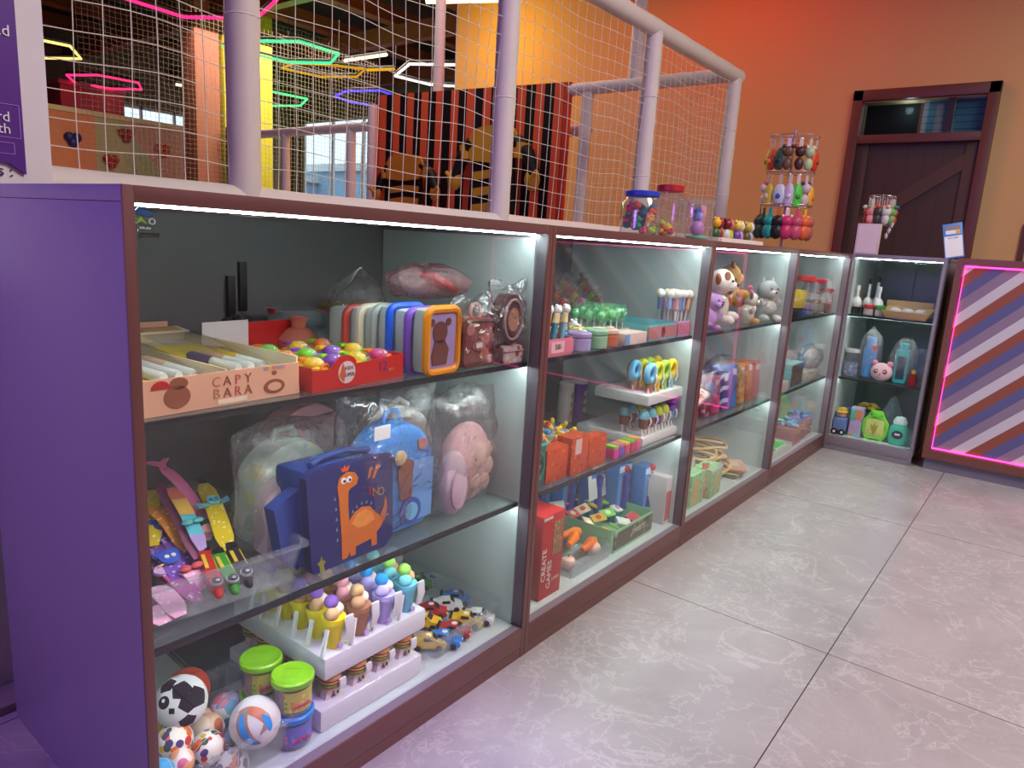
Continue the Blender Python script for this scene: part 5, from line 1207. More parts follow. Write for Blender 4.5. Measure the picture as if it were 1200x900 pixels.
def burger(loc, label):
    t = thing('burger_pen', label, 'pen', loc, scale=(1.25, 1.25, 0.71)); LEG = K(226, 214, 206)
    b = mb(LEG); b.prism([(-0.015, 0), (-0.005, 0), (-0.001, 0.02), (0.001, 0.02), (0.005, 0), (0.015, 0), (0.01, 0.034), (-0.01, 0.034)], 0.014, z0=-0.008); b.build('stand', t)
    for z, rr, c_, nm in ((0.034, 0.017, BUN, 'bun'), (0.040, 0.018, K(110, 150, 50), 'lettuce'), (0.045, 0.0165, K(186, 60, 44), 'tomato'), (0.050, 0.0175, K(230, 190, 70), 'cheese'), (0.055, 0.0175, K(110, 60, 40), 'patty')):
        q = mb(c_); q.cyl((0, 0, z), rr, 0.0048, 16, bev=0.001); q.build(nm, t)
    q = mb(BUN); q.lathe([(0.0175, 0.060), (0.016, 0.068), (0.009, 0.074), (0, 0.075)], seg=16); q.cyl((0, 0, 0.0595), 0.0172, 0.001, 16); q.build('bun_top', t)
    b = mb(WHT); b.strip([(0.008, -0.0195, 0.062), (0.008, -0.021, 0.045), (0.008, -0.0185, 0.028)], 0.012, 0.003, (1, 0, 0)); b.build('clip', t)
    b = mb(BLK); b.bb(0.007, 0.010, -0.0095, -0.008, 0.006, 0.014); b.build('eye', t)
    return t
bg = None
spot = [(0.052+i*0.063, 0) for i in range(4)]+[(0.052, j) for j in range(1, 6)]+[(0.052+0.063, 1), (0.052+0.126, 1), (0.052+0.189, 1)]
for i, (dx, j) in enumerate(spot):
    lp = (FX0+dx-0.008, FY0+0.02+j*0.052, ZC+0.0465); col_ = ['left', 'second from left', 'third from left', 'right'][round((dx-0.052)/0.063)]
    lab = 'burger pen in the %s column, %s row of the lower foam tray' % (col_, ordn[j])
    if bg is None: bg = burger(lp, lab); bg['group'] = 'burger pens in the lower foam tray'
    else: dup(bg, lp, rad(random.uniform(-8, 8)), lab, 'burger pens in the lower foam tray')

# clear tray of toy cars
t = thing('tray', 'clear plastic tray of small die cast cars', 'tray', (0.752, 0.21, ZC), rad(3))
b = mb(CLEAR); b.tray(-0.105, 0.105, -0.15, 0.20, 0.0, 0.06, 0.002, flare=0.012, rim=0.006); b.build('body', t)
def carm(c_):
    t = thing('toy_car', 'x', 'toy car', (0, 0, 0), scale=1.12)
    prof = [(-0.035, 0.006), (-0.037, 0.014), (-0.033, 0.019), (-0.020, 0.021), (-0.011, 0.028), (0.008, 0.0285), (0.018, 0.020), (0.034, 0.016), (0.037, 0.010), (0.035, 0.005)]
    b = mb(c_)
    rings = []
    for y, s_, zs in ((-0.0155, 0.94, 0.9), (-0.0145, 1.0, 1.0), (0.0145, 1.0, 1.0), (0.0155, 0.94, 0.9)):
        rings.append([b.bm.verts.new((p[0]*s_, y*(0.78 if p[1] > 0.024 else 1), p[1]*zs if p[1] > 0.012 else p[1])) for p in prof])
    n = len(prof)
    for a_, b2 in zip(rings, rings[1:]):
        for i in range(n): b.bm.faces.new((a_[i], a_[(i+1) % n], b2[(i+1) % n], b2[i]))
    b.bm.faces.new(rings[0]); b.bm.faces.new(rings[-1][::-1]); b._fin([v for q in rings for v in q]); b.build('body', t)
    q = mb(K(30, 34, 44, 15)); q.prism([(-0.0185, 0.0222), (-0.0108, 0.0275), (-0.0100, 0.0278), (-0.0178, 0.0224)], 0.02, z0=-0.010)
    q.prism([(0.0085, 0.0288), (0.0178, 0.0210), (0.0183, 0.0213), (0.0090, 0.0292)], 0.02, z0=-0.010)
    q.bb(-0.010, 0.007, -0.0152, 0.0152, 0.0212, 0.0265); q.build('windows', t)
    for x in (-0.022, 0.022):
        for s_ in (-1, 1):
            q = mb(BLK); q.cyl((x, s_*0.0155-0.002, 0.0065), 0.0065, 0.004, 12, rot=(-pi/2, 0, 0), bev=0.001); wl = q.build('wheel', t)
    q = mb(BLK); q.bb(-0.0365, -0.03, -0.014, 0.014, 0.0205, 0.0222); q.build('spoiler', t)
    q = mb(WHT); q.bb(0.0345, 0.0372, -0.012, -0.006, 0.010, 0.013); q.build('headlight', t); q = mb(WHT); q.bb(0.0345, 0.0372, 0.006, 0.012, 0.010, 0.013); q.build('headlight', t)
    q = mb(WHT); q.cyl((0.0, 0, 0.0284), 0.006, 0.0005, 12); q.build('roof_number', t)
    return t
GRNC, LBC, BLC, WHC, REC, YEC = K(40, 180, 60, 25), K(110, 175, 215, 25), K(50, 130, 210, 25), K(225, 228, 228, 25), K(180, 40, 44, 25), K(235, 185, 20, 25)
cars = [((490, 682), GRNC, 'green'), ((510, 678), LBC, 'light blue'), ((534, 700), BLC, 'blue'), ((523, 708), WHC, 'white'), ((560, 722), WHC, 'white and black'), ((505, 715), REC, 'red'),
        ((546, 726), YEC, 'yellow'), ((497, 727), YEC, 'yellow'), ((532, 738), REC, 'dark red'), ((521, 748), BLC, 'blue'), ((502, 752), YEC, 'yellow')]
cl = ['green toy car at the rear of the tray', 'light blue toy car at the rear right of the green one', 'mid blue toy car along the right side', 'white toy car in the middle of the tray', 'white and black toy car at the right edge',
      'red toy car left of the white one', 'yellow toy car with black roof at the right front', 'yellow toy car at the left side of the tray', 'dark red toy car in front of the white one', 'blue toy car at the front of the tray', 'yellow toy car nearest the glass']
cp = None
for i, (px, c_, nm) in enumerate(cars):
    p = W(px[0], px[1], 2, ZC+0.018)
    if cp is None: cp = carm(GRNC); cp.location = (p.x, p.y, ZC+0.004); cp.rotation_euler = (0, 0, rad(-52)); cp['label'] = cl[0]; cp['group'] = 'toy cars in the clear tray'
    else:
        o = dup(cp, (p.x, p.y, ZC+0.004), rad(-52+random.uniform(-12, 12)), cl[i], 'toy cars in the clear tray'); recolor(o, {GRNC: c_})
t = thing('paper_disc', 'pale round disc leaning at the rear of the car tray', 'disc', (0.84, 0.40, ZC+0.07)); t.rotation_euler = (rad(60), 0, rad(-20))
b = mb(K(196, 208, 205)); b.cyl((0, 0, 0), 0.028, 0.002, 24); b.build('disc', t); b = mb(K(180, 190, 190)); b.tube([(0.024*cos(a*pi/10), 0.024*sin(a*pi/10), 0.002) for a in range(20)], 0.0008, 5, closed=True); b.build('ring', t)
# ================================================================== goods, second to fourth display case
def carton(label, loc, sz, c_, rz=0, prints=None, txt=None, name='carton', cat='box', tilt=None):
    """closed printed box; front is -y"""
    t = thing(name, label, cat, loc, rz)
    if tilt: t.rotation_euler = tilt
    x, y, z = sz
    b = mb(c_); b.box((0, 0, z/2), (x, y, z), bev=min(0.0015, x*0.05)); bo = b.build('body', t)
    b = mb(c_); b.bb(-x/2+0.001, x/2-0.001, -y/2+0.001, y/2-0.001, z, z+0.0008); b.build('lid_flap', t)
    if prints:
        for (m_, x0, x1, z0, z1) in prints:
            q = mb(m_); q.bb(x0*x, x1*x, -y/2-0.0012, -y/2-0.0001, z0*z, z1*z); q.build('front_print', t)
    if txt:
        for (s_, size, cc, tx, tz, rr) in txt: text('lettering', s_, size, cc, t, (tx*x, -y/2-0.0014, tz*z), rot=(pi/2, 0, 0) if not rr else (pi/2, rr, 0))
    return t
def opentray(label, loc, sz, c_, rz=0, fprint=None, name='display_box', inner=None):
    t = thing(name, label, 'display box', loc, rz); x, y, z = sz
    b = mb(c_); b.tray(-x/2, x/2, -y/2, y/2, 0, z, 0.002); b.build('body', t)
    q = mb(fprint or c_); q.bb(-x/2+0.004, x/2-0.004, -y/2-0.001, -y/2-0.0001, z*0.12, z*0.88); q.build('front_print', t)
    return t
# --- second case, top shelf
PKB_ = mat('box_pink', S(226, 130, 150), 0.5, var=0.05); 
t = opentray('pink tray of tall capped pens at the left of the second case', (1.02, 0.075, ZA), (0.16, 0.07, 0.042), PKB_, rad(0))
text('lettering', '50/-', 0.02, K(90, 40, 60), t, (0.01, -0.037, 0.022)); b = mb(K(236, 190, 196)); b.bb(-0.02, 0.035, -0.0364, -0.0361, 0.008, 0.036); b.build('price_patch', t)
def softpen(loc, c_, c2_, label, h=0.105, tilt=(0, 0, 0), top='bear', group=None):
    t = thing('novelty_pen', label, 'pen', loc, group=group); t.rotation_euler = tilt
    b = mb(c_); b.cyl((0, 0, 0), 0.0075, h*0.62, 10, bev=0.001); b.build('barrel', t)
    b = mb(c2_); b.cyl((0, 0, h*0.62), 0.0085, h*0.2, 10, bev=0.001); b.build('grip', t)
    b = mb(WHT if top == 'bear' else c2_); b.sph((0, 0, h*0.9), 0.012, 10); 
    if top == 'bear': b.sph((-0.008, 0, h*0.9+0.009), 0.004, 8); b.sph((0.008, 0, h*0.9+0.009), 0.004, 8)
    b.build('topper', t); return t
A1, A2, A3, A4 = K(60, 150, 180), K(222, 160, 80), K(110, 170, 200), K(240, 225, 170)
for k in range(4):
    softpen((0.968+k*0.037, 0.07, ZA+0.003), A1 if k % 2 == 0 else A3, A4, '%s teal pen with a white bear cap in the pink tray' % ['leftmost', 'second', 'third', 'rightmost'][k], 0.12, (0, rad(10), 0), group='bear pens in the pink tray')
    softpen((0.985+k*0.035, 0.09, ZA+0.003), A2, A2, '%s orange pen leaning behind the teal ones in the pink tray' % ['leftmost', 'second', 'third', 'rightmost'][k], 0.088, (0, rad(24), 0), top='x', group='orange pens in the pink tray')
def tin(label, loc, rr, h, c_, c2_=None):
    t = thing('round_tin', label, 'tin', loc); b = mb(c_); b.cyl((0, 0, 0), rr, h*0.62, 20, bev=0.002); b.build('body', t)
    b = mb(c2_ or c_); b.cyl((0, 0, h*0.64), rr+0.001, h*0.3, 20, bev=0.004); b.build('lid', t)
    b = mb(K(240, 235, 225)); b.cyl((0, -rr*0.2, h*0.95), rr*0.4, 0.004, 12, bev=0.001); b.build('knob', t); return t
tin('lilac round tin right of the pink pen tray', (1.165, 0.066, ZA), 0.031, 0.052, K(176, 160, 214))
tin('small yellow patterned tin between lilac and green tins', (1.20, 0.10, ZA), 0.022, 0.06, spots('tin_yel', S(226, 214, 130), [S(90, 110, 60), S(240, 235, 190)], 90, 0.35))
tin('sage green round tin beside the orange bear tin', (1.245, 0.066, ZA), 0.033, 0.055, K(140, 190, 150))
tin('terracotta round tin right of the sage green one', (1.31, 0.066, ZA), 0.029, 0.052, K(200, 110, 70), K(226, 190, 170))
for k, (x, y) in enumerate(((1.13, 0.15), (1.185, 0.16), (1.235, 0.17), (1.285, 0.165))):
    t = thing('figure_eraser', ['leftmost', 'second', 'third', 'rightmost'][k]+' little white figure on blue base behind the round tins', 'eraser', (x, y, ZA), group='white figures behind the tins')
    b = mb(K(60, 140, 200)); b.cyl((0, 0, 0), 0.022, 0.03, 14, bev=0.003); b.build('base', t)
    b = mb(WHT); b.sph((0, 0, 0.045), 0.016, 12); b.sph((-0.010, 0, 0.06), 0.006, 8); b.sph((0.010, 0, 0.06), 0.006, 8); b.build('figure', t)
    for s_ in (-1, 1): b = mb(BLK); b.sph((s_*0.006, -0.015, 0.047), 0.0022, 6); b.build('eye', t)
carton('low cream box with blue end in front of the green candies', (1.42, 0.062, ZA), (0.13, 0.055, 0.032), K(230, 208, 196), 0, [(K(110, 170, 220), -0.495, -0.3, 0.03, 0.97)])
t = opentray('pink and teal open display box of sweets, its long side to the glass', (1.60, 0.16, ZA), (0.20, 0.24, 0.048), mat('box_teal_pale', S(120, 190, 196), 0.5), 0, K(196, 130, 130))
b = mb(K(130, 50, 50)); b.prism([(0.0+0.012*cos(a*pi/6), 0.024+0.016*sin(a*pi/6)) for a in range(12)], 0.001, z0=-0.1225); b.build('mark_print', t)
GL = film('green_wrap', (0.8, 1, 0.85), 0.3, 0.08, 0.1, crinkle=1, bodycol=S(140, 226, 165), scale=60)
GC = K(110, 214, 140)
def wrapped(loc, label, c_, wrap, h=0.075, tilt=(0, 0, 0), group=None, rr=0.014, nm='lollipop'):
    t = thing(nm, label, 'lollipop', loc, group=group); t.rotation_euler = tilt
    b = mb(K(235, 230, 220)); b.cyl((0, 0, 0), 0.002, h*0.7, 6); b.build('stick', t)
    b = mb(c_); b.sph((0, 0, h*0.85), rr, 10, (1, 0.6, 1)); b.build('candy', t)
    q = mb(wrap); q.lathe([(0.003, h*0.5), (rr*0.6, h*0.58), (rr*1.25, h*0.85), (rr*0.9, h*1.05), (rr*0.5, h*1.1), (rr*1.1, h*1.2)], seg=9); q.build('wrapper', t)
    return t
first = None
for j in range(3):
    for i in range(5):
        x = 1.345+i*0.036+random.uniform(-.004, .004); y = 0.12+j*0.04
        lab = '%s green wrapped lollipop, %s row of the bunch above the cream box' % (['leftmost', 'second', 'middle', 'fourth', 'rightmost'][i], ['front', 'middle', 'rear'][j])
        if first is None: first = wrapped((x, y, ZA+0.012), lab, GC, GL, 0.075, (rad(4), rad(3), 0), 'green wrapped lollipops')
        else: dup(first, (x, y, ZA+0.012+0.004*(i % 2)), (rad(random.uniform(-8, 8)), rad(random.uniform(-8, 8)), i), lab, 'green wrapped lollipops')
t = opentray('grey white inner tray under the green lollipops', (1.40, 0.17, ZA), (0.19, 0.15, 0.035), K(206, 212, 206))
# lollipop bouquet at the back
WR = film('clear_wrap', (1, 1, 1), 0.25, 0.05, 0.12, crinkle=1, bodycol=S(210, 200, 190), scale=60)
bc = [K(210, 80, 140), K(230, 190, 60), K(200, 40, 50), K(240, 120, 60), K(160, 60, 110), K(140, 200, 90)]
bn = ['pink', 'yellow', 'red', 'orange', 'plum', 'lime']
for i in range(20):
    c_ = bc[i % 6]; x = 1.28+0.42*(i/19); y = 0.31+0.04*(i % 4)
    wrapped((x, y, ZA), '%s wrapped lollipop, number %s along the leaning bunch at the back' % (bn[i % 6], 'x') if False else
            '%s wrapped lollipop in the leaning bunch at the back, %s' % (bn[i % 6], 'left end' if i < 6 else ('middle' if i < 13 else 'right end')), c_, WR, 0.10+0.018*(i % 4), (rad(-6), rad(-16+2.2*i), 0), 'wrapped lollipops at the back', 0.021)
t = thing('toy_bee', 'yellow and black toy behind the pink pen tray', 'toy', (1.22, 0.42, ZA+0.0))
b = mb(YEL); b.sph((0, 0, 0.10), 0.03, 12, (1.6, 1, 0.8)); b.build('body', t); b = mb(BLK); b.sph((0.045, 0, 0.105), 0.018, 10); b.build('head', t); b = mb(BLK); b.cyl((0, 0, 0), 0.006, 0.08, 8); b.build('stand', t)
t = opentray('pink two tone holder of fluffy topped pens at the right of the shelf', (1.752, 0.085, ZA), (0.10, 0.09, 0.05), mat('box_lilac', S(196, 170, 206), 0.5), 0, K(206, 120, 150))
cc_ = [K(225, 150, 170), K(110, 170, 200), K(140, 170, 220), K(230, 180, 130), K(120, 130, 180)]
FL = mat('fluff_white', S(236, 232, 218), 0.9, var=0.06, scale=50, bump=0.8)
fp_ = None
for j in range(3):
    for i in range(4):
        x = 1.718+i*0.022; y = 0.06+j*0.025
        lab = 'fluffy topped pen, %s in the %s row of the pink holder' % (['first', 'second', 'third', 'last'][i], ['front', 'middle', 'rear'][j])
        if fp_ is None:
            fp_ = thing('fluffy_pen', lab, 'pen', (x, y, ZA+0.003), group='fluffy topped pens')
            b = mb(WHT); b.cyl((0, 0, 0), 0.0035, 0.09, 8); b.build('stick', fp_)
            b = mb(cc_[0]); b.cyl((0, 0, 0.08), 0.009, 0.04, 10, bev=0.002); b.build('body', fp_)
            b = mb(FL); b.sph((0, 0, 0.13), 0.0155, 12); b.build('fluff', fp_)
        else:
            o = dup(fp_, (x, y, ZA+0.003), (rad(random.uniform(-4, 4)), rad(random.uniform(-5, 5)), 0), lab, 'fluffy topped pens'); recolor(o, {cc_[0]: cc_[(i+j*2) % 5]})
# --- second case, middle shelf
def tubebox(label, loc, rr, h, c_, dots_):
    t = thing('bubble_tube', label, 'tube', loc); b = mb(c_); b.cyl((0, 0, 0), rr, h*0.94, 18); b.build('body', t); b = mb(WHT); b.cyl((0, 0, h*0.94), rr+0.001, h*0.06, 18, bev=0.002); b.build('cap', t)
    for k in range(3):
        b = mb(dots_); b.cyl((0, -rr+0.0005, h*(0.25+0.22*k)), rr*0.4, 0.0012, 10, rot=(pi/2, 0, 0)); b.build('label_print', t)
tubebox('white printed tube standing at the back of the middle shelf', (1.64, 0.40, ZB_), 0.027, 0.14, K(226, 214, 208), K(190, 180, 110))
tubebox('purple printed tube right of the white tube', (1.725, 0.40, ZB_), 0.027, 0.135, K(136, 96, 176), K(206, 200, 120))
foam('lower white foam tray on the middle shelf with brown and purple pens', 1.56, 1.82, 0.05, 0.30, ZB_, 0.028)
foam('upper white foam tray with donut pens', 1.56, 1.82, 0.045, 0.24, 0.532, 0.034)
def donut(loc, c_, label, body, group, prot=None):
    t = thing('donut_pen', label, 'pen', loc, group=group)
    b = mb(body); b.cyl((0, 0, 0), 0.012, 0.04, 12, r2_=0.009); b.build('stand', t)
    b = mb(c_); b.tube([(0.024*cos(a*pi/10), 0, 0.062+0.024*sin(a*pi/10)) for a in range(20)], 0.011, 10, closed=True); b.build('donut', t)
    b = mb(K(190, 130, 80)); b.tube([(0.024*cos(a*pi/10), 0.006, 0.062+0.024*sin(a*pi/10)) for a in range(20)], 0.0095, 8, closed=True); b.build('dough', t)
    b = mb(WHT); b.strip([(0.015, -0.012, 0.06), (0.016, -0.017, 0.04), (0.014, -0.012, 0.022)], 0.008, 0.003, (1, 0, 0)); b.build('clip', t)
    for sx in (-1, 1): b = mb(WHT); b.tube([(sx*0.006, 0, 0.02), (sx*0.014, -0.006, 0.0)], 0.003, 6); b.build('leg', t)
    return t
dn = [('pale blue', K(120, 196, 236), K(170, 110, 80)), ('lime yellow', K(214, 222, 40), K(240, 190, 60)), ('lime green', K(176, 220, 60), K(140, 200, 90)), ('yellow', K(244, 214, 50), K(130, 196, 220))]
for i, (n_, c_, bd) in enumerate(dn):
    for j in range(2 if i else 2):
        donut((1.605+i*0.05+0.01*j, 0.07+j*0.06, 0.5665), c_, '%s %s donut pen on the upper foam tray' % (['front', 'rear'][j], n_), bd, 'donut pens')
cc2 = [('chocolate', K(130, 74, 50), K(120, 190, 210)), ('chocolate', K(130, 74, 50), K(120, 190, 210)), ('purple', K(110, 60, 150), K(190, 210, 60)), ('pale', K(206, 190, 170), K(206, 214, 90)), ('blue', K(120, 170, 210), K(130, 80, 190))]
for i, (n_, c_, dd) in enumerate(cc2):
    for j in range(2):
        t = thing('sundae_pen', '%s %s sundae pen on the lower foam tray, %s' % (['front', 'rear'][j], n_, ['far left', 'left', 'middle', 'right', 'far right'][i]), 'pen', (1.59+i*0.047, 0.07+j*0.07, ZB_+0.0285), group='sundae pens')
        b = mb(c_); b.lathe([(0, 0.02), (0.012, 0.024), (0.0165, 0.05), (0.016, 0.066), (0, 0.068)], seg=12); b.build('cup', t)
        b = mb(dd); b.lathe([(0.0175, 0.056), (0.0185, 0.066), (0.012, 0.08), (0, 0.086)], seg=12); b.build('icing', t)
        for sx in (-1, 1): b = mb(WHT); b.tube([(sx*0.007, 0, 0.026), (sx*0.014, -0.006, 0.0)], 0.0035, 6); b.build('leg', t)
        b = mb(WHT); b.strip([(0.012, -0.016, 0.06), (0.014, -0.02, 0.045), (0.012, -0.016, 0.032)], 0.009, 0.003, (1, 0, 0)); b.build('clip', t)
t = thing('umbrella_topper', 'purple and white fan shaped topper at the right of the foam tray', 'toy', (1.78, 0.075, ZB_+0.0285))
b = mb(K(140, 60, 180)); b.lathe([(0.03, 0), (0.025, 0.014), (0, 0.024)], (0, 0, 0.085), 8); b.build('canopy', t); b = mb(WHT); b.cyl((0, 0, 0), 0.003, 0.09, 6); b.build('stick', t)
OB = spots('box_orange', S(206, 80, 36), [S(190, 60, 30), S(226, 120, 50), S(150, 60, 40)], 60, 0.3)
t = carton('teal spiral patterned upright box at the left of the middle shelf', (1.0, 0.085, ZB_), (0.085, 0.05, 0.115), K(40, 110, 96), 0, [(K(60, 206, 190), -0.5, 0.5, 0.93, 1.0)])
for k in range(3):
    b = mb(K(30, 150, 120) if k % 2 == 0 else K(20, 70, 70)); rr = 0.012+0.011*k; b.tube([(rr*cos(a*pi/12), -0.0262, 0.055+rr*1.15*sin(a*pi/12)) for a in range(24)], 0.0028, 6, closed=True); b.build('spiral_print', t)
b = mb(K(220, 170, 160)); b.box((0.008, -0.0272, 0.05), (0.016, 0.001, 0.022), rot=(0, 0.3, 0)); b.build('price_tag', t)
carton('left orange patterned upright box on the middle shelf', (1.09, 0.075, ZB_), (0.10, 0.04, 0.09), OB, 0)
t = carton('middle orange patterned upright box, a bit taller', (1.185, 0.072, ZB_), (0.085, 0.05, 0.105), OB, 0, [(K(226, 196, 190), -0.3, 0.05, 0.55, 0.95)])
carton('right orange patterned upright box on the middle shelf', (1.28, 0.068, ZB_), (0.095, 0.04, 0.088), OB, 0)
t = opentray('clear shallow tray heaped with small red, blue and yellow figures', (1.22, 0.24, ZB_), (0.38, 0.24, 0.05), CLEAR)
fc = [K(214, 70, 40), K(60, 140, 210), K(236, 190, 40), K(200, 50, 50), K(90, 160, 220)]; fn = ['red', 'blue', 'yellow', 'crimson', 'sky blue']
ff = None
for k in range(46):
    x = 1.06+0.35*((k*0.618) % 1); y = 0.15+0.18*((k*0.37) % 1); z = ZB_+0.045+0.028*((k*0.77) % 1)
    lab = 'small %s capsule figure %s in the clear tray, %s %s' % (fn[k % 5], 'low' if z < ZB_+0.058 else 'on top', 'far left' if x < 1.13 else ('left' if x < 1.2 else ('middle' if x < 1.3 else ('right' if x < 1.36 else 'far right'))), 'front' if y < 0.21 else ('centre' if y < 0.27 else 'back'))
    if ff is None:
        ff = thing('capsule_figure', lab, 'toy', (x, y, z), group='capsule figures heaped in the tray'); b = mb(fc[0]); b.sph((0, 0, 0), 0.010, 8, (1, 1, 1.3)); b.build('body', ff); b = mb(K(240, 200, 60)); b.sph((0, 0, 0.016), 0.008, 8); b.build('head', ff)
    else:
        o = dup(ff, (x, y, z), (random.uniform(-1.4, 1.4), random.uniform(-1.4, 1.4), 0), lab, 'capsule figures heaped in the tray'); recolor(o, {fc[0]: fc[k % 5]})
t = thing('figure_heap', 'packed mixed figures filling the bottom of the clear tray', 'toys', (1.24, 0.24, ZB_+0.004)); tag(t, None, None, 'figure heap', None)
b = mb(spots('heap_mix', S(206, 206, 206), [S(214, 70, 40), S(60, 140, 210), S(236, 190, 40)], 60, 0.45)); b.box((0, 0, 0.021), (0.36, 0.22, 0.04), bev=0.012); b.build('heap', t); del t['group']
for k in range(5):
    t = thing('eraser_pack', '%s small bright eraser pack in front of the foam tray' % ['leftmost', 'second', 'middle', 'fourth', 'rightmost'][k], 'eraser', (1.385+k*0.034, 0.064, ZB_), group='bright eraser packs')
    b = mb([K(226, 60, 150), K(120, 90, 190), K(220, 70, 120), K(200, 60, 90), K(230, 90, 160)][k]); b.bb(-0.015, 0.015, -0.02, 0.02, 0, 0.03, bev=0.002); b.build('body', t)
    b = mb([K(150, 210, 60), K(230, 120, 160), K(236, 214, 60), K(130, 200, 110), K(236, 160, 60)][k]); b.bb(-0.014, 0.014, -0.019, 0.019, 0.0302, 0.038, bev=0.002); b.build('top', t)
# --- second case, floor
RB = K(176, 34, 34)
for k in range(4):
    t = carton('%s red game box with white lettering, standing by the glass' % ['front', 'second', 'third', 'rear'][k], (1.078+0.012*k, 0.062+0.045*k, ZC), (0.10, 0.038, 0.235-0.006*k), RB, rad(0), [(spots('red_print', S(150, 110, 70), [S(90, 110, 80), S(200, 160, 90)], 80, 0.3), 0.0, 0.42, 0.5, 0.9), (K(206, 190, 186), -0.47, -0.08, 0.955, 0.985)],
               [('CREATE', 0.026, K(226, 214, 210), -0.36, 0.42, -pi/2), ('GAMES', 0.026, K(226, 214, 210), -0.1, 0.28, -pi/2), ('JUMBO', 0.012, K(226, 190, 180), 0.22, 0.2, 0)] if k == 0 else None, name='game_box')
    t['group'] = 'red game boxes'
t = thing('doll', 'doll in a blue hat and blue net coat at the left corner of the floor', 'doll', (0.995, 0.13, ZC))
b = mb(spots('coat_blue', S(40, 110, 150), [S(30, 70, 110), S(70, 150, 180)], 90, 0.4)); b.lathe([(0, 0), (0.04, 0.0), (0.042, 0.06), (0.03, 0.12), (0.015, 0.14), (0, 0.14)], seg=18); b.build('coat', t)
b = mb(K(214, 180, 160)); b.sph((0, 0, 0.165), 0.026, 14); b.build('head', t); b = mb(K(40, 120, 200)); b.lathe([(0.034, 0.178), (0.028, 0.185), (0.024, 0.21), (0, 0.222)], seg=16); b.build('hat', t)
t = opentray('clear tray of vegetable shaped erasers', (1.31, 0.16, ZC), (0.22, 0.22, 0.05), CLEAR, 0, CLEAR, name='tray')
def carrot(loc, rz, c_, label, L=0.09):
    t = thing('toy_vegetable', label, 'toy food', loc, rz); b = mb(c_); b.lathe([(0, 0), (0.008, 0.004), (0.018, L*0.8), (0.014, L*0.97), (0, L)], (0, 0, 0), 12, rot=(0, pi/2, 0)); b.build('body', t)
    b = mb(K(90, 160, 60)); b.tube([(L, 0, 0), (L+0.02, 0, 0.004)], 0.004, 6); b.build('stalk', t)
carrot((1.30, 0.13, ZC+0.045), rad(20), K(236, 120, 30), 'orange carrot toy lying across the tray'); carrot((1.31, 0.09, ZC+0.04), rad(8), K(232, 110, 30), 'front orange carrot toy in the tray'); carrot((1.33, 0.19, ZC+0.045), rad(-15), K(236, 126, 40), 'rear orange carrot toy in the tray')
t = thing('toy_vegetable', 'yellow corn toy at the left of the carrot tray', 'toy food', (1.225, 0.15, ZC+0.05), rad(30)); b = mb(spots('corn', S(236, 196, 40), [S(250, 220, 80)], 140, 0.4)); b.sph((0, 0, 0), 0.032, 14, (1.5, 0.9, 0.8)); b.build('cob', t); b = mb(WHT); b.sph((0.045, 0, -0.004), 0.014, 10, (1.4, 1, 1)); b.build('tip', t)
for k, (x, y) in enumerate(((1.24, 0.09), (1.38, 0.09), (1.36, 0.25), (1.26, 0.24))):
    t = thing('toy_vegetable', 'pale pink radish toy at the %s of the carrot tray' % ['front left', 'front right', 'rear right', 'rear left'][k], 'toy food', (x, y, ZC+0.025)); b = mb(K(236, 196, 180)); b.sph((0, 0, 0), 0.022, 12, (1.1, 1, 0.9)); b.build('body', t); b = mb(K(120, 180, 90)); b.cyl((0, 0, 0.018), 0.004, 0.012, 6); b.build('stalk', t)
GB = mat('box_mint', S(150, 206, 160), 0.5, var=0.04); GDK = spots('box_dark_print', S(96, 100, 84), [S(160, 150, 120), S(60, 66, 56), S(120, 130, 100)], 40, 0.35)
t = opentray('mint green display box with grey printed front, full of sweets', (1.56, 0.20, ZC), (0.26, 0.30, 0.075), GB, rad(0), GDK)
text('lettering', 'SWEETS', 0.026, K(206, 200, 180), t, (0.03, -0.1515, 0.04))
b = mb(GB); b.bb(-0.13, 0.13, 0.148, 0.15, 0.075, 0.14); b.build('back_flap', t)
for k in range(16):
    t = thing('sweet_packet', '%s packet lying %s in the mint green box' % (['gold', 'lime', 'silver', 'rose', 'cream'][k % 5], 'at the left' if k % 4 < 2 else 'at the right'), 'packet', (1.46+0.06*(k % 4), 0.10+0.062*(k//4), ZC+0.05+0.012*(k//4)), group='sweet packets in the mint box')
    t.rotation_euler = (rad(20), random.uniform(-.3, .3), random.uniform(-1, 1))
    b = mb([K(200, 170, 70, 30), K(120, 200, 90, 30), K(214, 220, 220, 25), K(190, 80, 90, 30), K(226, 206, 170, 30)][k % 5]); b.box((0, 0, 0), (0.05, 0.035, 0.008), bev=0.003); b.build('packet', t)
    b = mb(K(200, 60, 60) if k % 2 else K(240, 230, 200)); b.cyl((0, 0, 0.0042), 0.010, 0.0008, 10); b.build('print', t)
t = thing('card', 'blank white card standing at the back of the mint box', 'card', (1.60, 0.215, ZC+0.095)); b = mb(WHT); b.bb(-0.055, 0.055, 0, 0.0015, 0, 0.085, bev=0.0004); b.build('card', t); t.rotation_euler = (rad(-8), 0, 0)
b = mb(K(206, 206, 206)); b.bb(-0.055, 0.055, 0.0016, 0.02, 0, 0.002); b.build('foot', t)
t = thing('snack_bag', 'large green topped clear bag of brown nuts leaning behind the sweets', 'bag', (1.50, 0.40, ZC)); t.rotation_euler = (rad(-14), rad(12), 0)
b = mb(spots('nuts', S(176, 120, 84), [S(206, 160, 120), S(150, 80, 60), S(216, 190, 150)], 60, 0.45)); b.box((0, 0, 0.085), (0.26, 0.04, 0.17), bev=0.015); b.build('contents', t)
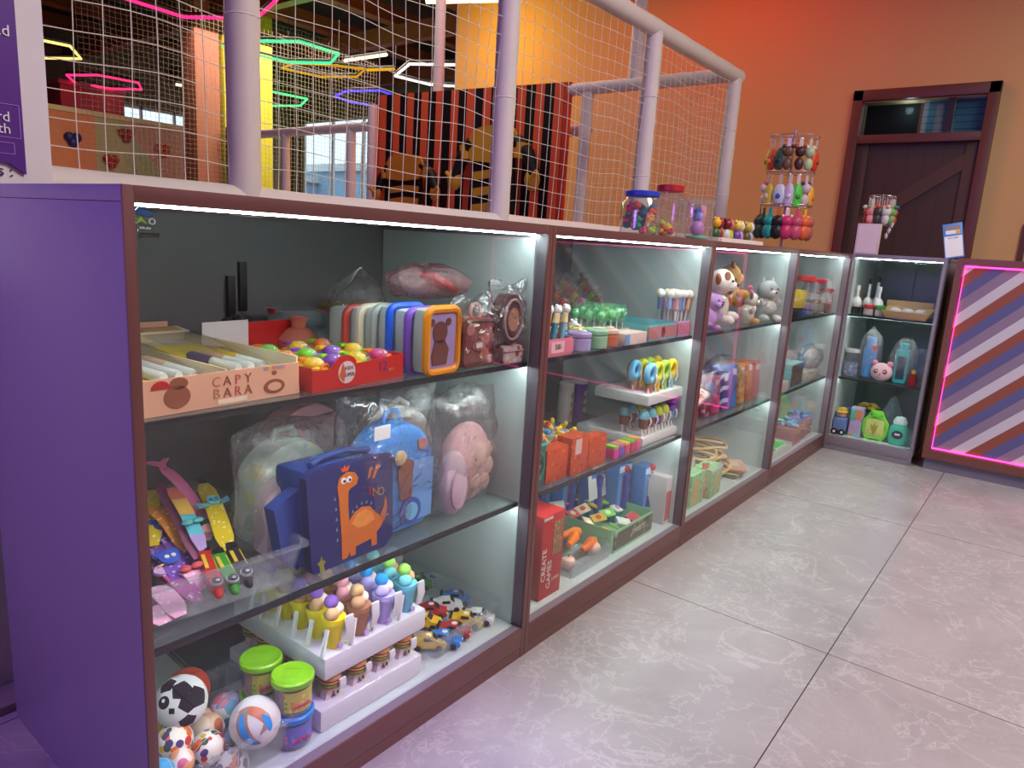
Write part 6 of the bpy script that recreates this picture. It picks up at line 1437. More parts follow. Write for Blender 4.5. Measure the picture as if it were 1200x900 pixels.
b = mb(K(90, 190, 70)); b.box((0, 0, 0.19), (0.26, 0.03, 0.045), bev=0.006); b.build('header', t); b = mb(WHT); b.box((0.03, -0.022, 0.15), (0.08, 0.003, 0.03), rot=(0, 0.4, 0)); b.build('label', t)
SBX = mat('blister_blue', S(76, 130, 196), 0.35, var=0.1)
for k in range(5):
    x = 1.70+0.028*k-0.22*(k > 4); 
    t = carton('%s blue boxed caped figure, from the left' % ['first', 'second', 'third', 'fourth', 'last'][k], (1.44+0.085*k, 0.36-0.055*k, ZC), (0.085, 0.05, 0.235-0.01*k), SBX, rad(0), [(K(150, 60, 60), -0.2, 0.15, 0.2, 0.75), (K(206, 220, 236), -0.5, 0.5, 0.88, 0.98)], name='figure_box')
    t['group'] = 'blue boxed figures'
    b = mb(K(190, 50, 50)); b.sph((0, -0.028, 0.19), 0.012, 10); b.build('figure_head', t); b = mb(K(60, 70, 150)); b.lathe([(0.02, 0.05), (0.012, 0.12), (0.016, 0.165), (0, 0.175)], (0, -0.028, 0), 10); b.build('figure_body', t)
carton('white and pink carton at the right end of the floor', (1.80, 0.085, ZC), (0.07, 0.08, 0.17), K(214, 206, 206), 0, [(K(196, 110, 110), -0.45, 0.45, 0.08, 0.7)])

# ================================================================== third case
def plush(label, loc, body, head, ear, s_=1.0, rz=0, patches=(), muzzle=None, tilt=(0, 0, 0), feet=None, kind='dog'):
    t = thing('plush_toy', label, 'plush toy', loc); t.rotation_euler = (tilt[0], tilt[1], rz); t.scale = (s_,)*3
    b = mb(body); b.sph((0, 0, 0.055), 0.05, 18, (0.95, 0.85, 1.15)); b.build('body', t)
    b = mb(head); b.sph((0, -0.012, 0.135), 0.045, 18, (1.05, 0.95, 0.92)); b.build('head', t)
    for sx in (-1, 1):
        b = mb(ear)
        if kind == 'cat': b.lathe([(0.013, 0), (0, 0.026)], (sx*0.026, -0.005, 0.168), 8)
        else: b.sph((sx*0.043, -0.012, 0.148), 0.02, 12, (0.6, 0.5, 1.2), rot=(0, sx*0.4, 0))
        b.build('ear', t)
        b = mb(feet or body); b.sph((sx*0.032, -0.045, 0.016), 0.021, 12, (0.9, 1.3, 0.8)); b.build('foot', t)
        b = mb(body); b.sph((sx*0.045, -0.025, 0.075), 0.018, 12, (0.8, 0.9, 1.5), rot=(0.5, sx*0.3, 0)); b.build('arm', t)
        b = mb(BLK); b.sph((sx*0.017, -0.053, 0.142), 0.0045, 8); b.build('eye', t)
    b = mb(muzzle or head); b.sph((0, -0.05, 0.122), 0.02, 12, (1.1, 0.8, 0.75)); b.build('muzzle', t)
    b = mb(BLK); b.sph((0, -0.066, 0.127), 0.0055, 8); b.build('nose', t)
    for (x, y, z, rr, m_) in patches:
        b = mb(m_); b.sph((x, y, z), rr, 12, (1, 0.6, 1)); b.build('patch', t)
    b = mb(body); b.sph((0.03, 0.05, 0.03), 0.014, 10); b.build('tail', t)
    return t
GOLDP = mat('plush_gold', S(206, 150, 66), 0.9, var=0.12, scale=50, bump=0.5); WP = mat('plush_white', S(226, 216, 204), 0.9, var=0.06, scale=50, bump=0.5); BRP = mat('plush_brown', S(160, 90, 44), 0.9, var=0.1, scale=50, bump=0.5)
GRP = mat('plush_grey', S(176, 176, 178), 0.9, var=0.12, scale=50, bump=0.5); GRD = mat('plush_grey_dark', S(110, 104, 104), 0.9, var=0.1); LIP = mat('plush_lilac', S(186, 140, 200), 0.9, var=0.08, bump=0.4); BKP = mat('plush_black', S(40, 34, 34), 0.9)
plush('golden plush dog with grey brown back lying on top of the plush pile', (2.40, 0.145, ZA+0.085), GOLDP, GOLDP, BRP, 0.98, rad(35), [(0.0, 0.0, 0.085, 0.036, GRD)], K(226, 196, 130), (0, rad(40), 0))
plush('white plush cow with brown patches at the front left of the pile', (2.16, 0.105, ZA+0.02), WP, WP, BRP, 1.12, rad(10), [(-0.02, -0.035, 0.155, 0.018, BRP), (0.02, -0.04, 0.11, 0.02, BRP), (0.03, -0.035, 0.06, 0.02, BRP)], K(236, 226, 214), (0, rad(-8), 0))
plush('white plush dog with golden feet in the middle of the pile', (2.44, 0.085, ZA), WP, WP, GRD, 0.72, rad(25), [(0.01, -0.04, 0.07, 0.014, GOLDP)], WP, (0, rad(6), 0), GOLDP)
plush('lilac plush seen at the lower left of the pile', (2.06, 0.10, ZA), LIP, LIP, LIP, 0.75, rad(-20), (), None, (0, rad(16), 0))
plush('golden and black plush behind the cow at the left', (2.22, 0.28, ZA+0.08), GOLDP, GOLDP, BKP, 1.0, 0, [(0.01, -0.035, 0.08, 0.02, BKP)])
plush('golden plush under the lying dog at the back', (2.45, 0.30, ZA+0.02), GOLDP, GOLDP, BRP, 1.0, 0)
plush('grey plush cat standing apart at the right', (2.645, 0.088, ZA), GRP, GRP, GRP, 0.98, rad(-30), [(0, -0.04, 0.06, 0.03, K(206, 204, 200, 90))], K(214, 212, 208), (0, 0, 0), K(206, 204, 200, 90), kind='cat')
t = thing('plush_scarf', 'pink ribbon band across the plush pile', 'scarf', (2.44, 0.11, ZA+0.11)); b = mb(K(230, 110, 150)); b.strip([(-0.01, -0.03, 0.03), (0.012, -0.05, 0), (0.012, -0.05, -0.05)], 0.02, 0.003, (1, 0, 0)); b.build('band', t); b = mb(K(230, 110, 150)); b.sph((-0.01, -0.03, 0.035), 0.01, 8); b.build('knot', t)
# middle shelf of the third case
bm_ = [('sky blue', K(110, 160, 226), 0.17), ('blue patterned', spots('pk_blue', S(90, 120, 200), [S(200, 200, 230), S(60, 80, 170), S(220, 120, 160)], 50, 0.35), 0.185), ('indigo', K(70, 76, 170), 0.185), ('royal blue', K(60, 110, 206), 0.19), ('teal', K(70, 150, 190), 0.17), ('violet', K(120, 90, 180), 0.175)]
for k, (n_, c_, h) in enumerate(bm_):
    carton('%s packed pouch standing at the back of the middle shelf' % n_, (2.0+0.105*k, 0.33, ZB_), (0.10, 0.05, h), c_, rad(8), [(K(206, 200, 226), -0.35, 0.35, 0.6, 0.85)], name='pouch')
fb = [('plum red', K(150, 50, 70), 2.03, 0.14), ('crimson and blue', spots('pk_red', S(150, 50, 80), [S(60, 70, 150), S(200, 180, 200), S(180, 40, 60)], 40, 0.4), 2.14, 0.15), ('magenta', K(190, 60, 120), 2.23, 0.16), ('navy striped', stripes('pk_navy', [(1, S(50, 60, 130)), (0.5, S(190, 200, 230))], (0, 1, 1), 0.05), 2.32, 0.17), ('blue', K(70, 120, 206), 2.41, 0.19),
      ('sand and orange', spots('pk_sand', S(206, 150, 90), [S(230, 190, 110), S(170, 110, 60)], 40, 0.4), 2.50, 0.185), ('terracotta', spots('pk_terra', S(186, 100, 70), [S(206, 140, 90), S(150, 70, 60)], 40, 0.4), 2.59, 0.19), ('rose', K(190, 110, 110), 2.68, 0.18)]
for n_, c_, x, h in fb:
    carton('%s soft packet leaning towards the glass' % n_, (x-0.02, 0.12, ZB_), (0.085, 0.09, h*0.9), c_, rad(0), [(K(226, 216, 226), -0.3, 0.3, 0.75, 0.9)], name='packet', tilt=(rad(-6), rad(6), rad(6)))
t = bag('crinkled clear bag with blue and red toy face over the packets', (2.13, 0.10, ZB_+0.03), (0.15, 0.09, 0.14), BAGL, 51, knot=False)
b = mb(K(120, 150, 200)); b.sph((0, -0.02, 0.07), 0.035, 12, (1, 0.6, 1)); b.build('toy_head', t); b = mb(K(180, 50, 90)); b.sph((0.005, -0.035, 0.045), 0.02, 10); b.build('toy_body', t); b = mb(BLK); b.bb(-0.02, 0.03, -0.045, -0.04, 0.02, 0.026); b.build('strap', t)
bag('clear crinkled bag over the right hand packets of the third case', (2.42, 0.15, ZB_), (0.22, 0.15, 0.2), BAG, 55, knot=False)
t = thing('sweet_packet', 'pale red and white packet at the left edge of the middle shelf', 'packet', (1.99, 0.075, ZB_+0.10)); t.rotation_euler = (rad(20), rad(-14), 0); b = mb(spots('pk_white', S(226, 206, 200), [S(210, 100, 90), S(240, 230, 220)], 60, 0.4)); b.box((0, 0, 0), (0.12, 0.07, 0.02), bev=0.006); b.build('packet', t); b = mb(K(200, 80, 70)); b.bb(-0.04, 0.02, -0.02, 0.02, 0.0102, 0.011); b.build('print', t)
# floor of the third case: hoops and green boxes
for k in range(9):
    rr = 0.15-0.004*k; t = thing('fan_hoop', '%s straw coloured hoop of the pile' % ['lowest', 'second', 'third', 'fourth', 'fifth', 'sixth', 'seventh', 'eighth', 'topmost'][k], 'hoop', (2.40+0.012*(k % 3)-0.1*(k % 2), 0.23+0.01*(k % 2), ZC+0.03+0.013*k), group='straw hoops')
    t.rotation_euler = (rad(random.uniform(-5, 7)), rad(random.uniform(-4, 4)), k*0.7)
    b = mb(mat('straw', S(206, 176, 120), 0.6, var=0.2, scale=30)); b.tube([(rr*1.15*cos(a*pi/16), rr*0.9*sin(a*pi/16), 0.006*sin(a*0.8)) for a in range(32)], 0.007, 6, closed=True); b.build('rim', t)
    b = mb(mat('straw_pale', S(222, 200, 160), 0.6, var=0.2)); b.tube([(-rr*1.1, 0, 0), (0, 0.01, 0.01), (rr*1.1, 0, 0)], 0.005, 6); b.build('cross_bar', t)
for k in range(4):
    t = thing('flat_packet', '%s flat brown packet beside the hoop pile' % ['lowest', 'second', 'third', 'topmost'][k], 'packet', (2.53+0.01*k, 0.10, ZC+0.001+0.009*k), rad(10*k), group='flat packets by the hoops')
    b = mb([K(120, 90, 80), K(150, 190, 120), K(170, 90, 80), K(206, 160, 130)][k]); b.bb(-0.08, 0.08, -0.045, 0.045, 0, 0.0085, bev=0.002); b.build('packet', t); b = mb(K(220, 190, 170)); b.bb(-0.03, 0.05, -0.02, 0.02, 0.0086, 0.009); b.build('print', t)
MINT = spots('mint_print', S(150, 196, 140), [S(190, 214, 160), S(120, 170, 120)], 50, 0.35)
carton('right mint green box with white top, third case floor', (2.20, 0.075, ZC), (0.13, 0.075, 0.115), MINT, rad(4), [(K(220, 226, 214), -0.5, 0.5, 0.9, 1.0), (K(180, 190, 120), -0.2, 0.3, 0.15, 0.7)])
carton('left mint green box at the corner of the floor', (2.04, 0.085, ZC), (0.12, 0.08, 0.125), MINT, rad(0), [(K(200, 176, 110), -0.4, 0.1, 0.1, 0.8)])
t = thing('card', 'coral red card leaning on the mint green boxes', 'card', (2.11, 0.05, ZC+0.012)); t.rotation_euler = (rad(-4), rad(6), 0); b = mb(K(206, 100, 84)); b.prism([(-0.035, 0), (0.03, 0), (0.045, 0.13), (-0.02, 0.135)], 0.002); b.build('card', t); b = mb(K(226, 150, 130)); b.prism([(-0.02, 0.03), (0.02, 0.03), (0.026, 0.09), (-0.012, 0.09)], 0.0008, z0=-0.001); b.build('print', t)
carton('white tipped carton behind the mint green boxes', (2.12, 0.17, ZC), (0.2, 0.07, 0.125), K(206, 210, 200), rad(3))
t = opentray('low dark printed box at the middle back of the third floor', (2.13, 0.33, ZC), (0.24, 0.16, 0.06), K(150, 120, 100))

# ================================================================== fourth case
def jar(label, loc, rr, h, lid, fill=None, fh=0.5, neck=0.85, group=None, nm='jar', cat='jar'):
    t = thing(nm, label, cat, loc, group=group)
    b = mb(JAR); b.lathe([(0, 0), (rr*0.92, 0), (rr, rr*0.12), (rr, h*0.72), (rr*neck, h*0.84), (rr*neck, h*0.9), (rr*neck-0.002, h*0.9), (rr*neck-0.002, h*0.83), (rr-0.002, h*0.71), (rr-0.002, rr*0.14), (0, 0.003)], seg=24); b.build('body', t)
    b = mb(lid); b.cyl((0, 0, h*0.88), rr*neck+0.004, h*0.12, 28, bev=0.002); b.build('lid', t)
    if fill:
        b = mb(fill); b.cyl((0, 0, 0.004), rr-0.004, h*fh, 18, bev=0.004); b.build('contents', t)
    return t
LR = K(206, 44, 40)
jar('left jar with red lid and violet sweets, fourth case', (3.20, 0.095, ZA), 0.062, 0.19, LR, mat('violet_sweets', S(140, 110, 160), 0.5, var=0.3, scale=60), 0.3)
jar('middle jar with wide red lid, fourth case', (3.40, 0.095, ZA), 0.062, 0.175, LR, spots('jar_mix', S(190, 190, 180), [S(140, 190, 120), S(220, 206, 170), S(200, 120, 110)], 50, 0.4), 0.45)
jar('small jar with red lid at the right, fourth case', (3.565, 0.08, ZA), 0.040, 0.125, LR, spots('jar_pink', S(206, 130, 120), [S(226, 190, 160), S(190, 90, 90)], 50, 0.4), 0.5)
carton('yellow packet standing before the left jar', (3.04, 0.07, ZA+0.045), (0.11, 0.05, 0.08), mat('pk_yellow', S(222, 190, 50), 0.4, var=0.2), 0, [(K(240, 230, 90), -0.4, 0.1, 0.5, 0.95)])
carton('dark box with blue front under the yellow packet', (3.04, 0.07, ZA), (0.13, 0.06, 0.043), K(50, 44, 60), 0, [(K(50, 80, 170), 0.05, 0.5, 0.1, 0.9)])
bag('crinkled clear bag of green and white sweets between the jars', (3.30, 0.06, ZA), (0.10, 0.05, 0.11), BAGL, 61, knot=False)
bag('clear bag of amber sweets before the right jars', (3.49, 0.06, ZA), (0.08, 0.05, 0.08), PINKBAG, 63, knot=False)
t = carton('pale teal box with a dark red picture, fourth case middle shelf', (3.12, 0.11, ZB_), (0.20, 0.13, 0.115), mat('box_aqua', S(150, 206, 210), 0.45, var=0.03), 0, [(spots('pic_dark', S(110, 90, 84), [S(170, 60, 50), S(60, 90, 80), S(140, 130, 110)], 40, 0.4), -0.42, 0.47, 0.06, 0.97)])
carton('low cream pink box at the left of the teal box', (2.93, 0.07, ZB_), (0.12, 0.06, 0.045), K(222, 196, 186), 0)
t = bag('white and pink lacy plush in a clear bag, fourth case right', (3.50, 0.095, ZB_+0.03), (0.24, 0.10, 0.14), BAGL, 71, knot=False)
b = mb(spots('lacy', S(222, 214, 206), [S(206, 160, 160), S(180, 200, 190), S(236, 230, 220)], 50, 0.4, 0.8)); b.sph((0.03, 0, 0.06), 0.07, 14, (1.3, 0.5, 0.85)); b.build('plush', t)
carton('white patterned low carton under the lacy plush bag', (3.38, 0.08, ZB_), (0.24, 0.07, 0.05), spots('lacy2', S(216, 206, 196), [S(190, 150, 140), S(150, 180, 170)], 60, 0.4), 0)
t = bag('tall clear bag with bright blue piece inside, fourth case back', (3.36, 0.27, ZB_), (0.2, 0.13, 0.26), BAG, 73); b = mb(K(90, 160, 226)); b.sph((0, 0, 0.15), 0.06, 14, (1, 0.6, 0.9)); b.build('blue_piece', t)
bag('tall narrow clear bag at the back left of the fourth case', (3.10, 0.33, ZB_), (0.12, 0.1, 0.27), BAGL, 75)
# floor
t = opentray('white box of bright green sticks at the front left, fourth case', (3.03, 0.11, ZC), (0.26, 0.16, 0.035), K(226, 230, 226))
for k in range(6):
    t = thing('green_stick', '%s bright green stick in the white box' % ['first', 'second', 'third', 'fourth', 'fifth', 'sixth'][k], 'stick', (2.945+0.028*k, 0.11, ZC+0.03), rad(0), 'bright green sticks')
    b = mb(K(40, 214, 50)); b.bb(-0.010, 0.010, -0.065, 0.065, 0, 0.012, bev=0.003); b.build('body', t); b = mb(WHT); b.bb(-0.009, 0.009, -0.075, -0.0655, 0, 0.011, bev=0.002); b.build('tip', t)
CNB = spots('candy_box', S(120, 170, 216), [S(226, 236, 246), S(70, 130, 200), S(40, 90, 170), S(200, 220, 240)], 70, 0.45)
for k in range(3):
    t = carton('%s pink box topped with blue and white wrapped sweets' % ['left', 'middle', 'right'][k], (3.28+0.13*k, 0.10+0.01*k, ZC), (0.11, 0.12, 0.085), mat('box_rose', S(196, 140, 140), 0.5, var=0.15, scale=30), 0, [(K(226, 190, 110), -0.4, 0.3, 0.7, 0.95)])
    b = mb(CNB)
    for i in range(14): b.box((random.uniform(-.042, .042), random.uniform(-.045, .045), 0.092+random.uniform(0, .014)), (0.026, 0.016, 0.012), rot=(random.random(), random.random(), random.random()*3), bev=0.003)
    o = b.build('sweets', t); o['kind'] = 'stuff'
carton('green box under the coral stool toys, fourth case floor back', (3.22, 0.33, ZC), (0.32, 0.14, 0.12), K(110, 150, 90), 0)
for k in range(4):
    t = thing('toy_stool', '%s coral toy stool of the stack at the back' % ['lowest', 'second', 'third', 'topmost'][k], 'toy', (3.22+0.03*k, 0.32, ZC+0.122+0.017*k), rad(14*k-10), 'coral toy stools')
    b = mb(K(236, 130, 110)); b.bb(-0.09, 0.09, -0.05, 0.05, 0.008, 0.016, bev=0.003); b.build('top', t)
    for sx in (-1, 1): b = mb(K(236, 130, 110)); b.bb(sx*0.07-0.006, sx*0.07+0.006, -0.045, 0.045, 0, 0.0078, bev=0.001); b.build('runner', t)
t = thing('flat_packet', 'teal packet lying on the coral stool toys', 'packet', (3.24, 0.32, ZC+0.192)); b = mb(K(90, 196, 180)); b.bb(-0.09, 0.09, -0.05, 0.05, 0, 0.01, bev=0.003); b.build('packet', t); b = mb(K(70, 100, 170)); b.bb(0.0, 0.07, -0.03, 0.03, 0.0102, 0.011); b.build('print', t)

# ================================================================== corner case (local x along -Y, y along +X)
QX, QY = 4*UW, -0.004
def cl(x, y, z): return (QX+y, QY-x, z)
CR = rad(-90)
def bottle(label, loc, prof, m_, cap, capprof, nm='bottle', rz=CR, seg=20, lab=None, sc=(1, 1, 1)):
    t = thing(nm, label, 'bottle', loc, rz)
    b = mb(m_); b.lathe(prof, (0, 0, 0), seg, sc=sc); b.build('body', t); b = mb(cap); b.lathe(capprof, (0, 0, 0), seg, sc=sc); b.build('cap', t)
    if lab:
        b = mb(lab[0]); rr = lab[1]; n = 10; a0, a1 = rad(-160), rad(-20); q_ = [b.bm.verts.new((rr*sc[0]*cos(a0+(a1-a0)*i/n), rr*sc[1]*sin(a0+(a1-a0)*i/n), z)) for z in (lab[2], lab[3]) for i in range(n+1)]
        for i in range(n): b.bm.faces.new((q_[i], q_[i+1], q_[n+2+i], q_[n+1+i]))
        b._fin(q_); b.build('label', t)
    return t
for k, (x, y, hh) in enumerate(((0.035, 0.10, 0.15), (0.075, 0.16, 0.19), (0.105, 0.22, 0.2), (0.135, 0.12, 0.15))):
    bottle('%s white globe perfume bottle with tall neck' % ['leftmost', 'second', 'third', 'rightmost'][k], cl(x, y, ZA), [(0, 0.035), (0.02, 0.037), (0.027, 0.055), (0.02, 0.078), (0.0075, 0.09), (0.0065, hh-0.03), (0, hh-0.03)], WHT, BLK if k in (1, 2) else WHT, [(0.009, hh-0.03), (0.009, hh), (0, hh)])['group'] = 'white perfume bottles'
    t = thing('dark_block', '%s dark box under a white perfume bottle' % ['leftmost', 'second', 'third', 'rightmost'][k], 'box', cl(x, y, ZA), CR, 'dark boxes under the bottles'); b = mb(K(30, 30, 32)); b.bb(-0.02, 0.02, -0.02, 0.02, 0, 0.034, bev=0.002); b.build('body', t); b = mb(K(60, 60, 60)); b.bb(-0.012, 0.012, -0.0206, -0.02, 0.008, 0.024); b.build('print', t)
for k, (x, c_, n_) in enumerate(((0.105, K(190, 50, 50), 'red'), (0.16, K(50, 150, 60), 'green'))):
    t = thing('lidded_cup', 'small pot with %s lid before the perfume bottles' % n_, 'pot', cl(x, 0.065, ZA), CR); b = mb(spots('pot_%s' % n_, S(190, 180, 176), [S(160, 120, 120), S(206, 200, 196)], 90, 0.35)); b.cyl((0, 0, 0), 0.024, 0.034, 18, bev=0.003); b.build('body', t); b = mb(c_); b.cyl((0, 0, 0.0345), 0.027, 0.02, 20, bev=0.003); b.build('lid', t)
WO = mat('wood_pale', S(196, 160, 110), 0.5, var=0.15, scale=14)
t = thing('wooden_tray', 'pale wooden tray holding three round white boxes', 'tray', cl(0.285, 0.10, ZA), CR); t.rotation_euler = (rad(6), 0, CR)
b = mb(WO); b.tray(-0.095, 0.095, -0.065, 0.065, 0, 0.045, 0.006, flare=0.018); b.build('body', t)
b = mb(WO); b.bb(-0.12, 0.10, 0.09, 0.10, 0.0, 0.075, bev=0.002); b.build('back_rail', t)
for k in range(3):
    t = thing('round_box', '%s white pack lying in the wooden tray' % ['left', 'middle', 'right'][k], 'box', cl(0.225+0.058*k, 0.10, ZA+0.03), CR, 'white packs in the wooden tray'); b = mb(K(214, 222, 220)); b.cyl((0, 0, 0), 0.027, 0.014, 20, bev=0.003); b.build('body', t); b = mb(K(236, 240, 238)); b.cyl((0, 0, 0.0142), 0.017, 0.005, 16, bev=0.001); b.build('lid', t)
# middle shelf
t = jar('clear dome jar with blue and white ornament at the left', cl(0.055, 0.10, ZB_), 0.042, 0.15, K(206, 212, 214), spots('ornament', S(120, 150, 190), [S(206, 214, 220), S(60, 100, 170), S(200, 120, 120)], 60, 0.4), 0.5)
t = bag('clear bag with a blue bottle and red trim', cl(0.14, 0.10, ZB_), (0.11, 0.07, 0.28), BAGL, 81, CR)
b = mb(K(70, 150, 220)); b.lathe([(0, 0.01), (0.025, 0.012), (0.027, 0.13), (0.018, 0.15), (0.02, 0.18), (0, 0.182)], seg=16); bo_ = b.build('blue_bottle', t); bo_.scale = (1.25, 1.1, 1.25); b = mb(K(206, 70, 70)); b.box((0.02, -0.025, 0.17), (0.03, 0.004, 0.03)); b.build('red_tag', t)
t = thing('plush_toy', 'pale pink panda face toy in clear film', 'plush toy', cl(0.212, 0.075, ZB_), CR)
b = mb(K(236, 196, 200, 80)); b.sph((0, 0, 0.042), 0.042, 18, (1.05, 0.7, 0.95)); b.build('head', t)
for sx in (-1, 1):
    b = mb(K(226, 150, 165, 80)); b.sph((sx*0.03, 0, 0.078), 0.013, 10); b.build('ear', t); b = mb(K(150, 60, 80)); b.sph((sx*0.016, -0.024, 0.046), 0.011, 12, (1, 0.5, 1)); e_ = b.build('eye_patch', t); b = mb(WHT); b.sph((sx*0.016, -0.029, 0.048), 0.004, 8); b.build('eye_glint', e_)
b = mb(BLK); b.sph((0, -0.029, 0.034), 0.003, 8); b.build('nose', t)
TQ = K(40, 180, 180)
t = bag('clear bag around a turquoise flask with dark panel', cl(0.30, 0.11, ZB_), (0.13, 0.075, 0.235), BAGL, 83, CR, knot=False)
b = mb(TQ); b.box((-0.002, -0.012, 0.08), (0.058, 0.04, 0.155), bev=0.012); b.cyl((-0.002, -0.012, 0.155), 0.018, 0.03, 14, bev=0.003); fo_ = b.build('flask', t); fo_.scale = (1.15, 1, 1.15); b = mb(K(40, 70, 80)); b.bb(-0.022, 0.018, -0.0335, -0.032, 0.025, 0.145, bev=0.0004); b.build('panel', t)
t = carton('clear blue edged box behind the red bottle', cl(0.365, 0.15, ZB_), (0.07, 0.05, 0.19), CLEAR, CR); b = mb(K(80, 120, 190)); b.bb(-0.004, 0.004, -0.0258, -0.0252, 0.02, 0.17); b.build('blue_strip', t)
bottle('small dark red bottle with yellow cap at the right', cl(0.362, 0.07, ZB_), [(0, 0), (0.022, 0.002), (0.024, 0.04), (0.014, 0.06), (0.008, 0.066), (0, 0.066)], K(140, 30, 36, 20), K(220, 180, 50), [(0.010, 0.066), (0.010, 0.084), (0, 0.086)])
# floor
t = thing('toy_truck', 'toy figure with yellow cap on a blue truck', 'toy', cl(0.055, 0.08, ZC), CR)
b = mb(K(100, 130, 190)); b.box((0, 0, 0.045), (0.055, 0.06, 0.06), bev=0.008); b.build('body', t)
for sx in (-1, 1): b = mb(BLK); b.cyl((sx*0.016, -0.031, 0.014), 0.014, 0.008, 14, rot=(pi/2, 0, 0), bev=0.002); w_ = b.build('wheel', t); b = mb(WHT); b.cyl((sx*0.016, -0.0395, 0.014), 0.006, 0.001, 10, rot=(pi/2, 0, 0)); b.build('hub', w_)
b = mb(K(206, 160, 130)); b.sph((0, 0, 0.09), 0.02, 12); b.build('head', t); b = mb(K(220, 180, 60)); b.lathe([(0.026, 0.1), (0.02, 0.104), (0.018, 0.118), (0, 0.122)], seg=14); b.build('cap', t)
carton('tall pastel printed carton bottle, corner case floor', cl(0.13, 0.09, ZC), (0.06, 0.055, 0.16), spots('carton_pastel', S(190, 160, 206), [S(120, 196, 190), S(226, 150, 110), S(150, 120, 190)], 35, 0.45), CR, [(K(226, 140, 90), -0.05, 0.48, 0.62, 0.92), (K(90, 180, 150), -0.48, -0.08, 0.55, 0.9), (K(150, 196, 220), -0.5, 0.5, 0.94, 1.0)])
GL_ = K(120, 214, 60, 30)
t = thing('lantern_bottle', 'lime green lantern shaped bottle with a yellow plant picture', 'bottle', cl(0.225, 0.08, ZC), CR)
b = mb(GL_); b.tube([(x, 0, z) for x, z in ((-0.034, 0.012), (0.034, 0.012), (0.044, 0.03), (0.044, 0.08), (0.03, 0.1), (-0.03, 0.1), (-0.044, 0.08), (-0.044, 0.03))], 0.009, 8, closed=True); b.build('frame', t)
b = mb(mat('lantern_face', S(206, 214, 120), 0.4, var=0.3, scale=50)); b.box((0, 0.004, 0.056), (0.078, 0.03, 0.08), bev=0.012); b.build('window', t)
b = mb(K(170, 160, 60)); b.prism([(-0.004, 0.03), (0.004, 0.03), (0.016, 0.075), (0.004, 0.065), (0, 0.085), (-0.006, 0.065), (-0.018, 0.07)], 0.001, z0=-0.013); b.build('plant_print', t)
b = mb(GL_); b.cyl((0, 0, 0.106), 0.02, 0.018, 16, bev=0.003); b.build('cap', t); b = mb(GL_); b.tube([(-0.03, 0, 0.105), (-0.02, 0, 0.128), (0.02, 0, 0.128), (0.03, 0, 0.105)], 0.005, 8); b.build('handle', t)
for sx in (-1, 1): b = mb(GL_); b.cyl((sx*0.028, 0, 0), 0.008, 0.008, 10); b.build('foot', t)
t = bottle('turquoise bottle with dark oval badge at the right', cl(0.34, 0.08, ZC), [(0, 0), (0.035, 0.002), (0.04, 0.03), (0.036, 0.075), (0.024, 0.09), (0, 0.09)], K(70, 190, 160, 30), K(206, 226, 220), [(0.026, 0.0905), (0.028, 0.104), (0.018, 0.122), (0, 0.126)], sc=(1, 0.7, 1))
b = mb(K(40, 60, 60)); b.prism([(0.022*cos(a*pi/8), 0.048+0.018*sin(a*pi/8)) for a in range(16)], 0.003, z0=-0.0305); b.build('badge', t); b = mb(WHT); b.bb(-0.01, 0.01, -0.0312, -0.0306, 0.046, 0.054); b.build('badge_print', t)
t = thing('net_cone', 'pale translucent cone of netting behind the bottles', 'netting', cl(0.27, 0.24, ZC), CR); b = mb(film('tulle', (0.9, 0.93, 0.95), 0.3, 0.0, 0.6, bodycol=S(150, 170, 180))); b.lathe([(0.085, 0), (0.05, 0.13), (0.015, 0.22), (0, 0.23)], seg=20); b.build('cone', t); b = mb(K(120, 160, 206)); b.sph((0.03, -0.03, 0.05), 0.025, 10); b.build('blue_ball', t)
t = thing('gift_bow', 'gold and green gift bow behind the pastel carton', 'bow', cl(0.155, 0.22, ZC+0.12), CR)
b = mb(mat('bow_gold', S(186, 160, 60), 0.35, var=0.3, scale=60))
for a in range(6): b.sph((0.035*cos(a*pi/3), 0.012*sin(a*pi/3), 0.03+0.012*sin(a*pi/1.5)), 0.018, 10, (1.3, 0.6, 0.7))
b.build('loops', t)
carton('tall dark gift box carrying the gold bow', cl(0.155, 0.25, ZC), (0.08, 0.07, 0.12), K(60, 90, 90), CR)
for k, (x, y) in enumerate(((0.09, 0.2), (0.05, 0.22))):
    jar('%s small jar with blue lid at the back of the corner floor' % ['right', 'left'][k], cl(x, y, ZC), 0.028, 0.13, K(110, 150, 200), spots('jarb', S(120, 150, 180), [S(206, 200, 200), S(80, 110, 150)], 60, 0.4), 0.6)
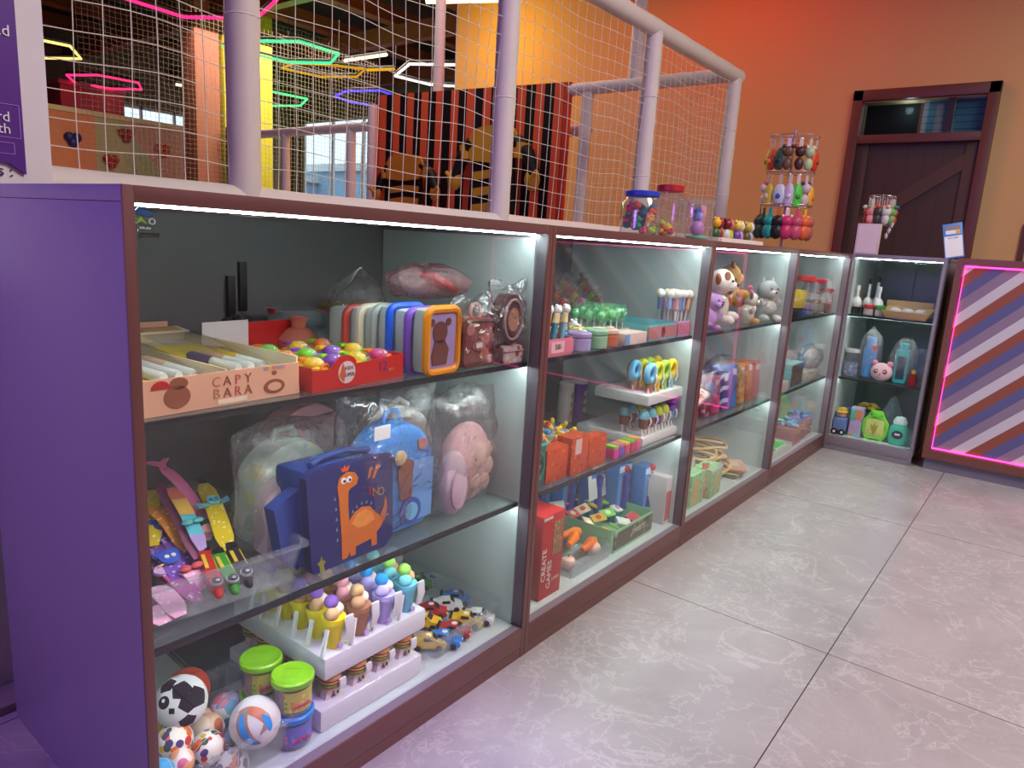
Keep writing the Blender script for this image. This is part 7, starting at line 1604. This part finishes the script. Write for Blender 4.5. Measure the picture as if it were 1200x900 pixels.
# ================================================================== things on top of the cases
H0 = 1.0502
TR_ = [K(226, 80, 110, 20), K(30, 150, 100, 20), K(190, 206, 50, 20), K(240, 170, 40, 20), K(40, 110, 140, 20), K(220, 90, 60, 20)]
def candyjar(label, loc, rr, h, lid, n, cols_, zmax, seed, neck=0.8):
    t = jar(label, loc, rr, h, lid, None, neck=neck, nm='candy_jar'); R_ = random.Random(seed)
    for k in range(n):
        a = R_.uniform(0, 6.28); q = (rr-0.018)*math.sqrt(R_.random()); z = 0.014+(zmax-0.014)*k/n
        lev = ['at the bottom of', 'low in', 'in the middle of', 'high in', 'at the top of'][min(4, int(5*k/n))]; sd = 'left' if cos(a-0.9) < 0 else 'right'; fr_ = 'front' if sin(a-0.9) < 0 else 'back'
        s_ = thing('jelly_candy', '%s jelly candy %s the %s, %s %s' % (['pink', 'green', 'lime', 'amber', 'teal', 'coral'][cols_[k % len(cols_)]], lev, label.split(' full')[0].split(' and')[0].split(',')[0], fr_, sd), 'candy', (loc[0]+q*cos(a), loc[1]+q*sin(a), loc[2]+z), a, 'candies in the %s' % label.split(',')[0])
        b = mb(TR_[cols_[k % len(cols_)]]); b.sph((0, 0, 0), 0.0135, 8, (1, 1, 0.8)); b.build('candy', s_); b = mb(TR_[cols_[k % len(cols_)]]); b.sph((0.009, 0, 0.008), 0.006, 6); b.build('nub', s_)
    return t
candyjar('jar with blue lid full of bright jelly candies, leftmost on top', (1.63, 0.17, H0), 0.062, 0.135, K(30, 60, 180), 40, [0, 1, 2, 3, 4, 0, 5, 1], 0.095, 5)
candyjar('taller jar with red lid and few candies, second on top', (1.86, 0.19, H0), 0.066, 0.175, K(170, 24, 26), 16, [2, 0, 3, 2, 0, 3], 0.05, 8, 0.62)
candyjar('jar with clear lid and violet toy inside, third on top', (2.04, 0.17, H0), 0.066, 0.14, CLEAR, 0, [0], 0.05, 9, 0.95)
t = thing('toy_figure', 'violet and pink toy figure inside the third jar', 'toy', (2.05, 0.165, H0+0.005))
b = mb(K(200, 130, 200)); b.sph((0, 0, 0.04), 0.032, 12, (1, 0.8, 0.9)); b.build('body', t); b = mb(K(130, 140, 220)); b.sph((0, 0, 0.078), 0.02, 12); b.build('head', t); b = mb(K(110, 180, 160)); b.cyl((0, 0, 0), 0.038, 0.014, 14, bev=0.003); b.build('base', t)
b = mb(K(70, 90, 190)); b.tube([(-0.03, 0, 0.096), (0.0, 0, 0.108), (0.03, 0, 0.098)], 0.008, 8); b.build('hair', t)
t = opentray('shallow white tray with a row of small plush keyring dolls on top', (2.40, 0.17, H0), (0.46, 0.1, 0.02), K(226, 210, 206))
dl = [('yellow flower', K(230, 170, 30), K(40, 90, 50)), ('maroon', K(150, 40, 40), K(150, 40, 40)), ('dark red', K(120, 30, 34), K(206, 200, 196)), ('lime', K(214, 110, 110), K(170, 200, 40)), ('violet', K(220, 200, 90), K(110, 60, 160)), ('white and mauve', K(226, 214, 220), K(180, 140, 190)), ('olive', K(190, 170, 60), K(90, 80, 40)), ('pale blue', K(206, 214, 226), K(150, 170, 206))]
for k, (n_, c1, c2_) in enumerate(dl):
    t = thing('small_doll', 'small %s doll in the white tray on top' % n_, 'doll', (2.20+0.055*k, 0.16+0.01*(k % 2), H0+0.003)); b = mb(c2_); b.sph((0, 0, 0.028), 0.024, 10, (0.9, 0.8, 1.1)); b.build('body', t); b = mb(c1); b.sph((0, 0, 0.07), 0.021, 10); b.build('head', t)
    for sx in (-1, 1): b = mb(c1); b.sph((sx*0.018, 0, 0.085), 0.008, 8); b.build('ear', t)

# keychain stand
KX, KY = 3.80, 0.42
STL = mat('stand_wire', S(190, 176, 180), 0.3, metal=0.7)
t = thing('keychain_stand', 'two tier wire keychain stand on the corner of the cases', 'stand', (KX, KY, H0))
b = mb(STL); b.tube([(0, 0, 0.004), (0, 0, 0.66)], 0.008, 10); b.build('pole', t); b = mb(BLK); b.tube([(0.12*cos(a*pi/12), 0.12*sin(a*pi/12), 0.006) for a in range(24)], 0.005, 6, closed=True); b.tube([(-0.12, 0, 0.006), (0.12, 0, 0.006)], 0.004, 6); b.tube([(0, -0.12, 0.006), (0, 0.12, 0.006)], 0.004, 6); b.build('base', t)
for z, rr in ((0.62, 0.13), (0.43, 0.13), (0.25, 0.14)):
    b = mb(STL); b.tube([(rr*cos(a*pi/12), rr*sin(a*pi/12), z) for a in range(24)], 0.0025, 6, closed=True)
    for a in range(4): b.tube([(0, 0, z), (rr*cos(a*pi/2+.4), rr*sin(a*pi/2+.4), z)], 0.0025, 5)
    b.build('ring', t)
def charm(loc, c1, c2_, label, kind, rz=0, group=None, L=0.07):
    t = thing('keychain', label, 'keychain', loc, rz, group, scale=1.45)
    b = mb(STL); b.tube([(0.006*cos(a*pi/6), 0, -0.006+0.006*sin(a*pi/6)) for a in range(12)], 0.0012, 5, closed=True); b.build('ring', t)
    b = mb(film('tag_clear', (1, 1, 1), 0.5, 0.03, 0.2, bodycol=S(222, 216, 210)) if kind != 'plush' else c2_); b.strip([(0, 0, -0.012), (0, 0, -0.045)], 0.014, 0.002, (1, 0, 0)); b.build('strap', t)
    b = mb(c1)
    if kind == 'bottle': b.lathe([(0, -0.045-L), (0.019, -0.043-L), (0.021, -0.07), (0.012, -0.052), (0.008, -0.045), (0, -0.044)], seg=12, sc=(1, 0.6, 1))
    elif kind == 'oval': b.sph((0, 0, -0.045-L/2), L/2, 12, (0.62, 0.3, 1.0))
    elif kind == 'doll': b.sph((0, 0, -0.06), 0.02, 10); b.sph((0, 0, -0.065-L*0.45), 0.018, 10, (1, 0.8, 1.3))
    else: b.sph((0, 0, -0.06), 0.024, 10, (1, 0.9, 0.9)); b.sph((0, 0, -0.098), 0.026, 10, (1, 0.8, 1.2))
    bo = b.build('body', t)
    b = mb(c2_)
    if kind in ('doll', 'plush'):
        for sx in (-1, 1): b.sph((sx*0.016, 0, -0.042), 0.008, 8)
        nm = 'ears'
        build_each(b, 'ear', t)
    else:
        b.sph((0, -0.012, -0.05-L*0.5), 0.010, 8, (1, 0.5, 1)); b.build('badge', t)
    return t
def ringpt(ang, rr, z): return (KX+rr*cos(ang), KY+rr*sin(ang), H0+z)
ksp = []
# upper tier: angle seen from the camera, towards it (camera lies to -x, -y)
base = math.atan2(CY-KY, CX-KX)
top = [(-1.35, K(220, 206, 40), K(120, 160, 60), 'yellow oval', 'oval'), (-1.0, K(206, 70, 40), K(240, 150, 60), 'orange red oval', 'oval'), (-0.55, K(60, 84, 66), K(30, 50, 40), 'dark green tag', 'oval'), (-0.2, K(110, 80, 60), K(60, 40, 36), 'brown doll', 'doll'), (0.3, K(70, 40, 40), K(150, 60, 70), 'dark maroon doll', 'doll'),
       (0.75, K(176, 196, 150), K(220, 214, 190), 'pale sage doll', 'doll'), (1.2, K(206, 60, 30), K(150, 40, 30), 'thin orange red strap', 'oval')]
for a, c1, c2_, n_, kd in top: charm(ringpt(base+a, 0.125, 0.615), c1, c2_, n_+' keychain hanging on the top ring of the stand', kd, base+a+pi/2, 'keychains on the top ring', 0.085)
mid = [(-1.3, K(226, 214, 200), K(200, 90, 90), 'white and red house', 'doll'), (-0.9, K(214, 190, 60), K(226, 220, 210), 'narrow yellow', 'bottle'), (-0.35, K(206, 214, 226), K(60, 100, 190), 'white and blue bottle', 'oval'), (0.05, K(190, 170, 200), K(210, 200, 220), 'lilac bottle', 'bottle'), (0.4, K(70, 196, 60), K(40, 150, 50), 'bright green bottle', 'bottle'),
       (0.8, K(206, 180, 190), K(40, 60, 120), 'pink and navy figure', 'doll'), (1.25, K(226, 170, 50), K(206, 110, 60), 'amber oval', 'oval')]
for a, c1, c2_, n_, kd in mid: charm(ringpt(base+a, 0.125, 0.425), c1, c2_, n_+' keychain hanging on the middle ring of the stand', kd, base+a+pi/2, 'keychains on the middle ring', 0.085)
low = [(-1.35, K(20, 70, 60), K(16, 50, 44), 'dark green plush', 'plush'), (-0.95, K(24, 60, 54), K(30, 80, 66), 'blackish green plush', 'plush'), (-0.6, K(30, 160, 150), K(40, 180, 170), 'turquoise plush', 'plush'), (-0.25, K(30, 26, 28), K(200, 110, 50), 'black plush', 'plush'), (0.1, K(200, 50, 100), K(226, 200, 206), 'hot pink plush', 'plush'),
       (0.5, K(196, 80, 110), K(190, 70, 100), 'dusty pink plush', 'plush'), (0.9, K(220, 100, 50), K(236, 170, 60), 'orange plush', 'plush'), (1.3, K(176, 90, 90), K(206, 130, 120), 'rose brown plush', 'plush')]
for a, c1, c2_, n_, kd in low: charm(ringpt(base+a, 0.135, 0.245), c1, c2_, n_+' keychain hanging on the lowest ring of the stand', kd, base+a+pi/2, 'plush keychains on the lowest ring')
# white box with bunch of keychains
t = thing('card_holder', 'tall pinkish white card holder on the corner case', 'holder', (3.92, -0.008, 1.0552), CR)
b = mb(mat('holder_pink', S(214, 190, 194), 0.5)); b.bb(-0.058, 0.058, -0.02, 0.02, 0.0, 0.165, bev=0.002); b.build('body', t); b = mb(mat('holder_pink2', S(226, 206, 208), 0.5)); b.bb(-0.05, 0.05, -0.0208, -0.0202, 0.01, 0.155); b.build('front_card', t)
t = thing('wire_tree', 'wire tree of small charms behind the pinkish card holder', 'stand', (4.02, -0.03, 1.0552)); b = mb(STL); b.tube([(0, 0, 0), (0, 0, 0.33)], 0.004, 8); b.build('pole', t); b = mb(STL); b.tube([(0.06*cos(a*pi/8), 0.06*sin(a*pi/8), 0.32) for a in range(16)], 0.002, 5, closed=True); b.build('ring', t); b = mb(BLK); b.cyl((0, 0, 0), 0.045, 0.006, 18); b.build('base', t)
cc = [K(30, 130, 80), K(40, 60, 170), K(220, 120, 50), K(180, 50, 50), K(226, 150, 150), K(60, 60, 60), K(206, 206, 200), K(120, 160, 90), K(200, 60, 60), K(230, 180, 160)]
nn_ = ['green', 'blue', 'orange', 'red', 'pink', 'black', 'white', 'sage', 'crimson', 'peach']
for k in range(10):
    a = k*2*pi/10; t = charm((4.02+0.058*cos(a), -0.03+0.058*sin(a), 1.0552+0.32), cc[k], cc[(k+3) % 10], '%s charm in the bunch above the card holder' % nn_[k], 'doll', a, 'charms in the bunch', 0.05)
for k in range(3):
    t = charm((4.0, -0.10+0.01*k, 1.0552+0.20-0.03*k), K(200, 196, 200), K(206, 150, 160), '%s small silver charm hanging right of the card holder' % ['top', 'middle', 'bottom'][k], 'doll', 0, 'silver charms', 0.03); t.scale = (0.5,)*3
# payment standee, its code area left plain
t = thing('payment_standee', 'blue framed payment card standing at the right end of the cases', 'sign', (3.70, -0.455, 1.0602), rad(-83)); t.rotation_euler = (rad(-9), rad(-12), rad(-83))
b = mb(K(80, 140, 206)); b.bb(-0.041, 0.041, 0, 0.004, 0, 0.17, bev=0.001); b.build('board', t)
b = mb(WHT); b.bb(-0.037, 0.037, -0.0012, -0.0001, 0.006, 0.108); b.build('white_panel', t); b = mb(K(150, 130, 120)); b.bb(-0.03, 0.03, -0.0012, -0.0001, 0.14, 0.158); b.build('grey_strip', t)
b = mb(WHT); b.bb(-0.03, 0.03, -0.0012, -0.0001, 0.118, 0.137); b.build('white_strip', t); b = mb(K(230, 180, 40)); b.bb(0.012, 0.03, -0.002, -0.0013, 0.119, 0.136); b.build('yellow_patch', t)
text('lettering', 'PAY HERE', 0.010, K(60, 60, 70), t, (0, -0.0014, 0.098)); b = mb(K(80, 140, 206)); b.bb(-0.03, 0.03, 0.0042, 0.03, 0, 0.004); b.build('foot', t)

# true sizes of a few bottles and toys in the corner case
for o in bpy.data.objects:
    if o.parent is None and o.name in ('lantern_bottle', 'toy_truck', 'bottle.005') or (o.parent is None and o.get('label', '').startswith('pale pink panda')):
        o.scale = (1.22,)*3
